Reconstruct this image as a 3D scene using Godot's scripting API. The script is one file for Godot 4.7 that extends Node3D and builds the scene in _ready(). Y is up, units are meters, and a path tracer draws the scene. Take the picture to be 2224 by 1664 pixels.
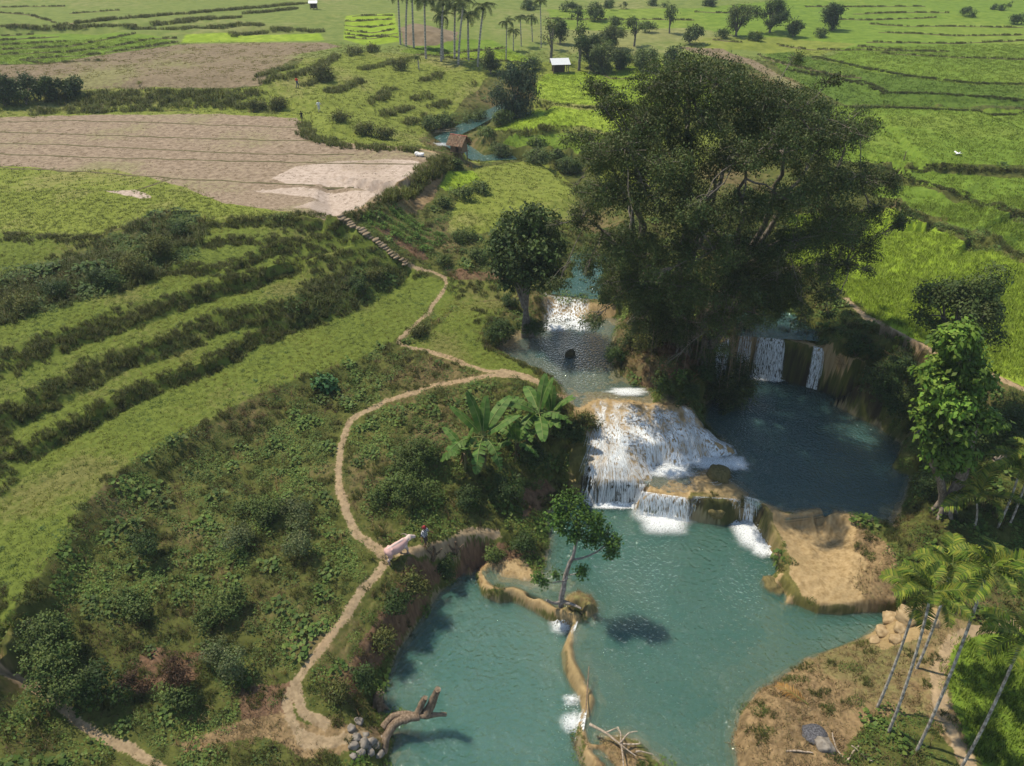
extends Node3D
# A valley of rice terraces with blue-green travertine pools, seen from the air. y is up, metres.

# --- measured ground: x, z and height of survey points along terrace edges, banks, shores and ridges (metres)
var SURVEY := [
[-27.69,-18.94,6,-26.51,-20.52,6,-24.89,-23.16,6,-25.02,-26.24,6,-25.23,-28.2,6,-25.25,-30.16,6,-25.4,-31.62,6,-25.49,-33.49,6,-25.09,-35.43,6,-24.23,-37.5,6,-21.72,-40.53,6,-19.5,-43.6,6,-16.88,-46.36,6,-14.41,-47.79,6,-12.57,-49.36,6,-9.74,-52.66,6,-8.04,-56.29,6,-6.61,-60.77,6,-6.26,-63.52,6],
[-24.4,-23.83,4.6,-23.86,-26.85,4.5,-24.13,-31.89,4.7,-22.93,-35.63,4.6,-20.39,-38.51,4.6,-17.74,-41.33,4.8,-14.71,-45.39,5.1,-11.7,-48.1,5.3],
[-29.71,-24.48,5.2,-27.29,-23.84,4.4,-25.74,-23.26,3.9,-24.06,-22.49,3.5,-22.14,-21.56,3,-20.22,-20.6,2.6,-18.19,-19.85,2.3,-16.6,-19.12,2.2,-14.45,-17.84,2],
[1.21,-47.72,5.5,-2.01,-48.25,5.5,-4.46,-47.28,5.4,-7.84,-45.84,5.3,-10.36,-44.16,5.2,-11.62,-42.6,5,-11.85,-40.27,4.8,-11.62,-37.67,4.5,-10.89,-35.4,4.1,-9.83,-33.61,3.6,-8.67,-32.44,3.3,-7.43,-31.59,3.15,-7.71,-30.64,3.1,-8.67,-28.97,3,-9.28,-27.17,2.8,-10.13,-25.58,2.6,-11.07,-24.14,2.3,-11.37,-22.73,2,-10.97,-21.68,1.85,-10.39,-20.92,1.7],
[-6.22,-30.73,3,-5.87,-29.84,2.6,-6.77,-28.31,2.4,-7.52,-26.95,2.1,-8.06,-25.43,1.9,-8.55,-23.94,1.8,-8.54,-22.47,1.6,-7.77,-21.34,1.4,-7.76,-19.98,1.3,-7.65,-18.21,1.3],
[-1.84,-33.74,-0.1,-3.16,-33.02,-0.1,-4.39,-31.69,-0.1,-5.6,-29.37,-0.1,-6.48,-27.55,-0.1,-6.83,-26.16,-0.1,-7.14,-24.7,-0.1,-7.15,-23.59,-0.1,-6.21,-22.53,-0.1,-6.12,-21.51,-0.1,-6.2,-20.42,-0.1,-6.11,-18.51,-0.1],
[-1.96,-32.53,-0.5,-4.19,-30.75,-0.5,-5.14,-28.68,-0.5,-5.75,-26.76,-0.5,-6.02,-24.68,-0.5,-5.08,-23.04,-0.5,-5.05,-20.65,-0.5],
[-1.95,-32.85,0.3,-1.55,-31.42,0.75,-0.74,-30.96,0.85,0.11,-31.11,0.85,1.51,-30.27,0.9,2.59,-29.42,1,3.67,-29.15,1,3.81,-28.6,0.56,3.61,-28.01,0.56,3.21,-26.98,0.85,3.25,-26.06,0.85,3.63,-25,0.9,3.91,-24.54,0.62,4.12,-23.53,1,3.97,-23.03,0.75,3.74,-22.38,0.55,3.56,-21.59,0.8,3.76,-20.65,0.95,4.36,-19.83,0.95,4.43,-18.39,0.95],
[-2.43,-32.72,-0.8,-1.97,-31.15,-0.8,-0.83,-30.47,-0.8,-0.03,-30.63,-0.8,1.23,-29.86,-0.8,2.35,-28.98,-0.8,3.39,-28.73,-0.8,3.31,-28.63,-0.8,3.14,-28.18,-0.8,2.71,-27.07,-0.8,2.76,-25.96,-0.8,3.17,-24.8,-0.8,3.44,-24.38,-0.8,3.63,-23.51,-0.8,3.5,-23.19,-0.8,3.26,-22.51,-0.8,3.06,-21.58,-0.8,3.3,-20.44,-0.8,3.88,-19.69,-0.8,3.93,-18.37,-0.8],
[-1.42,-33,0.2,-1.08,-31.72,0.2,-0.64,-31.51,0.2,0.28,-31.64,0.2,1.82,-30.73,0.2,2.84,-29.91,0.2,3.97,-29.6,0.2,4.36,-28.57,0.2,4.12,-27.81,0.2,3.75,-26.88,0.2,3.79,-26.18,0.2,4.14,-25.22,0.2,4.43,-24.71,0.2,4.67,-23.56,0.2,4.49,-22.85,0.2,4.27,-22.23,0.2,4.11,-21.59,0.2,4.26,-20.87,0.2,4.89,-19.99,0.2,4.98,-18.42,0.2],
[-2.24,-32.77,0.5,-1.8,-31.26,0.5,-0.79,-30.67,0.5,0.03,-30.82,0.5,1.34,-30.03,0.5,2.45,-29.15,0.5,3.5,-28.9,0.5,3.51,-28.61,0.5,3.33,-28.11,0.5,2.91,-27.04,0.5,2.96,-26,0.5,3.36,-24.88,0.5,3.63,-24.44,0.5,3.83,-23.52,0.5,3.69,-23.13,0.5,3.45,-22.46,0.5,3.26,-21.58,0.5,3.48,-20.52,0.5,4.07,-19.74,0.5,4.13,-18.38,0.5],
[3.28,-29.62,1.25,4.05,-30.04,1.25,4.78,-29.55,1.25,4.41,-29.07,1.25,3.65,-29.01,1.25],
[3.11,-30.89,0.4,4.29,-31.43,0.4,5.39,-30.42,0.4,5.16,-29.47,0.4,4.29,-28.96,0.4],
[-1.79,-32.9,0.8,-1.07,-33.35,0.95,0.42,-33.51,0.95,1.75,-33.49,0.8,2.59,-35.47,0.55,2.36,-37.45,0.55,3.08,-39.09,0.55,4.28,-39.92,0.55],
[-0.47,-32.58,0.72,0.7,-32.1,0.7,1.71,-32.05,0.55,2.65,-33.24,0.3,3.12,-34.65,0.1,3.29,-36.57,0.1,3.65,-38.39,0.1,4.6,-39.35,0.1],
[-6.35,-31.89,3.15,-5.29,-32.43,3,-3.11,-33.8,2.5,-0.78,-34.74,1.9,0.42,-34.83,1.6,1.33,-34.61,1.2],
[-8.43,-52.65,5.7,-6.91,-54.77,5.7,-5.96,-57.72,5.7,-4.48,-60.43,5.7,-1.97,-61.38,5.7],
[-0.25,-60.46,5.45,-1.87,-57.32,5.45,-2.93,-55.22,5.45,-2.72,-52.85,5.45,-1.16,-51.35,5.45,1.24,-49.22,5.45,2.83,-48.06,5.45],
[3.53,-59.1,4.5,2.21,-56.94,4.5,0.56,-54.89,4.5,-0.82,-53.56,4.5,0.15,-52.2,4.5,2.39,-50.39,4.5,3.61,-48.67,4.5,4.24,-47.03,4.5,4.99,-45.17,4.5],
[5.87,-47.36,4.5,8.01,-47.36,4.5,10.42,-46.72,4.5],
[4.99,-44.47,4.78,6.4,-45.68,4.78,8.09,-45.28,4.76,10.11,-44.92,4.76,11.97,-44.74,4.8],
[5.43,-42.97,4.4,7.5,-42.97,4.4,9.86,-43.04,4.35,12.13,-43.49,4.35,13.77,-43.77,3.9],
[4.91,-41.56,3.8,7.01,-41.23,3.85,9.65,-41.3,3.8,11.81,-42.24,3.7,14.34,-42.87,3.3,16.21,-42.45,2.6],
[4.36,-40.35,3.1,5.77,-39.85,3.3,7.55,-39.82,3.2,9.29,-40.61,3.1],
[4.3,-39.81,2.2,5.75,-39.08,2.4,7.17,-38.89,2.4,8.81,-39.05,2.3],
[4.14,-39.5,0.1,5.64,-38.75,0.1,7.17,-38.54,0.1,8.84,-38.71,0.1],
[10.46,-41.11,2.05,12.08,-40.85,2.05,14.25,-41.64,2.05,16.13,-42.44,2.05,17.25,-42.17,2.05],
[9.39,-39.66,2.2,10.45,-39.17,2.2,11.67,-38.83,2.2,12.65,-38.93,2.2],
[8.88,-38.35,2.2,10.23,-37.88,2.2,12,-37.6,2.2],
[8.48,-38.16,-0.1,8.78,-38.07,-0.1,10.16,-37.59,-0.1,11.95,-37.3,-0.1],
[12.29,-38.88,2.45,13.3,-39.12,2.45,14.47,-38.64,2.45,15.56,-37.92,2.45],
[12.19,-37.56,2.4,13.2,-37.19,2.4,14.4,-37.01,2.4,15.37,-37.15,2.4],
[15.73,-37.69,2.2,16.16,-37.41,2.2,16.62,-37.27,2.2],
[12.08,-37.28,-0.1,13.13,-36.9,-0.1,14.41,-36.71,-0.1,15.48,-36.96,-0.1,16.13,-37.11,-0.1,16.46,-36.87,-0.1],
[16.69,-36.63,2.5,17.23,-36.14,2.5,17.99,-35.65,2.5,19.26,-35.83,2.5,20.57,-36.13,2.55,21.38,-35.69,2.55,22.4,-35.31,2.5],
[17.81,-35.57,1.75,19.45,-35.78,1.55,20.8,-36.1,1.5,21.44,-35.56,1.6,21.55,-34.12,1.9,21.27,-32.67,1.95],
[16.67,-36.57,2.55,16.79,-35.49,2.2,17.04,-34.12,1.9,17.22,-32.81,1.6,16.62,-31.47,1.4,17.05,-30.1,1.3,18.19,-29.35,1.25,19.53,-29.28,1.25,20.95,-29.47,1.35,22.29,-29.43,1.4,22.98,-29.51,1.5],
[16.55,-36.56,-0.3,16.67,-35.48,-0.3,16.92,-34.1,-0.3,17.11,-32.82,-0.3,16.5,-31.47,-0.3,16.96,-30.03,-0.3,18.15,-29.23,-0.3,19.54,-29.16,-0.3,20.95,-29.35,-0.3,22.29,-29.31,-0.3,23,-29.39,-0.3],
[19.19,-34.43,1.38,20.08,-34.85,1.38,20.75,-34.59,1.38],
[18.83,-32.76,1.36,19.69,-33.03,1.36,20.25,-32.64,1.36],
[16.01,-32.09,0.3,15.92,-30.79,0.3,16.41,-30.08,0.3],
[22.89,-29.29,0.5,20.8,-27.89,0.5,18.31,-26.94,0.5,16.47,-26.17,0.5,15.18,-25.37,0.5,13.34,-24.28,0.5,11.98,-22.93,0.5,11.23,-21.4,0.5,11.24,-20.08,0.5,11.19,-18.2,0.5],
[21.93,-29.04,0.1,19.76,-27.72,0.1,17.34,-26.93,0.1,14.94,-26.01,0.1,12.77,-24.7,0.1,11.38,-23.19,0.1,10.65,-21.64,0.1,10.1,-18.4,0.1],
[13.22,-23.57,1.35,12.09,-22.25,1.35,11.42,-20.89,1.35,11.53,-19.6,1.35,11.56,-17.76,1.35],
[17.56,-38.42,1.8,18.64,-37.25,1.8,20.6,-37.48,1.8,22.45,-37.39,1.8,23.79,-36.8,1.8],
[23.31,-33.82,2.4,24.37,-34.23,2.4,25.52,-35.5,2.4,27.21,-38.22,2.4,29.23,-41.21,2.4,30.49,-43.94,2.4,30.97,-46.91,2.4,30.16,-50.17,2.4,29.19,-51.56,2.4],
[23.39,-32.23,2.8,25.47,-33.51,3.5,27.44,-36.63,3.8,29.7,-39.76,4.4,30.91,-43.28,5,29.43,-45.71,5.8,27.54,-47.35,6.4],
[16.63,-51.72,5.8,17.97,-53.01,5.8,19.19,-54.03,5.8,21.02,-53.63,5.8,22.69,-52.78,5.8,24.18,-52.1,5.8,25.85,-50.98,5.8,27.12,-49.48,5.8],
[16.63,-51.27,1,17.97,-52.56,1,19.19,-53.58,1,21.02,-53.18,1,22.69,-52.33,1,24.18,-51.65,1,25.85,-50.53,1,27.12,-49.03,1],
[16.96,-50.47,2.2,15.71,-49.12,2.2,14.99,-47.51,2.2,15.06,-45.36,2.2,16.23,-43.63,2.2],
[15.78,-49.59,5,14.07,-46.59,4.8,13.21,-44.88,4.7,13.74,-43.82,4.2],
[9.6,-59.01,4.55,8.57,-54.81,4.55,7.88,-51.02,4.55,8.7,-48.6,4.55,11.14,-46.83,4.55,12.8,-46.2,4.55],
[3.39,-61.58,5.6,4.86,-61.1,5.6,7.34,-60.16,5.6,8.97,-59.7,5.6],
[2.94,-57.01,4.6,5.13,-58.04,4.6,7.7,-58.92,4.6,9.37,-58.92,4.6],
[25.68,-65.02,7.8,27.67,-61.87,7.8,28.82,-57.13,7.8,29.1,-53.88,7.8,30.26,-50.45,7.8,31.42,-48.3,7.8,32.74,-46.73,7.8,34.27,-45.11,7.8,35.77,-42.98,7.8,38.21,-39.9,7.8],
[28.25,-55.58,7.7,29.13,-51.16,7.7,31.01,-47.37,7.7,33.78,-44.15,7.7,35.38,-42.26,7.7,37.82,-39.25,7.7],
[29.39,-75.59,8,33.83,-74.22,8,38.66,-77.72,8,40.47,-74.9,8,42.23,-71.35,8,44.86,-67.35,8,47.38,-63.91,8,50.97,-59.48,8],
[39.71,-79.85,9.2,41.33,-76.53,9.2,42.84,-73.43,9.2,44.39,-70.78,9.2,45.65,-67.09,9.2,46.95,-63.05,9.2,49.39,-57.85,9.2],
[43.9,-83.6,9.2,46.1,-80.3,9.2,48.88,-75.81,9.2,51.05,-71.04,9.2,54.85,-66.16,9.2],
[44.1,-83.9,10,46.4,-81.6,10,49.32,-77.16,10,51.64,-72.58,10,55.51,-67.69,10],
[44.1,-85.7,10,48,-85,10,52.9,-83.9,10,57.5,-82.7,10,64.3,-81.1,10],
[37.6,-86.5,11,42.7,-85.6,11,47.9,-85.2,11,52.9,-84.7,11,58.9,-84.7,11,68.3,-83.8,11],
[49.1,-112.2,11,53.5,-111.4,11,59.9,-110.8,11,65.9,-109.4,11,73,-108.8,11,84.8,-108,11],
[48.5,-111.1,11.7,52.9,-110.5,11.7,59.6,-110.5,11.7,65.6,-109.4,11.7,72.9,-109.1,11.7,84.7,-108.2,11.7],
[47.6,-153.3,11.7,47.7,-139,11.7,51.2,-132.7,11.7,55.3,-125.1,11.7,54.8,-115,11.7,74.6,-112,11.7],
[49.4,-150.5,12.3,48.7,-139.9,12.3,52.5,-132.2,12.3,56.8,-127.5,12.3,56.1,-118.6,12.3,61.3,-114.7,12.3,74.8,-112.8,12.3,87.1,-112.2,12.3],
[55.8,-146.4,12.4,59.9,-137.1,12.4,64.2,-128.9,12.4,72.3,-122.6,12.4,79.8,-121.5,12.4,92.7,-120.5,12.4],
[54.9,-144.1,13,60,-135.8,13,63.4,-127.6,13,71.4,-121.2,13,79,-120.5,13,92.2,-120.1,13],
[4.1,-129.5,11.2,5.9,-136.3,11.2,13.4,-138.8,11.2,23.7,-136.7,11.2,31.1,-133.4,11.2],
[3.8,-119,11.2,6.5,-115.2,11.2,13.3,-113.4,11.2,20,-112.8,11.2,26.2,-109.9,11.2],
[3.8,-115.8,10.2,10,-115.2,10.2,20.1,-112.9,10.2,25.5,-106,10.2],
[-3.5,-102.8,10.2,2.8,-104.3,10.2,10,-106,10.2,15.6,-104.8,10.2,21,-98.8,10.2],
[-2.9,-103,9.6,2.8,-104.2,9.6,9.9,-105.2,9.6,15.5,-103.4,9.6],
[-1.6,-99.5,9.4,5.7,-98.4,9.4,10.5,-97.3,9.4,16.5,-89.2,9.4],
[-0.5,-124.9,8.2,-3.3,-119.4,8,-6.6,-112.5,7.8,-9.6,-106.8,7.6,-6.7,-101.2,7.5,-4.3,-97.2,7.4,0.2,-98.6,7.3,5.7,-97.2,7.1,9.2,-88.3,6.7,9.98,-78.56,6.2,8.63,-69.64,5.6],
[-4.9,-120.2,8.1,-8.2,-113.3,7.9,-11.4,-106.8,7.7,-8.2,-100.3,7.6,-5,-95.5,7.5,0.2,-96.8,7.4,4.4,-96,7.2,7.5,-87.9,6.8],
[-1.7,-118.6,8.1,-5,-111.7,7.9,-7.8,-106.8,7.7,-5.1,-102.1,7.6,-3.7,-98.9,7.5,0.2,-100.4,7.4,7.1,-98.4,7.2,11,-88.7,6.8],
[-6,-120.8,9.05,-9.3,-113.8,8.85,-12.6,-106.8,8.65,-9.3,-99.8,8.55,-5.4,-94.4,8.45,0.2,-95.6,8.35,3.5,-95.2,8.15,6.3,-87.6,7.75],
[-0.6,-118.1,9.05,-3.9,-111.2,8.85,-6.6,-106.7,8.65,-4,-102.7,8.55,-3.3,-100,8.45,0.2,-101.6,8.35,8,-99.2,8.15,12.2,-89,7.75],
[-27.8,-110.5,11.2,-28.9,-104.4,11.1,-26.9,-98,11.1,-22.4,-93.8,11.1,-17.5,-92.3,11.1,-11.7,-91.1,11.1,-8.6,-88.9,11.1,-8.9,-85.3,11.1,-10.6,-81.2,11.1,-12.04,-76.57,11.1,-13.42,-72.76,11.1,-15.23,-69.77,11.1,-16.81,-68.1,11.1],
[-6.9,-91.4,9.6,-8,-86.7,9.6,-9.2,-82.3,9.6,-11.39,-78.35,9.6,-12.89,-74.67,9.6],
[-16.49,-67.99,11,-14.88,-67.17,10.2,-13.1,-66.41,9.1,-11.32,-65.65,8,-9.77,-65.09,7.2,-7.8,-64.93,6.6,-6.5,-63.91,6.25],
[-32.71,-36.65,6.12,-30.55,-36.97,6.12,-29.3,-40.05,6.12,-28,-41.88,6.12,-26.59,-43.84,6.12,-25.35,-45.35,6.12,-21.81,-49.03,6.12,-21.82,-50.23,6.12,-19.75,-52.3,6.12,-17.7,-54.66,6.12,-13.95,-57,6.12,-11.64,-60.53,6.12,-10.03,-64.71,6.12],
[-35.83,-33.1,6.9,-32.25,-36.38,6.9,-31.1,-37.95,6.9,-29.08,-41.01,6.9,-27.47,-43.75,6.9,-25.95,-45.65,6.9,-23.15,-47.68,6.9,-22.07,-49.55,6.9,-21.89,-51.3,6.9,-20.42,-52.91,6.9,-17.7,-55.18,6.9,-14.86,-58.04,6.9,-12.87,-60.84,6.9],
[-36.87,-34.68,7,-33.26,-38.17,7,-31.68,-41.03,7,-30.19,-43.36,7,-29.7,-44.2,7,-28.58,-46.92,7,-27.14,-47.45,7,-25.68,-48.96,7,-24.35,-50.46,7,-23.44,-52.27,7,-21.59,-52.97,7],
[-37.3,-36.01,8.1,-33.7,-39.63,8.1,-32.96,-41.32,8.1,-32.17,-43.53,8.1,-31.65,-46.1,8.1,-29.86,-47.24,8.1,-27.06,-49.19,8.1,-26,-51.19,8.1,-24.86,-53.39,8.1,-22.55,-54.21,8.1,-20.17,-55.13,8.1,-18.32,-56.25,8.1,-18.38,-58.79,8.1,-17.79,-59.74,8.1],
[-39.47,-39.26,8.25,-35.67,-43.12,8.25,-33.93,-45.02,8.25,-32.64,-47.73,8.25,-30.82,-49.43,8.25,-28.99,-50.91,8.25,-27.42,-52.7,8.25,-26.49,-54.33,8.25,-24.72,-56.13,8.25,-22.2,-57.65,8.25,-20.84,-60.2,8.25,-19.03,-61.59,8.25,-17.19,-63.03,8.25,-15.21,-65.29,8.25],
[-40.25,-41.05,9.25,-36.56,-45.29,9.25,-35.23,-47.65,9.25,-33.23,-48.86,9.25,-32.55,-51.19,9.25,-30.65,-52.53,9.25,-28.57,-53.68,9.25,-27.1,-54.87,9.25,-25.64,-56.37,9.25,-23.39,-57.65,9.25,-21.3,-59.96,9.25,-18.89,-61.67,9.25,-17.06,-63.04,9.25,-15.1,-65.35,9.25],
[-38.53,-48.76,9.42,-37.2,-50.48,9.42,-35.43,-52.04,9.42,-33.72,-53.76,9.42,-31.66,-54.96,9.42,-30.45,-57.1,9.42,-30.54,-58.7,9.42,-25.69,-58.13,9.42,-23.9,-59.38,9.42,-21.35,-62.85,9.42,-18.3,-65.5,9.42,-16.21,-67.13,9.42],
[-29.65,-58.79,9.9,-27.55,-58.31,9.9,-24.88,-58.5,9.9,-23.32,-60.18,9.9,-22.02,-63,9.9,-19.95,-66.5,9.9,-17.37,-68.56,9.9,-16.06,-69.06,9.9],
[-29.02,-59.95,10,-27.98,-62.76,10,-25.79,-63.52,10,-21.36,-63.3,10],
[-28.31,-63.32,10.35,-25.18,-64.1,10.35,-21.31,-63.32,10.35],
[-29.16,-65.56,10.5,-27.43,-66.62,10.5,-22.91,-66.62,10.5,-18.63,-67.72,10.5,-17.25,-68.34,10.5],
[-29.12,-66.63,11,-27.49,-67.12,11,-23.02,-67.37,11,-17.86,-67.99,11],
[-41.21,-53.48,9.6,-38.57,-55.66,9.8,-35.65,-57.76,10.1,-33.53,-60.26,10.3,-32.55,-62.95,10.5,-31.2,-64.95,10.6],
[-50.31,-56.13,10,-43.36,-57.42,10,-40.08,-58.86,10,-38.45,-60.55,10],
[-55.86,-64.19,10,-47.37,-64.3,10,-42.48,-63.96,10,-38.01,-64.07,10],
[-55.08,-63.7,11,-46.58,-63.59,11,-41.65,-63.03,11,-37.19,-62.7,11,-36.39,-66.27,11,-34.79,-68.75,11,-32.04,-69.79,11,-30,-68.5,11],
[-91.7,-107.4,11,-72.6,-108.3,11,-67.6,-108.8,11,-60.3,-109.9,11,-51.3,-111.4,11,-42.1,-111.4,11,-32.6,-110.5,11,-30.2,-108,11],
[-92.1,-108.1,11.3,-72.7,-108.6,11.3,-67.9,-109.5,11.3,-51.3,-111.8,11.3],
[-66.3,-112.7,11.35,-51.7,-112.7,11.35],
[-66.6,-113.5,11.7,-52,-113.8,11.7],
[-68.6,-114.2,11.75,-52.2,-114.2,11.75,-37.3,-113.6,11.75],
[-68.8,-114.8,12.15,-52.4,-115.1,12.15,-37.6,-115.1,12.15],
[-63.6,-115.5,12.2,-37.3,-115.2,12.2],
[-64,-116.4,12.6,-37.6,-116.4,12.6],
[-86.4,-133.9,14.2,-77,-129.6,14.2,-71,-139.4,14.2,-62.9,-151.3,14.2,-48.1,-153,14.2,-36,-154.1,14.2],
[-123.8,-153,14.6,-102,-160.8,14.6,-90,-162.1,14.6,-71,-159.6,14.6,-58.1,-162.1,14.6,-38,-163.4,14.6],
[-125.1,-155.3,15.5,-102.1,-161.6,15.5,-90.1,-163,15.5,-70.6,-159,15.5,-57.8,-161.6,15.5,-45.5,-164.3,15.5]]
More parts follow.
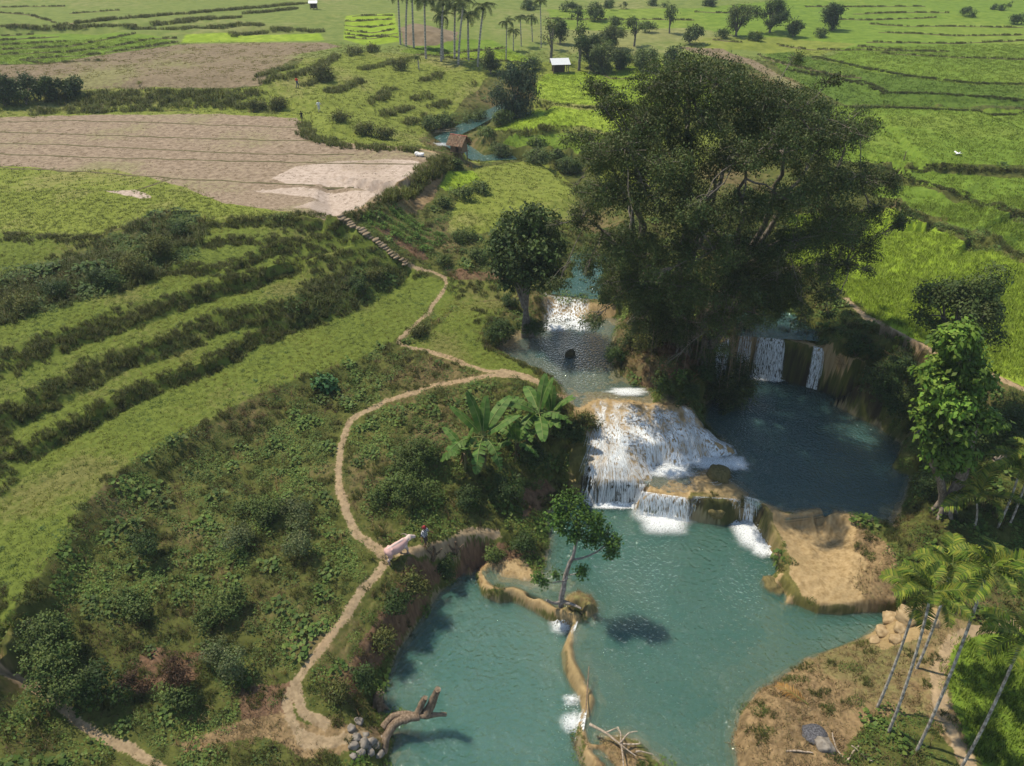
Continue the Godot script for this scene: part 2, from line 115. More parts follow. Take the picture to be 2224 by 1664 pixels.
var SURVEY_SINGLE := [
-29.5,-20.29,6,-30.05,-24.12,6,-27.19,-27.12,6,-29.86,-31.7,6,-19.3,-30.89,3.8,-16.26,-34.64,4,-14.31,-38.88,4.3,-20.8,-24.81,3.3,-16.6,-26.54,3,-13.6,-29.65,3.2,-12.15,-33.01,3.6,-17.66,-22.59,2.6,
-14.63,-24,2.5,-15.23,-31.84,3.6,-20.19,-27.77,3.8,-22.45,-23.48,3.6,-12.72,-26.08,2.8,-24.06,-20.32,3.8,-22.06,-16.9,3.8,-19.54,-17.32,3,-27.95,-18.81,4.8,-25.4,-15.05,4.5,-19.15,-14.77,3.2,-13.93,-15.32,2,
-8.13,-15.54,1.5,-15.94,-20.79,2.1,-13.48,-21.49,1.95,-12.07,-19.69,1.8,-9.05,-19.86,1.5,-14.26,-19.13,2,-6.45,-22.93,0.5,-7.08,-21.1,1,-1.64,-30.95,-1.6,1.24,-28.68,-1.8,-2.89,-27.08,-1.8,1.13,-24.13,-1.8,
-3.13,-22.67,-1.6,-0.15,-21.39,-1.8,1.28,-30.78,-1.4,-2.44,-19.15,-1.8,1.71,-19.15,-1.8,6.05,-30.25,0.1,5.6,-28.61,0,5.16,-27.01,0,6.03,-25.49,0,6.11,-24.07,0,6.18,-22.72,0,7.68,-21.64,0.1,
8.84,-20.31,0.1,8.76,-18.84,0.1,5.14,-20.8,1.1,5.7,-19.86,1.1,4.25,-21.1,1,8.96,-33.63,-1.2,11.68,-31.88,-1.4,6.64,-27.77,-0.6,9.17,-26.5,-1,11.8,-28.74,-1,15.06,-33.63,-1.2,8.43,-24.12,-0.5,
6.08,-35.4,-0.9,9.43,-36.8,-1,13.64,-36.89,-1.1,16.68,-35.3,-0.8,14.28,-30.62,-1.2,4.38,-33.88,-0.6,-4.17,-32.04,2,-2.82,-33.11,1.4,-1.37,-33.85,1.05,0.12,-34.19,0.95,1.37,-36.68,1.7,-8.41,-42.15,5,
-5.32,-44.45,5,-1.93,-45.37,5.2,0.48,-45.69,5.4,2.91,-45.69,5.4,-8.92,-38.63,4.5,-6.44,-38.75,4.4,-3.37,-39.76,4.4,-0.19,-40.92,4.3,2.45,-42.13,4.2,-8.18,-35.29,3.8,-5.55,-35.51,3.6,-2.65,-36.96,3.1,
-0.19,-38.1,2.5,1.75,-39.53,2.1,3.12,-40.78,1.9,-5.96,-33.47,3.15,-3.17,-35.08,2.8,4.12,-42.11,3.8,4.7,-43.7,4.7,-4.23,-56.01,5.7,-7.05,-52.06,5.6,-3.95,-50.9,5.5,-1.87,-57.53,5.8,3.8,-55.76,4,
6.22,-55.76,4,5.42,-50.71,4.3,7.49,-52.49,4.1,5.2,-58.78,4.2,8.04,-57.91,4.2,13.99,-40.61,2.25,14.9,-40.22,2.15,19.71,-34.72,1.5,18.32,-34.21,1.6,19.16,-33.2,1.6,19.35,-31.98,1.45,20.38,-31.05,1.65,
19.01,-30.19,1.4,17.84,-31.84,1.6,21.98,-32.52,2.1,22.13,-30.74,2,21.84,-33.82,2.4,22.87,-32.72,2.3,21.32,-29.93,1.7,11.53,-25.82,-0.05,9.61,-22.79,-0.1,13.61,-28.6,-0.4,14.33,-26.62,0.1,9.58,-20.49,0,
15.82,-27.21,0.15,8.49,-21.88,-0.3,14.08,-22.67,1.7,12.97,-20.62,1.8,15.86,-24.08,1.2,18.49,-24.71,1.5,19.05,-23.2,1.7,16,-21.28,1.5,16.31,-19.4,1.9,12.72,-18.37,1.8,21.64,-25.88,1.9,21.53,-24.21,2.2,
22.89,-25.57,2.3,19.39,-21.46,2,23.19,-27.34,2.4,21.86,-27.82,1.4,22.56,-27.99,2,24.92,-28.55,2.9,24.13,-30.11,2.7,20.1,-25.58,1.5,24.05,-26.02,2.5,27.67,-26.24,2.6,22.85,-24.07,2.4,21.78,-21.45,2.4,
21.69,-19.12,2.4,23.49,-19.01,2.6,23.72,-15.96,2.6,24.42,-22.62,2.55,20.84,-49.57,0.5,24.81,-49.84,0.3,27.27,-46.42,0.5,20.87,-43.54,0.5,23.33,-40.93,0.9,26.12,-39.7,1.1,19.11,-50.47,0.8,18.08,-40.46,1.3,
19.54,-38.06,1.7,17.85,-48.73,1.1,9.25,-55.45,6,11.88,-53.05,7.3,14.42,-50.54,7,12.52,-47.67,6.2,16.26,-51.04,6.5,10.61,-49.03,6.2,9.01,-49.97,5.2,11.07,-46.77,5.1,8.95,-52.8,5.7,11.91,-58.14,7.3,
15.61,-56.64,7.6,6.47,-65.21,5.3,4.14,-63.76,5.5,8.58,-63.97,5.4,8.22,-69.86,5.7,6.23,-68.48,5.8,2.26,-60.17,6.3,1.36,-56.48,5.9,10.12,-59.56,6.6,9.75,-63.63,7,22.36,-58.1,5.5,24.06,-57.04,5.6,
23.31,-63.14,5.8,24.12,-69.4,5.9,24.38,-74.06,6,25.51,-54.28,5.75,18.8,-55.64,5.9,17.94,-59.79,7.4,17.74,-55.24,7,19.35,-65.94,7.4,17.45,-65.48,7.6,26.14,-54.6,6.9,25.75,-51.23,6.6,25.8,-59.79,7.4,
27.79,-50.88,6.8,29.89,-47.37,6.8,32.48,-44.05,6.5,34.54,-41.61,6.2,31.54,-40.02,5,33.56,-38.02,5,37.55,-37.41,5.5,30.04,-36.62,4.2,31.79,-34.43,4.2,29.39,-32.13,3.3,26.76,-33.01,3.2,33.79,-30.7,4,
32.94,-60.44,8,34.92,-55.85,8,36.68,-51.75,8,37.86,-47.4,8,41.33,-44.79,8,64.8,-139.7,13.1,78.4,-134.6,13.2,91.8,-142.6,13.4,76.5,-147.6,13.4,65.8,-152.9,13.4,106.4,-141.3,13.6,99,-157.3,14,
78.1,-161,13.9,94.5,-175.9,14.6,112.4,-181.1,14.9,83.9,-186.2,14.3,123.5,-167.2,14.8,13.3,-85.2,8.4,12.92,-74.49,7.9,17.41,-77.9,8.2,25.03,-78.24,8.6,31.2,-82.1,9.4,27.8,-89.7,9.8,36.5,-90.8,10.6,
32.6,-108.9,10.8,36.8,-101.1,10.8,38,-129.5,11.2,39.4,-121.4,11.4,3.1,-116.1,9.8,0.9,-104.6,9.3,7.1,-82.5,8.2,-5.7,-94.4,9.6,-7.5,-92.3,10.2,-4.8,-88.6,8.9,-7.8,-84.2,9,-5.8,-85.7,8.8,
-9.1,-80.1,9,-5.46,-79.75,8.6,-0.3,-81.6,8.5,3.8,-79.38,8.2,-0.29,-73.69,8.2,-6.08,-73.43,8.3,-10.01,-74.53,8.9,-7.2,-75.63,8.5,-14.86,-69.65,10.2,-12.47,-68.28,9.3,-10.13,-66.78,8,-11.94,-71.27,9.6,
-9.29,-69.59,8.3,-8.4,-67.06,7.4,-15.02,-70.78,10.5,-6.77,-69.62,7.8,-3.08,-70.11,7.6,-0.27,-66.4,7.2,-4.73,-65.76,7,-2,-63.25,6.7,-5.49,-63.47,6.6,1.91,-63.25,6.7,4.25,-66.86,7,4.52,-72.62,7.6,
-26.3,-95.7,11,-22.4,-100.3,11.9,-24.3,-97.5,11.4,-18.5,-98.4,10.6,-14.8,-97.6,10.2,-35.77,-62.7,10.6,-34.23,-64.18,10.9,-32.64,-65.74,11.2,-49.58,-77.18,11,-43.3,-85.6,11,-29.87,-77.18,11,-20.7,-80.4,11,
-48.6,-98,11,-29.9,-95.7,11,-65.3,-95.7,11,-69.3,-77.18,11,-83,-95.7,11,-56.8,-118.4,12.8,-44.3,-119.1,12.8,-74.9,-112.5,11.6,-94.8,-112,11.7,-75.9,-115,12.7,-96.1,-114.5,12.8,-34.4,-112.9,11.5,
-33.7,-115.8,12.2,-42.6,-112.8,11.2,-57.2,-120,13.7,-44.2,-123.7,13.7,-36.4,-121.8,13.7,-72,-121.3,13.8,-93.1,-120.7,13.9,-99.4,-129.9,14,-59.1,-144.3,13.9,-42.4,-144.3,13.9,-67.4,-134.8,13.9,-84.1,-129.9,14,
-80.8,-146.1,14.4,-115,-141,14.4,-108.3,-172.5,15.9,-88.7,-172.5,15.9,-69.5,-173.4,15.8,-137,-171.6,16,-120.9,-194.5,16.3,-88.6,-195.5,16.2,-53.9,-189,15.9,-155.8,-197.4,16.5,-42.1,-183.1,15.6,-64.3,-188.1,16,
-32.2,-136,13.7,-31.2,-146.9,13.5,-22,-147.8,13.2,-38.1,-117.2,12.9,-32.8,-118.2,12.7,-26.8,-109,11.4,-28.3,-113.6,12.2,-23.4,-129.8,12.6,-23.5,-112.9,11.5,-18.5,-121.4,11.4,-16,-132,12.2,-11.6,-124.3,10.8,
-16.4,-109.5,10,-12.5,-117,9.6,-14.3,-102.2,9.3,-8.3,-132.4,11.4,-6.3,-122.4,9.8,-10.2,-137.3,12,-3.8,-139.6,11.6,-27.5,-155.8,13.8,-30,-171.9,14.2,-33.8,-195.6,15.2,-17,-141.5,12.8,-8.7,-139.9,12.3,
-0.5,-142.8,12.2,6.1,-139.6,11.6,-18.4,-154.2,13.2,-22.3,-157.3,14,-19.8,-160.3,15.5,-15,-157.8,15,-13,-154.2,13.2,-20.9,-178.5,15.2,-5.1,-158.6,13.4,4,-155.6,13,12.8,-152.8,12.6,21.3,-150.1,12.2,
29.8,-148.9,12,37.2,-154.8,12.3,44.8,-157,12.8,19,-171.2,13.4,33.4,-169.7,13.6,49.2,-174.3,13.9,62,-168.2,13.8,9.9,-185.4,14.4,31.7,-190.3,14.8,-11.2,-188.1,16,54.5,-195.6,15.2,76.6,-195.6,15.2,
-2.7,-180.2,15,-330,-235,16.96,-330,-262,17.59,-330,-320,22.99,-330,-420,33.98,-250,-235,15.56,-250,-262,19.75,-250,-320,30.29,-250,-420,32.41,-180,-235,17.27,-180,-262,16.02,-180,-320,28.98,
-180,-420,37.33,-120,-235,16.94,-120,-262,19.92,-120,-320,23.09,-120,-420,43.41,-60,-235,15.53,-60,-262,16.18,-60,-320,21.24,-60,-420,47.51,0,-235,16.5,0,-262,19.68,0,-320,26,
0,-420,47.27,60,-235,17.47,60,-262,16.49,60,-320,30.76,60,-420,42.83,120,-235,16.06,120,-262,19.31,120,-320,28.91,120,-420,36.75,180,-235,15.73,180,-262,16.91,180,-320,23.02,
180,-420,32.55,250,-235,17.44,250,-262,19.61,250,-320,21.71,250,-420,33.13,330,-235,16.04,330,-262,16.05,330,-320,29.01,330,-420,40.05,-40,-6,4,0,-6,0,40,-6,3,
-60,-20,6,60,-20,5,50,-40,7,-70,-40,9,-90,-70,11,80,-70,9,100,-100,11,-130,-100,12,-170,-150,15,150,-140,14,-250,-200,16.5,250,-200,16,
20,-8,0.2,-20,-8,2,-300,-100,14,300,-100,13,-300,-6,12,300,-6,10,-120,-6,8,120,-6,8,30,-14,2.4,12,-14,0,-14,-14,1.6]
# ground cover areas: cover number, outline as x, z pairs
var AREAS := [
[9,[-31.55,-89.41,-38.9,-167.77,39.23,-174.38,26.34,-93.07,15.5,-81.98,5.75,-97.39,-6.18,-93.19]],
[14,[-105,-127.11,-203.79,-258.32,202.71,-259.16,114.31,-140.91,34.21,-148.99,-32.76,-138.45,-105,-127.11]],
[0,[-13.14,-103.34,-7.81,-122.85,-2.13,-139.51,4.42,-139.41,3.06,-115.01,-2.95,-104.37,9.07,-101.75,11.07,-89.35,4.97,-82.3,-3.46,-98.7,-8.3,-91.17]],
[11,[-1.4,-34.33,-3.21,-34.05,-5.14,-31.98,-6.36,-29.98,-7.41,-27.48,-7.8,-24.91,-7.81,-22.72,-6.92,-21.7,-6.49,-16.8,5.38,-16.8,4.48,-20.37,3.9,-22.21,4.23,-24.07,3.44,-26.09,3.33,-27.48,3.79,-29.12,2.65,-30.15,1.55,-30.98,-0.76,-31.71,-1.59,-32.35]],
[11,[-1.94,-32.69,-1.56,-31.7,-0.75,-31.33,0.11,-31.48,1.53,-30.68,2.62,-29.9,3.72,-29.69,3.73,-28.63,3.55,-27.98,3.18,-27.24,3.22,-26.25,3.61,-25.21,3.86,-24.55,4.12,-23.8,3.89,-23.13,3.64,-22.34,3.54,-21.71,3.75,-20.85,4.46,-19.46,4.67,-16.52,13.42,-16.52,12.12,-20.03,12.92,-22.86,14.97,-24.78,18.25,-26.86,21.42,-28.14,23.95,-30.18,21.43,-30.89,19.11,-32.38,18.85,-35.2,17.73,-38.8,14.97,-39.52,11.41,-39.87,7.87,-40.77,4.54,-41.28,2.49,-40.77,1.4,-37.4,0.42,-34.37]],
[11,[15.01,-50.32,17.64,-54.29,22.42,-56.25,28.03,-54.67,31.44,-53.17,32.52,-47.05,31.34,-42.4,27.96,-37.39,25.44,-33.92,23.04,-33.11,22.18,-35.39,20.57,-35.95,17.99,-35.52,16.84,-36.57,16.35,-37.03,15.71,-37.67,13.17,-38.43,11.84,-38.14,10.59,-38.24,9.17,-39.3,9.89,-41.86,14.28,-43.5,14.46,-47.68]],
[11,[-2.58,-53.76,0.16,-56.58,3.54,-59.62,10.35,-60.08,9.06,-50.07,13.31,-45.37,11.9,-44.29,10.04,-44.4,8.02,-44.64,6.36,-45.18,4.89,-43.99,2.64,-47.38,-0.98,-51.14]],
[1,[-28.18,-19.27,-26.53,-20.54,-25.79,-24,-25.05,-26.28,-25.31,-28.29,-25.44,-31.67,-25.49,-33.5,-24.27,-37.56,-21.75,-40.59,-19.51,-43.62,-16.89,-46.39,-12.58,-49.4,-9.75,-52.71,-8.04,-56.31,-6.23,-63.15,-9.79,-65.14,-16.49,-67.95,-29.09,-66.5,-34.18,-67.29,-37.17,-62.58,-60.64,-64.95,-39.83,-35.11]],
[1,[-8.99,-51.97,-6.91,-54.76,-4.48,-60.4,0.17,-60.58,-1.87,-57.19,-2.81,-55.26,-2.53,-52.89,-1.17,-51.5,3.27,-49.28,0.86,-48,-3.86,-49.2,-6.61,-51.38]],
[1,[-6.42,-64.05,3.26,-64.16,3.15,-61.16,-4.48,-60.4,-7.01,-55.85]],
[17,[-49.77,-55.32,-43.11,-56.96,-38.27,-60.22,-35.97,-63.78,-34.3,-67.59,-31.29,-68.98,-28.9,-66.02,-28.05,-61.99,-29.85,-57.57,-31.72,-55.1,-33.74,-53.81,-37.2,-50.48,-38.72,-49.11,-42.87,-44.96]],
[17,[-19.4,-53.73,-18.3,-56.19,-18.18,-59.13,-16.11,-61.05,-13.34,-64.45,-10.34,-64.66,-10.62,-63.14,-13.41,-58.78,-16.12,-56.09]],
[9,[-91.75,-107.45,-72.65,-108.27,-60.31,-109.94,-42.14,-111.36,-30.22,-107.99,-28.62,-104.03,-26.46,-97.49,-22.35,-93.51,-11.63,-90.81,-8.63,-88.63,-9.15,-85.24,-10.83,-81.04,-12.29,-76.57,-13.66,-72.77,-15.48,-69.79,-16.94,-68.24,-23.02,-67.37,-29.12,-66.63,-32.04,-69.79,-34.79,-68.75,-37.19,-62.7,-46.58,-63.59,-59.3,-63.7]],
[2,[-91.15,-106.64,-72.01,-107.18,-59.64,-108.54,-41.39,-109.1,-30.08,-106.11,-28.62,-103.26,-26.46,-97.49,-22.35,-93.51,-11.63,-90.81,-8.63,-88.63,-9.15,-85.24,-10.83,-81.04,-12.29,-76.57,-13.66,-72.77,-15.48,-69.79,-16.94,-68.24,-22.86,-69.4,-28.94,-71.39,-34.51,-76.42,-39.22,-79.56,-45.83,-82.92,-49.41,-81.72,-55.21,-83.8,-74.87,-84.69]],
[10,[-26.33,-79.56,-24.59,-83.8,-20.74,-85.6,-14.96,-86.53,-10.8,-85.6,-10.87,-81.38,-12.58,-76.88,-15.37,-75.96,-20.08,-77.49,-24.03,-77.49]],
[10,[-26.97,-75.37,-22.78,-76.42,-16.72,-75.37,-13.27,-74.92,-15.07,-71.39,-18.43,-69.79,-21.74,-70.31,-19.53,-72.77,-23.66,-74.19]],
[10,[-42.58,-75.37,-39.56,-75.66,-36.73,-73.47,-37.85,-72.77]],
[0,[-8.38,-90.8,-6.14,-92.44,-6.69,-87.39,-9.21,-82.1,-11.32,-77.77,-12.48,-72.18,-14.81,-69.34,-16.49,-67.84,-15.38,-69.35,-13.44,-72.15,-12.28,-77.27,-10.62,-80.86,-8.89,-85.18]],
[9,[-91.81,-107.59,-72.63,-108.32,-67.56,-108.85,-51.33,-111.52,-32.65,-110.61,-32.39,-116.4,-35.46,-117.75,-56.4,-117.51,-96.73,-115.39]],
[13,[-96.9,-115.62,-76.4,-115.84,-63.11,-116.94,-48.07,-117.75,-38.35,-118.22,-36.41,-121.9,-38.22,-131.57,-37.78,-142.61,-32.27,-150.41,-35.76,-152.73,-47.89,-152.05,-62.14,-150.34,-70.66,-138.7,-76.92,-129.32,-84.13,-129.89,-105,-127.11]],
[4,[-105.46,-127.75,-84.5,-130.55,-77.27,-129.99,-70.98,-139.43,-63.03,-151.55,-69,-154.93,-89.38,-160.92,-123.89,-153.15]],
[3,[-62.6,-151.59,-48.14,-152.97,-36.14,-154.56,-38.49,-161.44,-56.84,-158.52,-63.46,-156.73]],
[14,[-127.28,-158.33,-102.67,-162.66,-90.37,-163.48,-73.19,-165.17,-59.68,-167.47,-44.02,-192.25,-48.1,-211.21,-124.83,-201.21,-203.76,-258.36]],
[9,[-38.19,-117.61,-37.92,-127.56,-32.76,-138.45,-29.68,-147.97,-17.42,-145.31,-8.69,-139.95,-9.55,-127.33,-10.57,-120.31,-13.86,-110.34,-15.61,-94.8,-19.88,-92.73,-25.19,-95.87,-27.83,-102.12,-27.6,-109.68,-32.39,-116.4]],
[3,[-37.03,-181.02,-27.22,-188.04,-21.9,-155.68,-27.82,-152.35,-32.96,-156.47]],
[3,[4.15,-129.59,5.98,-137.04,13.45,-139.35,23.79,-137.3,34.17,-133.16,28.97,-110.37,13.72,-117.36,6.62,-117.17,3.5,-119.2]],
[3,[13.86,-139.37,16.1,-141.37,24.72,-143.59,32.59,-145.15,34.02,-139.89,23.79,-137.3]],
[3,[-3.69,-107.53,-0.41,-111.72,3.76,-115.36,9.75,-111.99,23.02,-110.47,20.97,-98.79,9.97,-105.88,2.83,-104.99,-2.96,-104.84]],
[4,[-1.64,-101.77,-0.38,-103.13,9.91,-104.83,18.3,-101.22,11.61,-96.13,2.77,-101.22]],
[9,[-6.89,-71.32,-5.69,-84.11,-3.81,-91.63,4.54,-97.66,8.62,-87.01,6.06,-73.85,-0.28,-71.8]],
[9,[-2.56,-87.85,3.92,-97.7,4.65,-86.62,2.7,-76.7,-1.81,-77.36]],
[8,[-12.69,-77.38,-9.32,-83.91,-7.99,-86.61,-8.45,-82.23,-8.93,-78.65,-9.95,-73.96,-12.09,-72.67]],
[3,[-8.45,-82.23,-7.49,-87.1,-4.56,-89.04,-3.91,-86.58,-5.69,-84.11,-7.59,-81.04]],
[4,[-21.13,-147.96,-18.36,-154.09,-4.25,-160.59,-1.43,-155.08,3.73,-145.3,2.84,-142.58,-8.91,-144.12,-17.5,-146.09]],
[3,[-13.33,-146.91,-4.05,-151.88,3.75,-145.95,2.85,-143.53,-8.01,-142.82]],
[13,[-22.98,-164.91,-20.95,-170.4,-11.03,-166.03,-10.95,-157.25,-14.82,-154.45,-21.04,-154.39]],
[4,[8.27,-198.02,43.77,-197.1,193.18,-266.31,108.92,-145.11,66.44,-143.79,54.39,-158.35,39.23,-174.38,9.27,-172.58]],
[9,[33.51,-154.49,37.42,-165.27,56.1,-164.37,66.62,-155.1,56.12,-147.37,48.08,-155.13,42.64,-155.16]],
[13,[32.34,-157.97,40.99,-155.9,45.1,-147.44,46.05,-133.57,46.81,-124.08,44.18,-125.05,43.12,-143.24,35.05,-153.15]],
[4,[54.57,-143.17,58.36,-133.6,62.92,-126.28,70.82,-120.04,91.3,-118.71,108.92,-145.11,66.11,-153.77]],
[15,[48.6,-153.64,53.09,-153.98,54.25,-142.18,58.36,-133.6,62.8,-126.01,70.71,-119.8,91.15,-118.48,85.13,-108.83,49.62,-113.75,47.67,-122.29,46.8,-133.45]],  # rice band with a cloud shadow put into its colour
[4,[44.17,-112.09,48.32,-110.69,85.04,-108.64,68.54,-84.16,53.07,-84.94,37.6,-86.44,34.47,-93.39]],
[4,[43.49,-84.55,47.97,-84.81,66.56,-80.69,57.98,-67.97,51.71,-72.69,44.1,-83.88]],
[4,[39.73,-79.88,43.67,-83.05,51.03,-71.01,56.7,-65.51,52.97,-59.42,48.55,-65.21,44.52,-71.04]],
[3,[25.72,-65.13,29.4,-75.62,38.53,-77.42,42.13,-71.16,45.62,-61.54,52.42,-58.58,39.78,-39.77,35.83,-43.1,32.8,-46.86,30.46,-50.84,28.89,-57.32,27.67,-61.89]],
[8,[11.03,-20.11,11.28,-21.97,13.31,-24.23,15.81,-25.73,17.03,-26.86,19.68,-27.16,21.89,-29.06,24.43,-27.41,25.8,-26.54,23.54,-25.47,21.98,-22.76,21.63,-20.27,21.33,-17.65,10.75,-18.2]],
[0,[15.8,-18.46,16.31,-20.43,18.08,-22.01,20.26,-21.91,20.83,-20.34,20.75,-18.09]],
[4,[24.29,-26.43,25.82,-26.59,30.14,-26.47,25.76,-15.99,21.21,-16.17,21.8,-19.34,21.82,-21.97,23.02,-24.64]],
[6,[16.76,-37.35,18.12,-35.94,21.12,-37.16,22.55,-35.61,21.93,-33.18,22.33,-31.32,23.07,-29.58,22.6,-29.06,20.03,-29.09,18.08,-29.14,16.67,-30.04,16.21,-31.54,17.21,-32.98,16.81,-34.78,16.72,-36.57]],
[6,[4.59,-44.7,6.43,-45.94,11.63,-45.64,13.59,-44.8,15.25,-43.51,17.31,-41.65,14.97,-40.49,16.67,-39.31,16.99,-37.68,16.71,-36.47,11.89,-37.24,8.57,-38.29,5.66,-38.66,3.93,-39.83,4.38,-40.47,4.79,-42.34]],
[6,[-2.12,-33.41,0.42,-33.63,1.29,-32.68,1.83,-31.14,2.94,-30.43,4.38,-30.9,5.33,-30.36,5.09,-29.46,4.06,-28.72,4.18,-27.5,4.5,-25.68,4.86,-24.23,4.94,-22.63,4.52,-21.27,5.1,-20.08,4.9,-18.29,3.69,-18.81,3.39,-21.47,3.28,-24.58,2.59,-28.34,3.52,-28.75,2.05,-29.53,0.11,-30.82,-1.61,-31.18]],
[8,[3.36,-30.5,4.41,-31.22,5.22,-30.65,5.03,-29.47,3.79,-28.98,2.87,-29.49]],
[8,[3.97,-21.45,5.03,-21.56,5.87,-20.96,6.4,-19.89,6.9,-18.38,4.08,-18.52]],
[6,[16.86,-52.35,19.37,-54.73,23.12,-54.13,25.88,-51.34,27.51,-49.68,27.26,-49.79,24.42,-52.12,21.15,-53.84,18.35,-53.41]],
[6,[3.15,-61.16,9.39,-59.91,9.38,-59.16,3.07,-58.14]],
[6,[20.27,-29.18,21.86,-29.17,23.23,-29.61,24.12,-27.8,22.71,-26.22,20.51,-26.38]],
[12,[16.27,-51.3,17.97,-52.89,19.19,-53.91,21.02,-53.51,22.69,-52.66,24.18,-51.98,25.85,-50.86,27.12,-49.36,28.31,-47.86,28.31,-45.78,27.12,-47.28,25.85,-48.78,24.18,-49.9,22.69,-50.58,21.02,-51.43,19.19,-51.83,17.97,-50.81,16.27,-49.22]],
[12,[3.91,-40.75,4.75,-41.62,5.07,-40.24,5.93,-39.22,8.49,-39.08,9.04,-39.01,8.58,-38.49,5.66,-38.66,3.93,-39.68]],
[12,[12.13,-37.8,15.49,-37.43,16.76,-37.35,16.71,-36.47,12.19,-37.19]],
[8,[22.34,-35.08,23.28,-33.78,23.21,-29.73,21.23,-29.48,20.65,-30.64,21.85,-32.01,21.64,-33.5]],
[16,[16.76,-37.31,16.98,-36.02,17.41,-34.27,17.52,-32.81,16.91,-31.48,17.34,-30.27,17.03,-30.08,16.43,-31.38,17.21,-33.36,16.78,-35.13,16.69,-36.75]],
[16,[16.75,-30.48,17.34,-30.23,18.3,-29.47,19.62,-29.45,20.96,-29.51,23.07,-29.64,23,-29.27,19.96,-29.28,18.02,-29.32]],
[16,[12.15,-38.02,15.47,-37.48,16.76,-37.35,16.75,-37.17,12.12,-37.56]],
[16,[3.95,-41.87,5.21,-42.64,5.33,-41.36,5.05,-39.97,4.41,-39.67,3.82,-40.13]],
[7,[-9.16,-68.12,-8.15,-66.74,-9.21,-66.14,-11.5,-67.42,-13.85,-68.78,-12.55,-68.99]],
[7,[-6.48,-65.12,-1.14,-64.02,-0.91,-62.84,-5.49,-63.48]],
[7,[-6.31,-31.47,-4.24,-32.57,-5.69,-29.25,-6.77,-26.99,-7.71,-25.04,-8.35,-23.35,-9.69,-23.09,-8.62,-25.18,-7.91,-27.11,-6.86,-29.13]],
[7,[-3.12,-33.62,-0.18,-34.43,1.61,-33.73,-1.36,-33.29,-3.14,-33.01,-4.25,-32.23]],
[7,[-20.06,-24.11,-18.52,-25.01,-16.34,-24.92,-16.1,-23.41,-18.19,-22.79,-19.6,-22.92]],
[8,[-16.03,-20.43,-14.29,-21.2,-11.78,-22,-9.87,-21.65,-8.09,-21.84,-6.43,-22.45,-6.64,-20.94,-9.05,-19.86,-12.32,-20.58,-13.99,-20.27,-15.6,-19.86]],
[7,[-13.91,-23.07,-11.22,-23.66,-10.87,-22.04,-13.48,-21.49]],
[7,[0.77,-38.52,2.43,-40.13,3.09,-39.72,2.38,-38.12,0.74,-36.15]],
[7,[9.27,-58.02,14.48,-50.75,15.74,-48.84,11.15,-47.02,8.32,-50.08]]]
# foot paths: cover number, width, centre line as x, z pairs
var TRACKS := [
[5,0.52,[1.21,-47.72,-2.01,-48.25,-4.46,-47.28,-7.84,-45.84,-10.36,-44.16,-11.62,-42.6,-11.85,-40.27,-11.62,-37.67,-10.89,-35.4,-9.83,-33.61,-8.67,-32.44,-7.43,-31.59,-7.71,-30.64,-8.67,-28.97,-9.28,-27.17,-10.13,-25.58,-11.07,-24.14,-11.37,-22.73,-10.97,-21.68,-10.39,-20.92]],
[5,0.7,[-10.39,-20.92,-9.24,-20.76,-7.53,-21.21]],
[5,0.55,[-11.17,-23.43,-10.47,-22.31,-9.42,-21.68]],
[5,0.55,[-7.43,-31.59,-6.35,-31.93,-5.3,-32.48,-3.12,-33.92,-0.78,-34.8]],
[5,0.5,[-9.23,-52.15,-7.01,-51.72,-5.44,-50.86,-3.7,-49.52,-1.67,-48.81,1.21,-47.8,2.6,-46.62]],
[5,0.6,[-0.94,-48.82,1.22,-48,2.92,-46.09,4.72,-46.38]],
[5,0.36,[-16.49,-67.99,-14.88,-67.17,-13.1,-66.41,-11.32,-65.65,-9.77,-65.09,-7.8,-64.93,-6.5,-63.91,-6.32,-62.58,-7.21,-58.11,-8.8,-54.3,-9.53,-52.43]],
[5,0.55,[-28.88,-104.38,-26.87,-98.02,-22.39,-93.78,-17.51,-92.3,-11.65,-91.06,-8.64,-88.86,-8.88,-85.26,-10.59,-81.22,-12.04,-76.57,-13.42,-72.76,-15.23,-69.77,-16.81,-68.1]],
[5,0.5,[-24.94,-22.54,-24.03,-22.47,-22.12,-21.55,-20.2,-20.58,-18.17,-19.83,-16.59,-19.12,-14.45,-17.84]],
[5,0.5,[28.68,-56.74,28.98,-53.55,30.45,-50.69,31.44,-48.25,32.64,-46.51,34.16,-44.9,35.67,-42.79,38.19,-39.82]],
[5,0.6,[20.75,-17.28,21.19,-19.38,21.29,-21.78,22.19,-24.14,23.82,-26.04,25.57,-26.6,27.91,-26.73]],
[5,0.9,[-91.34,-166,-79.96,-174.97,-72.28,-181.02,-59.51,-193.54,-51.4,-205.19]]]
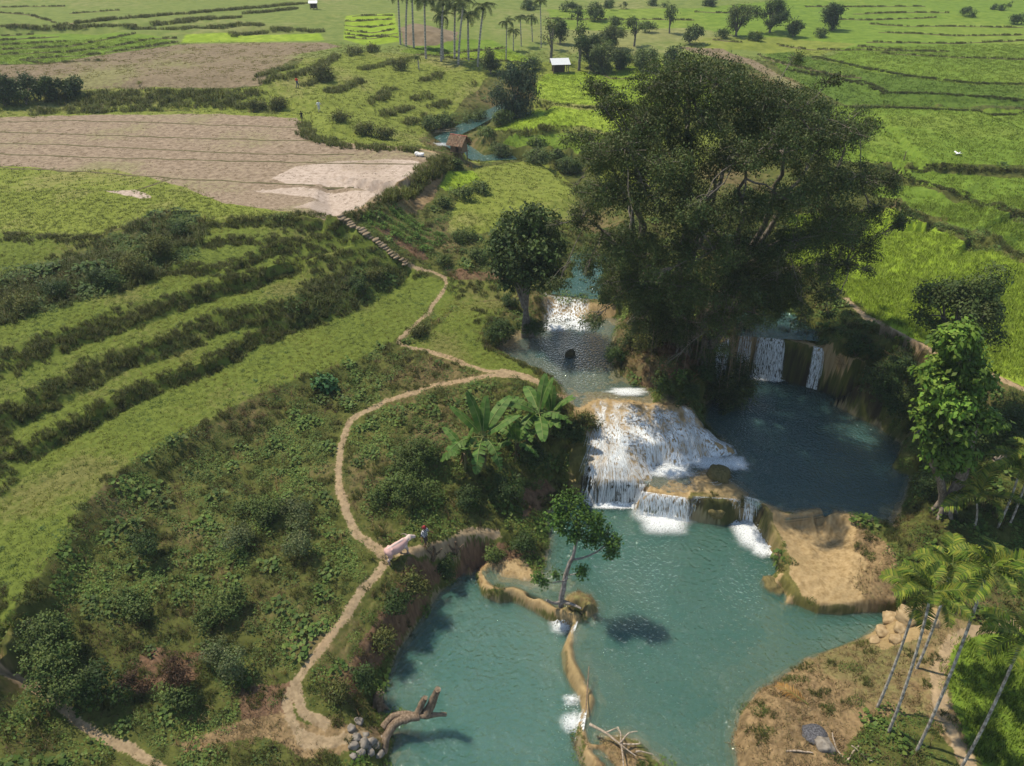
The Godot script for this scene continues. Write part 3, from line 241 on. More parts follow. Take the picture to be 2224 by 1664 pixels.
var WATERS := {
"left":[0,[-1.4,-34.33,-3.21,-34.05,-5.14,-31.98,-6.36,-29.98,-7.41,-27.48,-7.8,-24.91,-7.81,-22.72,-6.92,-21.7,-6.49,-16.8,5.38,-16.8,4.48,-20.37,3.9,-22.21,4.23,-24.07,3.44,-26.09,3.33,-27.48,3.79,-29.12,2.65,-30.15,1.55,-30.98,-0.76,-31.71,-1.59,-32.35]],
"main":[0.6,[-1.94,-32.69,-1.56,-31.7,-0.75,-31.33,0.11,-31.48,1.53,-30.68,2.62,-29.9,3.72,-29.69,3.73,-28.63,3.55,-27.98,3.18,-27.24,3.22,-26.25,3.61,-25.21,3.86,-24.55,4.12,-23.8,3.89,-23.13,3.64,-22.34,3.54,-21.71,3.75,-20.85,4.46,-19.46,4.67,-16.52,13.42,-16.52,12.12,-20.03,12.92,-22.86,14.97,-24.78,18.25,-26.86,21.42,-28.14,23.95,-30.18,21.43,-30.89,19.11,-32.38,18.85,-35.2,17.73,-38.8,14.97,-39.52,11.41,-39.87,7.87,-40.77,4.54,-41.28,2.49,-40.77,1.4,-37.4,0.42,-34.37]],
"dark":[2.3,[15.01,-50.32,17.64,-54.29,22.42,-56.25,28.03,-54.67,31.44,-53.17,32.52,-47.05,31.34,-42.4,27.96,-37.39,25.44,-33.92,23.04,-33.11,22.18,-35.39,20.57,-35.95,17.99,-35.52,16.84,-36.57,16.35,-37.03,15.71,-37.67,13.17,-38.43,11.84,-38.14,10.59,-38.24,9.17,-39.3,9.89,-41.86,14.28,-43.5,14.46,-47.68]],
"stream":[4.7,[-2.58,-53.76,0.16,-56.58,3.54,-59.62,10.35,-60.08,9.06,-50.07,13.31,-45.37,11.9,-44.29,10.04,-44.4,8.02,-44.64,6.36,-45.18,4.89,-43.99,2.64,-47.38,-0.98,-51.14]]}
var RIVERS := [
[1.5,[-0.45,8.9,-124.9,-3.33,8.7,-119.44,-6.6,8.5,-112.49,-9.61,8.3,-106.76,-6.67,8.2,-101.21,-4.32,8.1,-97.19,0.25,8,-98.61]],
[2.4,[8.63,6.3,-69.64,7.13,5.75,-65.3,5.93,5.68,-61.23]],
[3.6,[25.07,6.6,-85.58,24.05,6.4,-73.07,23.62,6.15,-64.44,23.06,6,-58.02,22.36,5.92,-53.03]]]
# where single things stand: x, y, z (then height, width)
var SPOT := {"buffalo":[-6.8,3.11,-31.44],
"person":[-5.3,2.87,-32.48],
"red":[-32.59,12.69,-118.3],
"white":[-27.35,11.31,-108.58],
"dark":[-28.74,11.11,-104.08],
"hut":[-6.59,9.68,-92.49],
"shed":[8.47,11.35,-138.38],
"roofhut":[-46.24,15.63,-191.53],
"log":[-6.16,0.3,-22.4],
"stump":[-7.12,0.01,-23.51],
"driftwood":[4.51,1,-21.34],
"stub_a":[-4.9,2.13,-32.3],
"stub_b":[-3.63,1.62,-33.18],
"pole":[3.98,0.9,-23.74],
"islet_tree":[2.94,1,-29.77],
"sack":[-11.18,11.1,-87.69],
"bird":[52.92,11.29,-88],
"perched":[15.59,23.48,-46],
"left_tree":[0.96,4.87,-55.69],
"banana_a":[-1.94,3.65,-39.17],
"banana_b":[1.78,3.99,-41.59],
"banana_c":[0.13,3.72,-40.35],
"right_tree":[27.4,3.6,-34.86],
"back_tree":[32.16,5.43,-42.4],
"ash":[14.89,1.63,-20.96],
"rockpile":[-7.26,1.01,-20.8],
"frond":[15.2,1.49,-22.68],
"fallen":[32.94,4.88,-37.92],
"bamboo":[-10.48,7.95,-109.13],
"post":[45.83,10.64,-86.45],
"taro":[-14.13,5.42,-46.61],
"brown_a":[-16.85,2.61,-23.24,2.59,2.13],
"brown_b":[-18.85,2.76,-22.74,1.86,1.45],
"sapling":[-30.03,12.02,-113.5],
"water_rock":[4.85,4.7,-52.61]}
var TREES := [
[53.83,13.68,-169.03,7.05,7.55],
[67.27,13.89,-170.16,6.57,5.06],
[46.16,13.38,-166.09,7.13,4.58],
[57.32,13.41,-164.62,3.58,2.84],
[-73.71,11.54,-111.82,4.42,4.45],
[-70.83,11.58,-112.24,4.67,5.27],
[-67.71,11.81,-114.19,3.91,4.11],
[-65.1,12.17,-114.97,3.09,3.58],
[0.28,9.54,-113.74,7.57,7.74],
[11.85,11.38,-139.95,8.17,3.95],
[15.97,11.21,-138.32,4.93,5.87],
[19.32,11.43,-140.55,3.79,3.8],
[7.08,11.97,-144.2,8.55,3.37],
[24.06,12.7,-157.63,6.7,6.02],
[32.9,13.53,-168.83,5.36,4.26],
[14.08,13.82,-174.93,4.11,3.4],
[14.1,11.53,-142.21,6.29,4.17],
[19.3,12.56,-155.75,4.81,4.33],
[24.02,11.35,-138.83,4.13,4.57],
[29.03,11.6,-141.79,3.59,5.32],
[9.52,13,-158.48,4.7,3.29],
[18.6,14.23,-182.8,3.62,4.16],
[35.48,12.77,-160.06,3.6,3.7],
[-3.69,11.47,-136.05,3.7,3.53]]
var SHRUBS := [
[-1.29,7.95,-98.57,1.94,3.08],
[3.22,8.16,-94.93,2,3.22],
[7.43,7.01,-94.75,2.49,3.6],
[-1.62,9.1,-110.56,3.1,4.46],
[-6.09,7.94,-115.9,2.44,4.25],
[-9.63,8.22,-111.45,2.76,4.37],
[-6.91,7.73,-105.25,1.72,2.61],
[-12.12,8.89,-109.28,1.81,3.35],
[-3.54,9.26,-102.34,1.96,2.53],
[23.02,11.7,-143.49,3.09,4.54],
[16.36,12.52,-153.31,3.24,5.34],
[22.46,13.73,-175.58,2.71,4.01],
[3.6,11.64,-139.32,3.02,3.27],
[28.66,13.53,-170.18,2.64,3.51],
[42.91,13.27,-164.37,2.74,3.78],
[48.77,13.15,-161.56,2.37,3.35],
[62.31,13.59,-163.3,2.13,3.38],
[-28.78,13.48,-143.01,1.53,5.82],
[-26.1,13.34,-146.93,1.41,5.12],
[-19.46,12.6,-134.72,1.69,4.75],
[-29.79,12.93,-124.12,2.72,4.4],
[-33.37,11.19,-111.39,1.73,3.36],
[-36.73,11.13,-111.35,1.41,3.36],
[-22.64,11.78,-101.53,1.54,3.46],
[-19.19,10.8,-98.75,1.65,3.64],
[-16.69,10.41,-97.96,1.65,3.02],
[5.75,7.56,-97.39,2.29,3.67],
[3.39,8.39,-100.97,1.47,2.51],
[-3.48,8.61,-82.08,1.6,3.16],
[-5.46,8.6,-79.75,1.83,2.57],
[-7.33,8.63,-77.41,1.54,2.01],
[-6.48,9.32,-88.49,1.5,2.23],
[102.38,15.02,-186.64,2.08,9.51],
[115.97,15.17,-194.04,1.95,8.76],
[107.55,14.63,-174.17,2.49,3.97],
[14.71,14.84,-194.39,2.64,8.78],
[23.94,15.09,-198.48,2.39,10.07],
[4.88,15.08,-196.73,2.57,7.77],
[35.35,15.34,-199.99,2,9.01],
[47.89,15.46,-200.73,2.01,6.78],
[-4.94,7.7,-69.87,1.46,2.79],
[-2.97,7.14,-66.53,1.43,3.15],
[-6.52,6.97,-65.82,1.19,1.97],
[-0.71,7.01,-65.2,1.66,2.22]]
var NEAR_SHRUBS := [
[-1.29,7.95,-98.57,1.94,3.08],
[3.22,8.16,-94.93,2,3.22],
[7.43,7.01,-94.75,2.49,3.6],
[-15.87,3.94,-34.29,1.54,3.2],
[-13.5,3.82,-33.99,1.54,2.9],
[-16.31,3.67,-31.76,2.26,2.51],
[-12.62,3.39,-31.29,2.09,2.21],
[-21.5,4.18,-30.52,2.21,2.43],
[-20.6,3.71,-26.89,1.48,2.27],
[-16.03,3.04,-27.13,2.24,2.82],
[-23.37,4.11,-24.2,3.17,3.08],
[-24.07,4.52,-24.45,1.78,2.13],
[-22.16,3.2,-22.18,3.91,3.44],
[-20.2,2.84,-22.17,3.26,2.77],
[-14.09,2.42,-23.78,2.61,2.16],
[-15.48,2.64,-24.46,2.6,1.7],
[-16.55,2.37,-21.97,1.88,2.08],
[-7.29,4.28,-37.93,2.71,3.09],
[-5.5,4.18,-38.54,2.73,2.81],
[-6.17,3.73,-35.81,2.7,3.29],
[-7.93,3.86,-35.67,1.94,2.39],
[-3.2,2.97,-35.76,1.98,2.41],
[-0.81,2.5,-37.18,2.41,2.49],
[1.43,2.84,-40.16,2.85,2.6],
[4.11,3.59,-41.83,2.84,2.65],
[5.14,4.22,-42.65,2.43,2],
[2.83,4.65,-43.48,2.23,2.02],
[-5.7,1.76,-30.23,2.16,1.94],
[-6.58,1.6,-28.32,1.95,1.87],
[-7.18,0.98,-26.58,1.97,1.56],
[-8.04,1.17,-24.1,1.95,1.73],
[-8.74,1.67,-22.95,1.54,1.43],
[-4.25,0.63,-32.17,1.84,1.75],
[-1.37,0.74,-33.42,1.45,1.49],
[1.02,1.04,-33.95,1.64,2.09],
[28.9,3.51,-45.37,4.13,3.86],
[30.64,3.02,-44.27,4.53,3.81],
[31.08,5.17,-43.05,3.92,2.99],
[28.04,4.76,-46.65,2.89,3.18],
[31.54,5,-40.02,3.83,3.17],
[33.78,5.54,-39.83,3.79,2.83],
[31.24,3.98,-33.83,3.01,2.02],
[26.78,3.17,-36.43,2.75,2.13],
[27.54,6.14,-49.83,1.47,2.56],
[29.16,6.54,-47.13,1.62,2.45],
[-1.02,4.76,-54.43,2.88,3.55],
[1.76,4.33,-55.18,3.57,2.4],
[-0.25,5.54,-59.82,1.39,1.68],
[8.38,4.8,-50.62,2.57,2.24],
[11,5.01,-46.27,2.07,2.1],
[13.02,4.63,-45.59,2.27,2.09],
[10.46,6.19,-50.46,2.5,2.21],
[15.01,4.54,-48.28,2.94,1.81],
[-31.84,9.67,-57.78,1.9,3.56],
[-33.8,9.61,-55.17,1.65,3.05],
[-31,10.21,-60.98,1.94,3.28],
[-36.77,9.58,-53.52,1.43,2.98],
[-38.53,9.48,-51.29,1.4,2.89],
[-30.62,10.54,-64.53,1.34,2.57],
[-12.67,7.11,-62.37,1.16,2.57],
[-13.96,7.09,-59.96,1.22,2.49],
[-8.02,5.81,-54.16,1.1,1.79]]
# palms: foot, then top of the trunk
var PALMS := [
[18.64,1.7,-22.47,18.47,9.54,-22.77],
[18.48,1.8,-20.94,17.8,11.11,-21.24],
[21.42,2.3,-24.44,21.12,8.85,-24.74],
[19.27,2.2,-19.84,18.65,13.77,-20.14],
[20.8,2.5,-18.87,20.52,10.96,-19.17],
[23.04,2.7,-18.28,22.51,10.94,-18.58],
[28.8,3.49,-33.52,28.21,5.6,-33.52],
[30.08,3.65,-33.35,29.71,8.46,-33.35],
[30.77,3.81,-33.4,30.16,8.77,-33.4]]
var COCONUTS := [
[-21.4,13.59,-153.79,-21.14,21.96,-153.79],
[-20.27,13.37,-153.07,-19.31,22.33,-153.07],
[-18.72,13.2,-152.6,-18.38,22.67,-152.6],
[-15.51,12.79,-142.99,-15.17,21.87,-142.99],
[-12.68,12.6,-141.85,-11.89,21.49,-141.85],
[-12.46,12.66,-143.36,-12.29,19.15,-143.36],
[-9.52,12.35,-140.12,-8.28,21.67,-140.12],
[-6.08,12.04,-140.11,-4.9,20.96,-140.11],
[-10.43,12.59,-144.22,-10,20.81,-144.22],
[-7.88,12.47,-143.55,-7.74,19.27,-143.55],
[-1.09,12.28,-143.77,-0.9,18.36,-143.77],
[1.8,13.03,-155.39,1.59,17.58,-155.39],
[0.26,12.79,-151.53,0.26,15.84,-151.53],
[4.05,13.27,-159.51,3.81,17.09,-159.51],
[5.64,12.89,-154.67,5.3,20.49,-154.67],
[-15.96,12.37,-135.17,-16.01,13.99,-135.17]]
# leaf masses of the big tree: centre, radius
var CROWN := [
[10.65,27.96,-45.99,1.89],
[9.06,27.02,-45.57,2.17],
[11.13,25.71,-53.75,2.55],
[12.17,27.12,-45.06,2.15],
[15.11,25.6,-54.3,2.58],
[14.39,26.17,-44.69,2.16],
[18.05,24.29,-54.7,2.63],
[8.05,25.33,-44.95,2.05],
[10.21,23.4,-54.42,2.48],
[6.28,25.78,-46.47,1.4],
[5.68,25.93,-49,0.88],
[11.15,25.5,-44.23,1.89],
[14.37,23.22,-55.2,2.35],
[16.78,25.8,-45.19,1.91],
[20.54,24.09,-54.16,2.29],
[18.22,24.55,-43.81,2.03],
[22.89,22.21,-54.02,2.49],
[20.48,24.42,-46.46,1.14],
[15.2,24.34,-42.63,1.85],
[20.17,21.21,-55.31,2.4],
[13.04,23.94,-42.2,1.58],
[17.7,20.4,-55.78,2.09],
[6.6,24.1,-43.51,1.76],
[8.72,21.47,-54.35,2.19],
[5.11,23.3,-44.43,1.53],
[6.62,21.08,-53.34,1.83],
[8.93,23.34,-42.45,1.87],
[4.03,23.73,-46.97,0.99],
[21.52,22,-45,1.71],
[24.08,20.61,-47.5,1.15],
[18.64,21.97,-43.32,1.94],
[23.92,18.68,-54.56,2.43],
[16.29,21.4,-42.49,1.92],
[13.5,20.99,-42.06,1.91],
[18.44,16.41,-55.93,2.54],
[10.78,20.97,-42.11,2.19],
[8.09,21.35,-42.65,2.2],
[5.48,21.19,-43.96,1.7],
[7.21,18.2,-53.87,2.07],
[4.54,19.31,-45.05,1.36],
[23.1,19.36,-45.77,1.34],
[22.39,17.71,-45.16,1.5],
[20.03,19.18,-43.78,1.73],
[25.17,15.61,-54.05,2.13],
[17.57,18.61,-42.94,1.72],
[22.96,14.12,-54.97,2.19],
[15.25,18.16,-42.54,1.88],
[20.34,13.16,-55.41,2.45],
[12.35,18.23,-42.39,2.28],
[16.69,13.09,-55.58,2.97],
[9.59,18.07,-42.76,2.3],
[6.88,17.63,-43.81,2.06],
[9,13.73,-54.02,2.53],
[5.21,16.22,-45.62,1.42],
[22.25,16.03,-45.28,1.08],
[19.71,15.91,-44.07,1.45],
[24.49,11.9,-53.74,1.76],
[21.14,14.04,-45.19,1.13],
[17.18,15.55,-43.44,1.65],
[22,10.79,-54.43,2.05],
[14.44,15.36,-43.15,1.97],
[18.82,10.23,-54.74,2.49],
[11.2,15.28,-43.32,2.4],
[8.32,15.25,-44.07,2.13],
[10.66,11.11,-53.74,2.58],
[6.84,13.15,-46.28,1.16],
[14.3,12.37,-44.34,1.76],
[16.76,12.71,-44.37,1.38],
[20.67,8.38,-53.41,1.66],
[19.29,13.21,-44.75,1.01],
[11.38,11.61,-45.08,1.8],
[17.08,15.11,-49.08,2.43],
[18.09,13.94,-45.63,1.95],
[21.95,16.31,-49.55,1.74],
[13.31,22.41,-47.95,1.93],
[6.69,23.12,-46.76,2.12],
[17.68,23.22,-49.09,1.62],
[14.37,24.54,-45.51,2.01],
[10.01,22.27,-49.92,2.23],
[12.04,12.21,-47.93,2.24],
[10.82,12.21,-48.61,2.51],
[19.11,21.99,-47.13,1.61],
[8.34,24.93,-46.86,1.86],
[7.07,16.9,-47.02,1.81],
[18.47,19.67,-46.92,1.88],
[16.84,24.32,-49.89,1.53],
[17.99,15.11,-45.58,2.17],
[11.84,18.86,-45.54,1.53],
[9.99,13.08,-46.38,2.23],
[11.72,21.04,-47.86,2.11],
[9.09,15,-49.09,2.37],
[8.16,21.1,-48.25,2.23],
[12.76,12.79,-47.95,1.92],
[10.57,23.84,-45.85,1.52],
[17.77,12.51,-46.23,1.66],
[21.22,18.81,-47.33,1.73],
[16.33,14.49,-47.55,1.97],
[7.91,14.03,-45.65,1.97],
[18.52,23.66,-48.79,2.21],
[10.7,9.12,-49.73,0.47],
[3.17,15.14,-44.33,0.84],
[18.62,14.55,-42.66,0.64],
[14.76,25.64,-41.42,0.82],
[26.37,14.37,-55.15,0.65],
[9.71,24.84,-56.03,0.75],
[7.2,13.33,-50.48,0.74],
[27.47,14.58,-56.33,0.55],
[17.18,25,-50.52,0.59],
[9.98,21.52,-39.62,0.79],
[8.78,10.75,-46.36,0.84],
[5.64,21.91,-54.64,0.74],
[9.45,24.85,-44.64,0.82],
[5.66,18.01,-55.15,0.46],
[12.88,24.94,-41.38,0.52],
[5.55,21.14,-48.91,0.5],
[25.09,19.02,-45.41,0.59],
[5.52,25.91,-45.89,0.61],
[10.4,21.89,-39.68,0.84],
[10.97,8.87,-44.45,0.68],
[25.53,12.25,-55.66,0.6],
[14.83,24.91,-41.5,0.5],
[10.26,27.04,-44.32,0.68],
[19.53,12.36,-43.99,0.62],
[23.03,22.13,-44.07,0.79],
[12.91,24.2,-40.12,0.62],
[24.77,18.86,-45.01,0.46],
[12.34,9.36,-48.89,0.61],
[20.05,6.53,-55.17,0.55],
[20.55,15.55,-58.84,0.85],
[14.52,10.78,-43.29,0.75],
[4.8,17.84,-55.21,0.46],
[23.72,17.53,-48.17,0.72],
[18.46,27.39,-45.54,0.62],
[24.39,16.01,-49.71,0.79],
[8.38,17.61,-40.05,0.75],
[6.39,17.89,-55.3,0.76],
[2.61,18.93,-44.59,0.58],
[21.68,21.21,-58.85,0.56],
[5.16,26.49,-49.62,0.84],
[5.61,15.96,-42.29,0.71],
[23,23.69,-56.66,0.51],
[7.44,20.87,-55.46,0.49],
[22.41,17.26,-47.06,0.8],
[20.8,24.4,-46.05,0.59],
[5.35,15.31,-46.56,0.7],
[9.35,9.78,-54.96,0.48],
[19.31,22.67,-42.19,0.54],
[21.29,11.4,-57.47,0.59],
[24.07,14.35,-50.72,0.55],
[22.94,9.02,-54.78,0.74],
[20.48,26.69,-57.34,0.75],
[5.44,26.34,-48.84,0.7],
[25.65,11.86,-55.38,0.77],
[21.76,24.74,-46.53,0.83],
[13.57,11.34,-44.09,0.48],
[13.85,26.09,-58.2,0.64],
[5.56,11.62,-45.53,0.82],
[23.6,16.62,-45.22,0.6],
[18.23,10.85,-57.41,0.78],
[6.84,20.36,-40.46,0.75],
[25.11,19.3,-45.22,0.83],
[19.72,25.06,-42.94,0.85],
[14.65,25.54,-56.44,0.61],
[7.05,12.62,-49.62,0.74],
[6.16,21.76,-49.08,0.47],
[21.18,14.5,-43.37,0.72],
[17.54,20.26,-56.74,0.59],
[14.82,23.15,-56.35,0.64],
[25.84,18.09,-55.16,0.78],
[22,12.12,-45.46,0.52],
[5.88,11.35,-46.46,0.77],
[10.29,27.84,-42.93,0.54],
[9.9,26.65,-55.98,0.66],
[25.5,23.35,-56,0.78],
[23.48,21.44,-44.34,0.56],
[4.84,16.09,-43.73,0.48],
[23.83,15.53,-45.22,0.55]]
var TRUNKS := [
[11.8,7.11,-52.46],
[13.36,6.91,-50.69],
[10.86,6.79,-54.8],
[15.21,6.27,-50.33]]
# field bunds and grassy terrace edges, centre lines as x, z pairs
var BUNDS := [
[-70.2,-104,-60.7,-105.3,-44.5,-103.3,-28.9,-101.2],
[-67.2,-98.9,-57.6,-98,-41.9,-96.1,-23.6,-94.1],
[-64,-93.5,-54.4,-92.7,-43.9,-91,-32.5,-89,-19.1,-88.2],
[-61.4,-89,-51.8,-87.5,-38.3,-86.5,-28.2,-85.5,-10.9,-84.4],
[-58.2,-83.4,-46.8,-81.7,-37.2,-79.6,-27.1,-77.8,-16.9,-76.3],
[-39,-75.5,-37.1,-79.4],
[-88.6,-137.7,-77.8,-140.2,-68,-152.3,-64.4,-154.3],
[-82.3,-132.9,-71.6,-138.9],
[-71.2,-139.9,-63.2,-152.1],
[-91.4,-142.6,-80.5,-145.7,-72.9,-155.8],
[-94.2,-147.3,-84.1,-151.1],
[-97.1,-152.4,-87.7,-156.4],
[-100.1,-157.6,-94.6,-159.2],
[-82.3,-132.9,-77.1,-129.6,-69.3,-134],
[-113,-180.7,-105.4,-178.1,-93.7,-167],
[-118.2,-189.7,-104.3,-191.7],
[-97.1,-179.6,-88.6,-185.6],
[-36.2,-176.6,-25.9,-178],
[-35.3,-171.5,-25.1,-172.4],
[-34.1,-166.3,-23.7,-163.5],
[-33.3,-162,-22.8,-158.6],
[-35.4,-180.6,-26.5,-182.9],
[-32.4,-158.1,-22.5,-157.7],
[-17.5,-146.1,-8.9,-144.1,2.8,-143.2],
[-13.4,-147.3,-4.1,-152.2,-1.4,-153.6],
[7.7,-184.5,30.7,-183.8,40.9,-182.5],
[42.8,-192.3,63.3,-188.3],
[70.9,-198.7,100.8,-200.3],
[79.1,-190.6,101.2,-189.5],
[72.1,-183.1,95.8,-184.8],
[78.6,-178.2,85.3,-172.9,107.1,-169.6],
[76,-167,88.4,-161.3,102.5,-161.4],
[68.9,-156.3,84.6,-153.6,99.3,-155.8],
[52.9,-159.4,59.3,-151.6,68.2,-148.1,80.3,-146.5],
[67.3,-145.9,78.3,-140.8,89.6,-138.8],
[40.6,-162.7,45.6,-160.2],
[73.2,-147.8,65.8,-152.9],
[47.5,-153,48.8,-140.3,52.5,-132.3,56.8,-127.5],
[13.6,-140.8,17,-134.2,23.2,-133.4]]
var EDGES := [
[-32.3,-36.3,-31,-37.5,-29.2,-40.6,-27.7,-42.8,-25.9,-45.2,-23.2,-47.6,-21.9,-49.5,-21.1,-51.6,-18.7,-53.8,-16.1,-55.8],
[-33.5,-39,-32.3,-41.2,-31.3,-43.5,-30.8,-45.4,-29.2,-47,-26.9,-48.5,-25.7,-50.2,-24.5,-52,-22.9,-53.3,-20.9,-54.1,-18.2,-55.7],
[-36.1,-44.2,-34.6,-46.3,-32.9,-48.3,-31.6,-50.3,-29.9,-51.7,-28.4,-52.9,-26.9,-54.5,-25.2,-56.2,-22.9,-57.7,-20.8,-60.3,-18.7,-61.9,-15.7,-63.9],
[-29.7,-58.8,-25.7,-58.3,-23.6,-59.8,-21.4,-63,-19.1,-66,-16.5,-67.3],
[-28,-63,-25.3,-63.8,-21.5,-63.5],
[-29,-66.1,-26.6,-66.9,-22.3,-67.1,-18.1,-69.7],
[-46.2,-62.9,-41.4,-62.5,-37.1,-62.5],
[-102.7,-162.7,-90.1,-162.8,-72.6,-163.5,-59.2,-165.6,-50.4,-164.8],
[-91.1,-165.5,-79.7,-174.3,-72,-180.3,-58.9,-191.5,-50.9,-203],
[-73.9,-167.2,-66.7,-171,-58.3,-175.5],
[-70.6,-171.2,-63.7,-173.7],
[-60,-181,-53.1,-186,-49.5,-192.5],
[-54.9,-158.1,-47.2,-163.1,-38,-163.4],
[-67.7,-109.2,-60.4,-110.4,-51.4,-111.7],
[-66.4,-113,-51.9,-113.3],
[-68.7,-114.5,-52.3,-114.7,-37.5,-114.4],
[-63.8,-115.9,-47.5,-116.1,-37.4,-115.8],
[-51.8,-113.1,-42.6,-112.9,-34,-111.3],
[-28.4,-117.1,-26.2,-120.3,-24.2,-125.2],
[-25.4,-131.5,-22.7,-135.5,-20.3,-138.3,-17.5,-143],
[-21.2,-115,-19.8,-118.8,-19,-123.6],
[-15.2,-120,-12.9,-123],
[-14.7,-128.6,-12.9,-132.2,-12,-134.5],
[-19,-109.9,-15.7,-115.7],
[-15.3,-108.9,-12.5,-114.2],
[-12.6,-118.3,-9.9,-121.1],
[-39.4,-121.3,-36.1,-129.2],
[-38,-119.5,-34.4,-123.1,-31.8,-130.4,-31.1,-141.4],
[-32.3,-119.8,-28.8,-124.6],
[-27.4,-117.5,-25.2,-122.7],
[48.2,-110.3,55.8,-109.5,64.9,-107.9,72.9,-108.9],
[54.8,-143.8,58.9,-135.1,63.1,-126.8,71,-120.5,78.6,-119.8],
[48.3,-138.4,52.4,-131.8,56.2,-125.6,56.4,-117.3,74.7,-112.5],
[43.6,-84.9,48,-85.2,52.9,-84.3,58.5,-83.6],
[44.3,-83.5,46.3,-80.9,49.1,-76.4,51.6,-71.4],
[39.4,-78.9,41,-75.5,42.5,-72.4,44.9,-67.8,46.6,-62.3],
[-7.8,-90.7,-8.6,-86.1,-10.2,-81.4,-11.6,-76.4,-13,-72.5,-14.9,-69.8,-16.3,-67.8],
[-8,-88.9,-9.1,-84,-10.6,-80.3,-12.3,-74.4],
[-28.2,-102.3,-25.9,-96.4,-21.9,-92.5,-17.3,-91.3,-11.5,-89.6],
[3.8,-117.1,9.8,-112.9,20,-112.4],
[-3,-104.7,2.8,-104.3,10,-105.5]]
# falling water: lip from, lip to, level below, drift x, drift z, strands
var FALLS := [
[16.61,5.85,-51.64,17.98,5.85,-52.92,2.3,-0.1,1,70],
[19.08,5.85,-53.94,20.09,5.85,-53.78,2.3,0,0.6,26],
[20.49,5.85,-53.7,22.52,5.85,-52.77,2.3,0,0.9,120],
[24.51,5.85,-51.78,25.22,5.85,-51.34,2.3,0,0.7,60],
[15.68,2.25,-37.77,16.74,2.25,-37.27,0.6,0.1,0.55,90],
[8.75,2.25,-38.2,11.97,2.25,-37.5,0.6,0,0.5,170],
[3.82,0.62,-28.68,3.54,0.62,-27.89,0,-0.35,0.05,34],
[3.89,0.62,-23.11,3.53,0.62,-21.65,0,-0.35,0,40],
[12.21,2.42,-37.54,15.39,2.42,-37.26,0.6,0,0.25,26]]
# froth: centre, reach x, reach z, bubbles
var FROTH := [
[17.8,2.3,-51.29,0.95,0.9,420],
[22,2.3,-52.72,1.7,0.6,420],
[19.78,2.3,-53.69,0.8,0.45,110],
[25.73,2.3,-51.79,0.95,0.6,300],
[10.39,0.6,-37.4,1.75,1.3,1700],
[16.08,0.6,-36.06,1.2,1.4,1300],
[16.62,0.6,-34.7,0.9,0.8,420],
[7.29,0.6,-38.7,1.6,0.35,260],
[5.37,0.6,-39.04,0.6,0.3,80],
[11.3,2.3,-40.4,1.5,0.7,520],
[14.62,2.3,-41.23,1.9,0.65,700],
[16.14,2.3,-41.33,0.8,0.8,260],
[3.01,0,-28.88,0.75,0.5,130],
[3.25,0,-24.01,0.5,0.35,90],
[3.21,0,-22.72,0.6,0.6,130],
[8.88,4.7,-46.99,1.35,0.5,520],
[3.65,4.7,-57.34,0.9,0.6,330],
[5.75,4.7,-58.03,1,0.45,240],
[-9.65,8.3,-103.14,1.3,0.9,60]]
var LOG := [
[-6.6,0.7,-21.97,-6.15,0.95,-22.41,-5.45,1.15,-22.43,-4.6,1.2,-22.29,-4,1.1,-22.43,-3.39,0.95,-22.55],
[-6.51,0.1,-20.97,-6.35,0.6,-21.6,-5.9,1,-22.08,-5.28,1.15,-22.21,-4.74,1.2,-22.32],
[-4.41,1.15,-22.43,-4.12,1.69,-22.6,-3.74,2.99,-22.6],
[-4.89,1.15,-22.36,-4.63,1.69,-22.6,-4.39,2.32,-22.6]]
var DEAD_BRANCH := [
[3.93,1.15,-21.8,4.68,1.3,-21.24,5.28,1.35,-20.65,6.03,1.1,-20.18],
[4.68,1.35,-21.23,5.31,1.35,-21.5],
[5.28,1.4,-21.5,5.4,1.4,-21.11,5.3,1.4,-20.62],
[5.34,1.45,-20.66,5.76,1.45,-21.12,6.24,1.45,-21.24],
[5.34,1.35,-20.65,5.8,1.35,-20.62,6.3,1.35,-20.65],
[5.37,1.3,-20.54,5.37,1.3,-20.07,5.34,1.3,-19.54],
[6.04,1.2,-20.33,6.31,1.2,-20.36,6.89,1.1,-20.25]]
var POLE := [
[4.19,1.25,-25.19,4.04,1,-24.17,3.82,0.95,-22.64]]
var STAIR := [
[-16.49,11,-67.99],
[-14.88,10.2,-67.17],
[-13.1,9.1,-66.41],
[-11.32,8,-65.65],
[-9.77,7.2,-65.09],
[-7.8,6.6,-64.93],
[-6.5,6.25,-63.91]]
var CROP_ROWS := [
[-12.64,10.43,-72.45,-6.69,7.71,-69.12],
[-13.53,10.5,-70.93,-7.39,7.66,-68.64],
[-14.29,10.36,-69.87,-7.79,7.52,-67.8],
[-14.93,10.28,-69.32,-8.65,7.56,-67.36],
[-12.17,10.3,-73.38,-6.42,7.81,-69.85]]
var BOULDERS := [
[21.24,0.93,-27.61,0.42],
[22.22,0.85,-28.59,0.5],
[21.97,1.63,-27.32,0.36],
[22.54,1.92,-27.89,0.6],
[23.48,1.92,-28.21,0.5],
[23.36,2.42,-27.16,0.42],
[21.45,1.49,-26.64,0.36],
[20.63,0.91,-27.09,0.3]]
var ROCK_PILE := [
[-7.72,1.31,-21.03,0.22],
[-7.33,1.06,-21.3,0.18],
[-7.77,1.29,-20.64,0.25],
[-7.36,1.09,-20.8,0.3],
[-6.97,0.84,-21.07,0.25],
[-7.03,0.76,-20.64,0.26],
[-7.41,1.04,-20.36,0.24],
[-7.69,1.19,-20.15,0.2],
[-6.62,0.37,-20.7,0.22],
[-6.82,0.67,-21,0.2],
[-8.01,1.44,-21.44,0.2],
[-7.79,1.19,-21.97,0.22],
[-6.51,0.32,-21.51,0.2]]
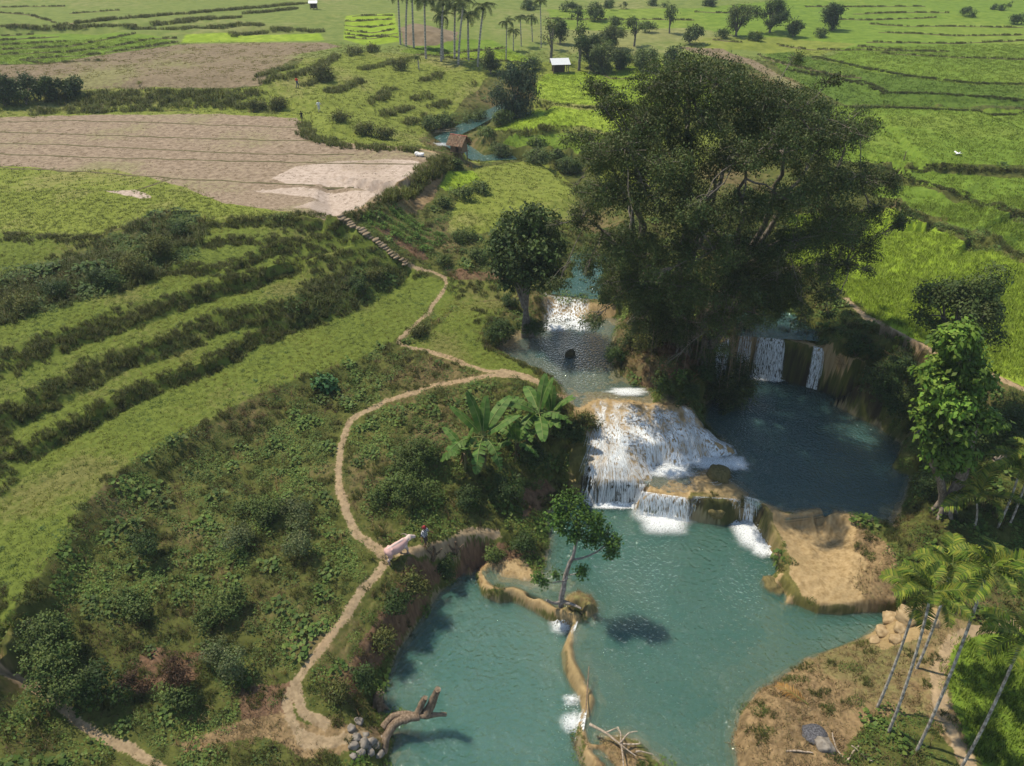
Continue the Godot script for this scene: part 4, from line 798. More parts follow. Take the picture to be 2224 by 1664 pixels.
var CREST := [
[5.9,4.8,-44.74],
[6.73,4.8,-45.47],
[8.24,4.8,-45.1],
[10.08,4.8,-44.74],
[11.8,4.8,-44.74],
[12.85,4.6,-44.72],
[13.58,4.3,-44.73]]
# mossy rocks: place, radius
var MOSSY := [
[12.81,1.35,-37.88,0.62],
[13.9,1.45,-37.59,0.75],
[15.14,1.4,-37.83,0.6],
[14.59,2.2,-39.91,0.85],
[4.69,1.4,-40.1,0.7],
[4.31,2.1,-40.79,0.6],
[16.34,0.35,-31.55,0.8]]
var RAPIDS := [2.66,-61.97,7.13,-56]

var rng := RandomNumberGenerator.new()
var tiles := []          # height tiles, finest first
var n_coarse: FastNoiseLite
var n_fine: FastNoiseLite
var cov := {}            # ground cover grid used for placing plants
var mats := {}

func _ready() -> void:
	rng.seed = 7
	light_and_camera()
	make_noise()
	build_ground()
	build_water()
	build_falls()
	plant_ground()
	big_tree()
	other_trees()
	shrubs()
	palms()
	bananas()
	rocks_and_wood()
	bunds_and_steps()
	huts()
	living_things()
	tell_apart()

# ---------------------------------------------------------------- camera, sky, sun
func light_and_camera() -> void:
	var cam := Camera3D.new()
	cam.name = "camera"
	cam.fov = 55.0
	cam.near = 0.5
	cam.far = 1500.0
	add_child(cam)
	cam.position = Vector3(0, 36, 0)
	cam.rotation_degrees = Vector3(-33, 0, 0)
	cam.current = true
	var env := Environment.new()
	env.background_mode = Environment.BG_SKY
	var sm := ProceduralSkyMaterial.new()
	sm.sky_top_color = Color(0.47, 0.56, 0.68)
	sm.sky_horizon_color = Color(0.80, 0.84, 0.86)
	sm.sky_curve = 0.2
	sm.ground_bottom_color = Color(0.25, 0.30, 0.15)
	sm.ground_horizon_color = Color(0.55, 0.62, 0.6)
	sm.sun_angle_max = 1.0
	var sky := Sky.new()
	sky.sky_material = sm
	env.sky = sky
	env.tonemap_mode = Environment.TONE_MAPPER_LINEAR
	env.tonemap_exposure = 1.5
	env.fog_enabled = true
	env.fog_density = 0.0003
	env.fog_light_color = Color(0.80, 0.86, 0.92)
	env.sdfgi_enabled = true
	env.ssao_enabled = true
	env.ssil_enabled = true
	var we := WorldEnvironment.new()
	we.name = "world_environment"
	we.environment = env
	add_child(we)
	var sun := DirectionalLight3D.new()
	sun.name = "sun"
	sun.light_energy = 1.25
	sun.light_color = Color(1.0, 0.95, 0.86)
	sun.light_angular_distance = 0.6
	sun.shadow_enabled = true
	add_child(sun)
	sun.look_at_from_position(Vector3.ZERO, Vector3(0.52, -1.0, 0.27), Vector3.UP)

# ---------------------------------------------------------------- small helpers
func lin(r: float, g: float, b: float) -> Color:
	return Color(r, g, b).linear_to_srgb()

func mat(called: String, c: Color, rough := 0.9, spec := 0.3) -> StandardMaterial3D:
	if mats.has(called): return mats[called]
	var m := StandardMaterial3D.new()
	m.resource_name = called
	m.albedo_color = c.linear_to_srgb()
	m.roughness = rough
	m.metallic_specular = spec
	mats[called] = m
	return m

func add_mesh(called: String, mesh: Mesh, m: Material, parent: Node = self) -> MeshInstance3D:
	var o := MeshInstance3D.new()
	o.name = called
	o.mesh = mesh
	o.material_override = m
	parent.add_child(o, true)
	return o

func structure(o: Node) -> Node:
	o.set_meta("kind", "structure")
	return o

func make_noise() -> void:
	n_coarse = FastNoiseLite.new()
	n_coarse.seed = 3
	n_coarse.noise_type = FastNoiseLite.TYPE_SIMPLEX_SMOOTH
	n_coarse.frequency = 0.12
	n_coarse.fractal_octaves = 3
	n_fine = FastNoiseLite.new()
	n_fine.seed = 11
	n_fine.noise_type = FastNoiseLite.TYPE_SIMPLEX_SMOOTH
	n_fine.frequency = 0.9
	n_fine.fractal_octaves = 3

# ---------------------------------------------------------------- ground
# cover numbers: 0 scrub, 1 short grass, 2 dry paddy mud, 3 bright rice, 4 rice, 5 trodden earth, 6 travertine, 7 red soil,
# 8 straw and dry grass, 9 yellow grass, 10 pale wet mud, 13 fallow, 14 far paddies
# each: darker grain, lighter grain, colour of patches, how patchy
const TINT := {
	0: [0.040, 0.050, 0.013, 0.12, 0.128, 0.033, 0.125, 0.095, 0.046, 0.9], 1: [0.068, 0.092, 0.016, 0.145, 0.180, 0.034, 0.14, 0.12, 0.05, 0.6],
	2: [0.13, 0.095, 0.062, 0.34, 0.265, 0.195, 0.17, 0.17, 0.07, 0.6], 3: [0.13, 0.20, 0.015, 0.24, 0.33, 0.031, 0.23, 0.28, 0.042, 0.5],
	4: [0.080, 0.135, 0.015, 0.160, 0.232, 0.031, 0.155, 0.19, 0.035, 0.5], 5: [0.17, 0.125, 0.075, 0.38, 0.29, 0.18, 0.28, 0.19, 0.11, 0.5],
	6: [0.19, 0.13, 0.058, 0.43, 0.32, 0.175, 0.22, 0.165, 0.08, 0.7], 7: [0.075, 0.045, 0.028, 0.21, 0.13, 0.078, 0.09, 0.085, 0.035, 0.8],
	8: [0.10, 0.07, 0.035, 0.32, 0.225, 0.12, 0.11, 0.115, 0.04, 0.8], 9: [0.105, 0.135, 0.022, 0.205, 0.232, 0.046, 0.20, 0.175, 0.075, 0.6],
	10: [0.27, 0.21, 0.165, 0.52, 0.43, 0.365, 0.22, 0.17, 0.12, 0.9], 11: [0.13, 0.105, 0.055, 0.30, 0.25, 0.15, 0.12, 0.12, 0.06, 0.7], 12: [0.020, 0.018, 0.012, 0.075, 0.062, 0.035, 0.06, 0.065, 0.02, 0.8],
	13: [0.11, 0.085, 0.05, 0.25, 0.195, 0.13, 0.16, 0.165, 0.06, 0.7], 14: [0.095, 0.135, 0.03, 0.18, 0.21, 0.056, 0.18, 0.175, 0.07, 0.7], 17: [0.040, 0.060, 0.014, 0.10, 0.125, 0.032, 0.085, 0.07, 0.035, 0.8], 16: [0.07, 0.065, 0.02, 0.17, 0.155, 0.05, 0.20, 0.15, 0.08, 0.8], 15: [0.055, 0.10, 0.014, 0.115, 0.170, 0.026, 0.11, 0.14, 0.028, 0.5]}  # last entry: rice darkened to paint in a cloud shadow

func fill_outline(grid: PackedByteArray, w: int, h: int, x0: float, z0: float, px: float, o: Array, value: int) -> void:
	# even-odd scan lines
	var n := o.size() / 2
	var zlo := 1e9
	var zhi := -1e9
	for k in n:
		zlo = minf(zlo, o[k * 2 + 1])
		zhi = maxf(zhi, o[k * 2 + 1])
	var j0 := maxi(0, int(ceil((zlo - z0) / px)))
	var j1 := mini(h - 1, int(floor((zhi - z0) / px)))
	for j in range(j0, j1 + 1):
		var z := z0 + j * px
		var xs := []
		for k in n:
			var k2 := (k + 1) % n
			var za: float = o[k * 2 + 1]
			var zb: float = o[k2 * 2 + 1]
			if (za <= z) != (zb <= z):
				xs.append(lerpf(o[k * 2], o[k2 * 2], (z - za) / (zb - za)))
		xs.sort()
		for q in range(0, xs.size() - 1, 2):
			var i0 := maxi(0, int(ceil((xs[q] - x0) / px)))
			var i1 := mini(w - 1, int(floor((xs[q + 1] - x0) / px)))
			for i in range(i0, i1 + 1):
				grid[j * w + i] = value

func cover_grid(x0: float, z0: float, w: int, h: int, px: float) -> PackedByteArray:
	var g := PackedByteArray()
	g.resize(w * h)
	for a in AREAS:
		fill_outline(g, w, h, x0, z0, px, a[1], a[0])
	for t in TRACKS:
		var o: Array = t[2]
		var hw: float = t[1] * 0.5
		for k in range(0, o.size() / 2 - 1):
			var a := Vector2(o[k * 2], o[k * 2 + 1])
			var b := Vector2(o[k * 2 + 2], o[k * 2 + 3])
			var d := (b - a).normalized()
			var s := Vector2(-d.y, d.x) * hw
			a -= d * hw * 0.5
			b += d * hw * 0.5
			fill_outline(g, w, h, x0, z0, px, [a.x + s.x, a.y + s.y, b.x + s.x, b.y + s.y, b.x - s.x, b.y - s.y, a.x - s.x, a.y - s.y], t[0])
	return g

func map_cover(x0: float, z0: float, wm: float, hm: float, w: int) -> void:
	var px := wm / w
	var h := int(round(hm / px))
	cov[cov.size()] = {"x0": x0, "z0": z0, "px": px, "w": w, "h": h, "g": cover_grid(x0, z0, w, h, px)}

func dry_shores() -> void:
	# pool bed only where water stands on it
	var t: Dictionary = cov[0]
	var g: PackedByteArray = t.g
	for j in t.h:
		for i in t.w:
			if g[j * t.w + i] == 11:
				var x: float = t.x0 + i * t.px
				var z: float = t.z0 + j * t.px
				if height(x, z) > wet_level(x, z) + 0.04: g[j * t.w + i] = 0
	t.g = g

func ground_texture(n: int) -> ImageTexture:
	var w: int = cov[n].w
	var h: int = cov[n].h
	var px: float = cov[n].px
	var g: PackedByteArray = cov[n].g
	var nz := FastNoiseLite.new()
	nz.noise_type = FastNoiseLite.TYPE_SIMPLEX_SMOOTH
	nz.fractal_octaves = 5
	var lay := []
	for f in [[21, 0.012], [22, 0.11], [23, 0.03], [24, 0.03], [25, 0.32]]:
		nz.seed = f[0]
		nz.frequency = f[1]
		lay.append(nz.get_seamless_image(512, 512).get_data())
	var a: PackedByteArray = lay[0]
	var b: PackedByteArray = lay[1]
	var c: PackedByteArray = lay[2]
	var d: PackedByteArray = lay[3]
	var e: PackedByteArray = lay[4]
	var lut := PackedByteArray()
	lut.resize(20 * 16 * 64 * 3)
	for cls in 20:
		var t: Array = TINT.get(cls, TINT[0])
		for p in 16:
			var share: float = t[9] * smoothstep(0.5, 0.78, p / 15.0)
			for v in 64:
				var f := clampf((v / 63.0 - 0.5) * 1.7 + 0.5, 0, 1)
				var k := 0.6 + 0.8 * f
				var col := Color(lerpf(lerpf(t[0], t[3], f), t[6] * k, share), lerpf(lerpf(t[1], t[4], f), t[7] * k, share), lerpf(lerpf(t[2], t[5], f), t[8] * k, share)).linear_to_srgb()
				var at := ((cls * 16 + p) * 64 + v) * 3
				lut[at] = int(col.r * 255)
				lut[at + 1] = int(col.g * 255)
				lut[at + 2] = int(col.b * 255)
	var out := PackedByteArray()
	out.resize(w * h * 3)
	var amp := 0.9 / px / 255.0
	var k := 0
	for j in h:
		var r := (j & 511) * 512
		var r2 := ((j * 3 >> 3) & 511) * 512
		for i in w:
			var q := r + (i & 511)
			var q2 := r2 + ((i * 3 >> 3) & 511)
			var wob := (e[q] - 128) * 0.25
			var jj := clampi(j + int((c[q2] - 128 + wob) * amp), 0, h - 1)
			var ii := clampi(i + int((d[q2] - 128 + wob) * amp), 0, w - 1)
			var cls := g[jj * w + ii]
			var v := (a[q2] + b[q] * 4 + e[q] * 3) >> 5
			var at := ((cls * 16 + ((a[q2] * 3 + b[q]) >> 6)) * 64 + v) * 3
			out[k] = lut[at]
			out[k + 1] = lut[at + 1]
			out[k + 2] = lut[at + 2]
			k += 3
	return ImageTexture.create_from_image(Image.create_from_data(w, h, false, Image.FORMAT_RGB8, out))

func cover_at(x: float, z: float) -> int:
	for key in cov:
		var t: Dictionary = cov[key]
		var i := int((x - t.x0) / t.px)
		var j := int((z - t.z0) / t.px)
		if i >= 0 and j >= 0 and i < t.w and j < t.h:
			return t.g[j * t.w + i]
	return 0

func height(x: float, z: float) -> float:
	for t in tiles:
		var fx: float = (x - t.x0) / t.st
		var fz: float = (z - t.z0) / t.st
		if fx >= 0 and fz >= 0 and fx < t.nx - 1 and fz < t.nz - 1:
			var i := int(fx)
			var j := int(fz)
			var u := fx - i
			var v := fz - j
			var g: PackedFloat32Array = t.g
			var n: int = t.nx
			return lerpf(lerpf(g[j * n + i], g[j * n + i + 1], u), lerpf(g[(j + 1) * n + i], g[(j + 1) * n + i + 1], u), v)
	return 0.0

func ground_normal(x: float, z: float, d := 0.4) -> Vector3:
	return Vector3(height(x - d, z) - height(x + d, z), 2 * d, height(x, z - d) - height(x, z + d)).normalized()

func on(x: float, z: float, up := 0.0) -> Vector3:
	return Vector3(x, height(x, z) + up, z)

const ROUGH := {0: 0.16, 1: 0.05, 2: 0.05, 3: 0.02, 4: 0.02, 5: 0.03, 6: 0.07, 7: 0.14, 8: 0.14, 9: 0.10, 10: 0.02, 12: 0.2, 16: 0.1, 17: 0.3, 13: 0.06, 14: 0.05}

func make_tile(pts: PackedVector2Array, es: PackedFloat32Array, tri: PackedInt32Array, x0: float, z0: float, nx: int, nz: int, st: float) -> Dictionary:
	var g := PackedFloat32Array()
	g.resize(nx * nz)
	for k in range(0, tri.size(), 3):
		var a := pts[tri[k]]
		var b := pts[tri[k + 1]]
		var c := pts[tri[k + 2]]
		var i0 := maxi(0, int(ceil((minf(a.x, minf(b.x, c.x)) - x0) / st)))
		var i1 := mini(nx - 1, int(floor((maxf(a.x, maxf(b.x, c.x)) - x0) / st)))
		var j0 := maxi(0, int(ceil((minf(a.y, minf(b.y, c.y)) - z0) / st)))
		var j1 := mini(nz - 1, int(floor((maxf(a.y, maxf(b.y, c.y)) - z0) / st)))
		if i0 > i1 or j0 > j1: continue
		var d := (b.y - c.y) * (a.x - c.x) + (c.x - b.x) * (a.y - c.y)
		if absf(d) < 1e-9: continue
		var ea := es[tri[k]]
		var eb := es[tri[k + 1]]
		var ec := es[tri[k + 2]]
		for j in range(j0, j1 + 1):
			var z := z0 + j * st
			for i in range(i0, i1 + 1):
				var x := x0 + i * st
				var u := ((b.y - c.y) * (x - c.x) + (c.x - b.x) * (z - c.y)) / d
				var v := ((c.y - a.y) * (x - c.x) + (a.x - c.x) * (z - c.y)) / d
				if u >= -1e-5 and v >= -1e-5 and u + v <= 1.00001:
					g[j * nx + i] = u * ea + v * eb + (1.0 - u - v) * ec
	if st < 0.2:   # worn stone has no sharp corners
		for pass_ in 3:
			var src := g.duplicate()
			for j in range(1, nz - 1):
				for i in range(1, nx - 1):
					var q := j * nx + i
					g[q] = (src[q] * 2.0 + src[q - 1] + src[q + 1] + src[q - nx] + src[q + nx]) / 6.0
	# the roughness of each kind of ground
	for j in nz:
		var z := z0 + j * st
		for i in nx:
			var x := x0 + i * st
			var amp: float = ROUGH.get(cover_at(x, z), 0.1)
			if z < -200.0: amp *= 3.0
			if st < 0.2 and amp > 0.1:
				g[j * nx + i] += 0.09 * absf(n_fine.get_noise_2d(x * 1.9 + 40.0, z * 0.9)) + 0.028 * n_fine.get_noise_2d(x * 5.0, z * 5.0)
			g[j * nx + i] += amp * (n_coarse.get_noise_2d(x * 3.0, z * 3.0) + 0.6 * n_fine.get_noise_2d(x * 1.6, z * 1.6))
	return {"x0": x0, "z0": z0, "nx": nx, "nz": nz, "st": st, "g": g}

func tile_mesh(t: Dictionary, tx0: float, tz0: float, tw: float, th: float, holes: Array) -> ArrayMesh:
	var nx: int = t.nx
	var nz: int = t.nz
	var g: PackedFloat32Array = t.g
	var st: float = t.st
	var v := PackedVector3Array()
	var nn := PackedVector3Array()
	var uv := PackedVector2Array()
	v.resize(nx * nz)
	nn.resize(nx * nz)
	uv.resize(nx * nz)
	for j in nz:
		var ja := maxi(j - 1, 0) * nx
		var jb := mini(j + 1, nz - 1) * nx
		for i in nx:
			var k := j * nx + i
			var x: float = t.x0 + i * st
			var z: float = t.z0 + j * st
			v[k] = Vector3(x, g[k], z)
			nn[k] = Vector3(g[j * nx + maxi(i - 1, 0)] - g[j * nx + mini(i + 1, nx - 1)], 2 * st, g[ja + i] - g[jb + i]).normalized()
			uv[k] = Vector2((x - tx0) / tw, (z - tz0) / th)
	var idx := PackedInt32Array()
	for j in nz - 1:
		for i in nx - 1:
			var x: float = t.x0 + (i + 0.5) * st
			var z: float = t.z0 + (j + 0.5) * st
			var skip := false
			for r in holes:
				if x > r[0] and x < r[1] and z > r[2] and z < r[3]: skip = true
			if skip: continue
			var k := j * nx + i
			idx.append_array([k, k + 1, k + nx, k + 1, k + nx + 1, k + nx])
	var arr := []
	arr.resize(Mesh.ARRAY_MAX)
	arr[Mesh.ARRAY_VERTEX] = v
	arr[Mesh.ARRAY_NORMAL] = nn
	arr[Mesh.ARRAY_TEX_UV] = uv
	arr[Mesh.ARRAY_INDEX] = idx
	var m := ArrayMesh.new()
	m.add_surface_from_arrays(Mesh.PRIMITIVE_TRIANGLES, arr)
	return m

func ground_material(called: String, tex: Texture2D, bump: NoiseTexture2D) -> StandardMaterial3D:
	var m := StandardMaterial3D.new()
	m.resource_name = called
	m.albedo_texture = tex
	m.texture_repeat = false
	m.roughness = 0.95
	m.metallic_specular = 0.2
	return m

func build_ground() -> void:
	var t0 := Time.get_ticks_msec()
	var pts := PackedVector2Array()
	var es := PackedFloat32Array()
	var used := {}
	var lines := SURVEY.duplicate()
	for k in range(0, SURVEY_SINGLE.size(), 3):
		lines.append([SURVEY_SINGLE[k], SURVEY_SINGLE[k + 1], SURVEY_SINGLE[k + 2]])
	for l in lines:
		for k in range(0, l.size(), 3):
			var a := Vector3(l[k], l[k + 1], l[k + 2])
			var b := Vector3(l[k + 3], l[k + 4], l[k + 5]) if k + 3 < l.size() else a
			var n := int(Vector2(a.x - b.x, a.y - b.y).length() / maxf(0.45, -0.011 * a.y))
			for i in range(0, n + 1):
				var q := a.lerp(b, float(i) / (n + 1))
				var cell := Vector2i(int(floor(q.x / 0.15)), int(floor(q.y / 0.15)))
				if used.has(cell): continue
				used[cell] = true
				pts.append(Vector2(q.x, q.y))
				es.append(q.z)
	var tri := Geometry2D.triangulate_delaunay(pts)
	print("tin ", tri.size() / 3, " ", Time.get_ticks_msec() - t0)
	map_cover(-64, -76, 128, 64, 2048)
	map_cover(-110, -152, 220, 77, 2048)
	map_cover(-330, -420, 660, 270, 2048)
	var fine := make_tile(pts, es, tri, -9.0, -56.0, 331, 381, 0.1)
	tiles.append(fine)
	var near := make_tile(pts, es, tri, -64.0, -76.0, 513, 257, 0.25)
	tiles.append(near)
	var mid := make_tile(pts, es, tri, -110.0, -152.0, 441, 155, 0.5)
	tiles.append(mid)
	var far := make_tile(pts, es, tri, -330.0, -420.0, 441, 181, 1.5)
	tiles.append(far)
	dry_shores()
	var near_tex := ground_texture(0)
	var mid_tex := ground_texture(1)
	var far_tex := ground_texture(2)
	print("tiles and textures ", Time.get_ticks_msec() - t0)
	structure(add_mesh("ground", tile_mesh(near, -64, -76, 128, 64, [[-8.75, 23.75, -55.75, -18.25]]), ground_material("near ground", near_tex, null)))
	structure(add_mesh("rocky_ground", tile_mesh(fine, -64, -76, 128, 64, []), ground_material("near ground", near_tex, null)))
	structure(add_mesh("field_ground", tile_mesh(mid, -110, -152, 220, 77, [[-63.5, 63.5, -75.5, -70]]), ground_material("mid ground", mid_tex, null)))
	structure(add_mesh("far_ground", tile_mesh(far, -330, -420, 660, 270, [[-108.5, 108.5, -150.5, -70]]), ground_material("far ground", far_tex, null)))
	print("ground ", Time.get_ticks_msec() - t0)

# ---------------------------------------------------------------- water
func flat_outline(o: Array, y: float) -> ArrayMesh:
	var p := PackedVector2Array()
	for k in range(0, o.size(), 2): p.append(Vector2(o[k], o[k + 1]))
	var tri := Geometry2D.triangulate_polygon(p)
	var st := SurfaceTool.new()
	st.begin(Mesh.PRIMITIVE_TRIANGLES)
	st.set_normal(Vector3.UP)
	for v in p:
		st.set_normal(Vector3.UP)
		st.set_uv(v)
		st.add_vertex(Vector3(v.x, y, v.y))
	for k in range(0, tri.size(), 3):
		var a := p[tri[k]]
		var b := p[tri[k + 1]]
		var c := p[tri[k + 2]]
		var cw := (b - a).cross(c - a) > 0
		st.add_index(tri[k])
		st.add_index(tri[k + 1] if cw else tri[k + 2])
		st.add_index(tri[k + 2] if cw else tri[k + 1])
	return st.commit()

func ripple(freq: float, strength: float) -> NoiseTexture2D:
	var n := FastNoiseLite.new()
	n.seed = 5
	n.noise_type = FastNoiseLite.TYPE_SIMPLEX_SMOOTH
	n.frequency = freq
	n.fractal_octaves = 3
	var t := NoiseTexture2D.new()
	t.width = 512
	t.height = 512
	t.seamless = true
	t.as_normal_map = true
	t.bump_strength = strength
	t.noise = n
	return t

func water_material(called: String, c: Color, alpha: float, rough: float, bump: Texture2D, tile: Vector3) -> StandardMaterial3D:
	var m := StandardMaterial3D.new()
	m.resource_name = called
	var s := c.linear_to_srgb()
	s.a = alpha
	m.albedo_color = s
	m.transparency = BaseMaterial3D.TRANSPARENCY_ALPHA
	m.roughness = rough
	m.metallic_specular = 0.5
	if bump:
		m.normal_enabled = true
		m.normal_texture = bump
		m.normal_scale = 1.0
		m.uv1_triplanar = true
		m.uv1_world_triplanar = true
		m.uv1_scale = tile
	return m

func pool(called: String, key: String, top: StandardMaterial3D, silt: StandardMaterial3D, depths: Array) -> void:
	var w: Array = WATERS[key]
	var o: MeshInstance3D = structure(add_mesh(called, flat_outline(w[1], w[0]), top))
	for d in depths:
		add_mesh("silt_layer", flat_outline(w[1], w[0] - d), silt, o)

func build_water() -> void:
	var rip := ripple(0.03, 16.0)
	var teal := Color(0.042, 0.150, 0.116)
	var pale := Color(0.060, 0.180, 0.146)
	var surf := water_material("pool water", teal, 0.10, 0.06, rip, Vector3(0.16, 0.16, 0.16))
	var silt := water_material("silty water", teal, 0.30, 0.9, null, Vector3.ONE)
	var deep := Color(0.048, 0.130, 0.124)
	var dsurf := water_material("deep pool water", deep, 0.12, 0.05, rip, Vector3(0.2, 0.2, 0.2))
	var dsilt := water_material("deep silty water", deep, 0.40, 0.9, null, Vector3.ONE)
	pool("lower_pool_water", "left", water_material("lower pool water", pale, 0.10, 0.06, rip, Vector3(0.16, 0.16, 0.16)), water_material("pale silty water", pale, 0.30, 0.9, null, Vector3.ONE), [0.08, 0.22, 0.4, 0.65, 0.95, 1.3])
	pool("main_pool_water", "main", surf, silt, [0.08, 0.22, 0.4, 0.65, 0.95, 1.3])
	pool("upper_pool_water", "dark", dsurf, dsilt, [0.1, 0.3, 0.6, 1.0])
	pool("stream_water", "stream", dsurf, dsilt, [0.15, 0.4])
	for r in RIVERS:
		var hw: float = r[0]
		var o: Array = r[1]
		var n := o.size() / 3
		var st := SurfaceTool.new()
		st.begin(Mesh.PRIMITIVE_TRIANGLES)
		for k in n:
			var p := Vector3(o[k * 3], o[k * 3 + 1], o[k * 3 + 2])
			var a := maxi(0, k - 1) * 3
			var b := mini(n - 1, k + 1) * 3
			var d := Vector3(o[b] - o[a], 0, o[b + 2] - o[a + 2]).normalized()
			var s := Vector3(-d.z, 0, d.x) * hw
			for q in [p - s, p + s]:
				st.set_normal(Vector3.UP)
				st.add_vertex(q)
		for k in n - 1:
			for q in [0, 2, 1, 1, 2, 3]: st.add_index(k * 2 + q)
		structure(add_mesh("river_water", st.commit(), water_material("river water", Color(0.05, 0.12, 0.11), 0.75, 0.06, rip, Vector3(0.2, 0.2, 0.2))))

# ---------------------------------------------------------------- plants
func leafy(called: String, rough := 0.6, through := 0.7) -> StandardMaterial3D:
	if mats.has(called): return mats[called]
	var m := StandardMaterial3D.new()
	m.resource_name = called
	m.albedo_color = Color.WHITE
	m.vertex_color_use_as_albedo = true
	m.roughness = rough
	m.metallic_specular = 0.3
	m.cull_mode = BaseMaterial3D.CULL_DISABLED
	if through > 0.0:
		m.backlight_enabled = true
		m.backlight = Color(through, through, through * 0.7)
	mats[called] = m
	return m

func begin() -> SurfaceTool:
	var st := SurfaceTool.new()
	st.begin(Mesh.PRIMITIVE_TRIANGLES)
	return st

func tri(st: SurfaceTool, a: Vector3, b: Vector3, c: Vector3, n: Vector3, col: Color) -> void:
	# front faces run clockwise: keep the face on the side its normal points to
	var flip := (c - a).cross(b - a).dot(n) < 0.0
	for p in ([a, c, b] if flip else [a, b, c]):
		st.set_color(col)
		st.set_normal(n)
		st.add_vertex(p)

func pick(cols: Array) -> Color:
	var a: Color = cols[rng.randi() % cols.size()]
	var b: Color = cols[rng.randi() % cols.size()]
	var c := a.lerp(b, rng.randf())
	var k := rng.randf_range(0.8, 1.2)
	return Color(c.r * k, c.g * k, c.b * k)

func any_dir() -> Vector3:
	var y := rng.randf_range(-1, 1)
	var t := rng.randf() * TAU
	var r := sqrt(1.0 - y * y)
	return Vector3(r * cos(t), y, r * sin(t))

func blade(st: SurfaceTool, p: Vector3, h: float, w: float, lean: float, col: Color) -> void:
	var t := rng.randf() * TAU
	var side := Vector3(cos(t), 0, sin(t)) * w * 0.5
	var t2 := rng.randf() * TAU
	var over := Vector3(cos(t2), 0, sin(t2)) * h * lean
	var mid := p + Vector3(0, h * 0.6, 0) + over * 0.3
	var tip := p + Vector3(0, h * (1.0 - lean * 0.35), 0) + over
	var n := (side.cross(mid - p).normalized() * 0.5 + Vector3.UP * 0.8).normalized()
	tri(st, p - side, mid + side * 0.7, p + side, n, col)
	tri(st, p - side, mid - side * 0.7, mid + side * 0.7, n, col)
	tri(st, mid - side * 0.7, tip, mid + side * 0.7, n, col)

func grass_patch(n: int, rad: float, h0: float, h1: float, w: float, lean: float, cols: Array, clumps := 0) -> ArrayMesh:
	var st := begin()
	var cs := []
	for k in clumps:
		var t := rng.randf() * TAU
		cs.append(Vector3(cos(t), 0, sin(t)) * rad * sqrt(rng.randf()))
	for k in n:
		var t := rng.randf() * TAU
		var p := Vector3(cos(t), 0, sin(t)) * rad * sqrt(rng.randf())
		if clumps > 0:
			p = cs[rng.randi() % clumps] + p * 0.22
		blade(st, p - Vector3(0, 0.03, 0), rng.randf_range(h0, h1), w * rng.randf_range(0.7, 1.3), lean * rng.randf_range(0.3, 1.3), pick(cols))
	return st.commit()

func leaf(st: SurfaceTool, p: Vector3, along: Vector3, across: Vector3, col: Color, soft: Vector3) -> void:
	var mid := p + along * 0.5
	var tip := p + along - Vector3(0, along.length() * 0.15, 0)
	var n := along.cross(across).normalized()
	if n.y < 0: n = -n
	n = (n + soft).normalized()
	tri(st, p, mid + across, tip, n, col)
	tri(st, p, tip, mid - across, n, col)

func leaf_patch(n: int, rad: float, h: float, size: float, cols: Array, wide := 0.32) -> ArrayMesh:
	var st := begin()
	for k in n:
		var t := rng.randf() * TAU
		var r := sqrt(rng.randf())
		var p := Vector3(cos(t) * r * rad, h * (1.0 - r * r * 0.75) * rng.randf_range(0.25, 1.0), sin(t) * r * rad)
		var d := any_dir()
		d.y = absf(d.y) * 0.35
		var l := size * rng.randf_range(0.6, 1.3)
		var along := d.normalized() * l
		var across := along.cross(any_dir() * 0.5 + Vector3.UP).normalized() * l * wide
		leaf(st, p, along, across, pick(cols), Vector3.UP * 0.6)
	return st.commit()

func leaf_cluster(n: int, rad: float, size: float, wide: float, droop: float, cols: Array) -> ArrayMesh:
	var st := begin()
	for k in n:
		var o := any_dir()
		var p := o * rad * rng.randf_range(0.15, 1.0)
		p.y *= 0.6
		var d := (o + any_dir() * 0.6 - Vector3(0, droop, 0)).normalized()
		var l := size * rng.randf_range(0.6, 1.35)
		var across := d.cross(any_dir() * 0.7 + Vector3.UP).normalized() * l * wide
		leaf(st, p, d * l, across, pick(cols), (o + Vector3.UP * 0.4) * 0.7)
	return st.commit()

func many(called: String, mesh: Mesh, m: Material, where: Array, tints: Array, parent: Node = self) -> MultiMeshInstance3D:
	var mm := MultiMesh.new()
	mm.transform_format = MultiMesh.TRANSFORM_3D
	mm.use_colors = tints.size() > 0
	mm.mesh = mesh
	mm.instance_count = where.size()
	for k in where.size():
		mm.set_instance_transform(k, where[k])
		if tints.size() > 0: mm.set_instance_color(k, tints[k])
	var o := MultiMeshInstance3D.new()
	o.name = called
	o.multimesh = mm
	o.material_override = m
	parent.add_child(o, true)
	return o

func describe(o: Node, label: String, category: String, group := "", kind := "") -> Node:
	o.set_meta("label", label)
	o.set_meta("category", category)
	if group != "": o.set_meta("group", group)
	if kind != "": o.set_meta("kind", kind)
	return o

func thing(called: String, label: String, category: String, at: Vector3, turn := 0.0, group := "") -> Node3D:
	var o := Node3D.new()
	o.name = called
	add_child(o, true)
	o.position = at
	o.rotation.y = turn
	describe(o, label, category, group)
	return o

func lying(p: Vector3, n: Vector3, s: float, tall := 1.0) -> Transform3D:
	var t := rng.randf() * TAU
	var f := Vector3(cos(t), 0, sin(t))
	var r := n.cross(f).normalized()
	f = r.cross(n).normalized()
	return Transform3D(Basis(r * s, n * s * tall, f * s), p)

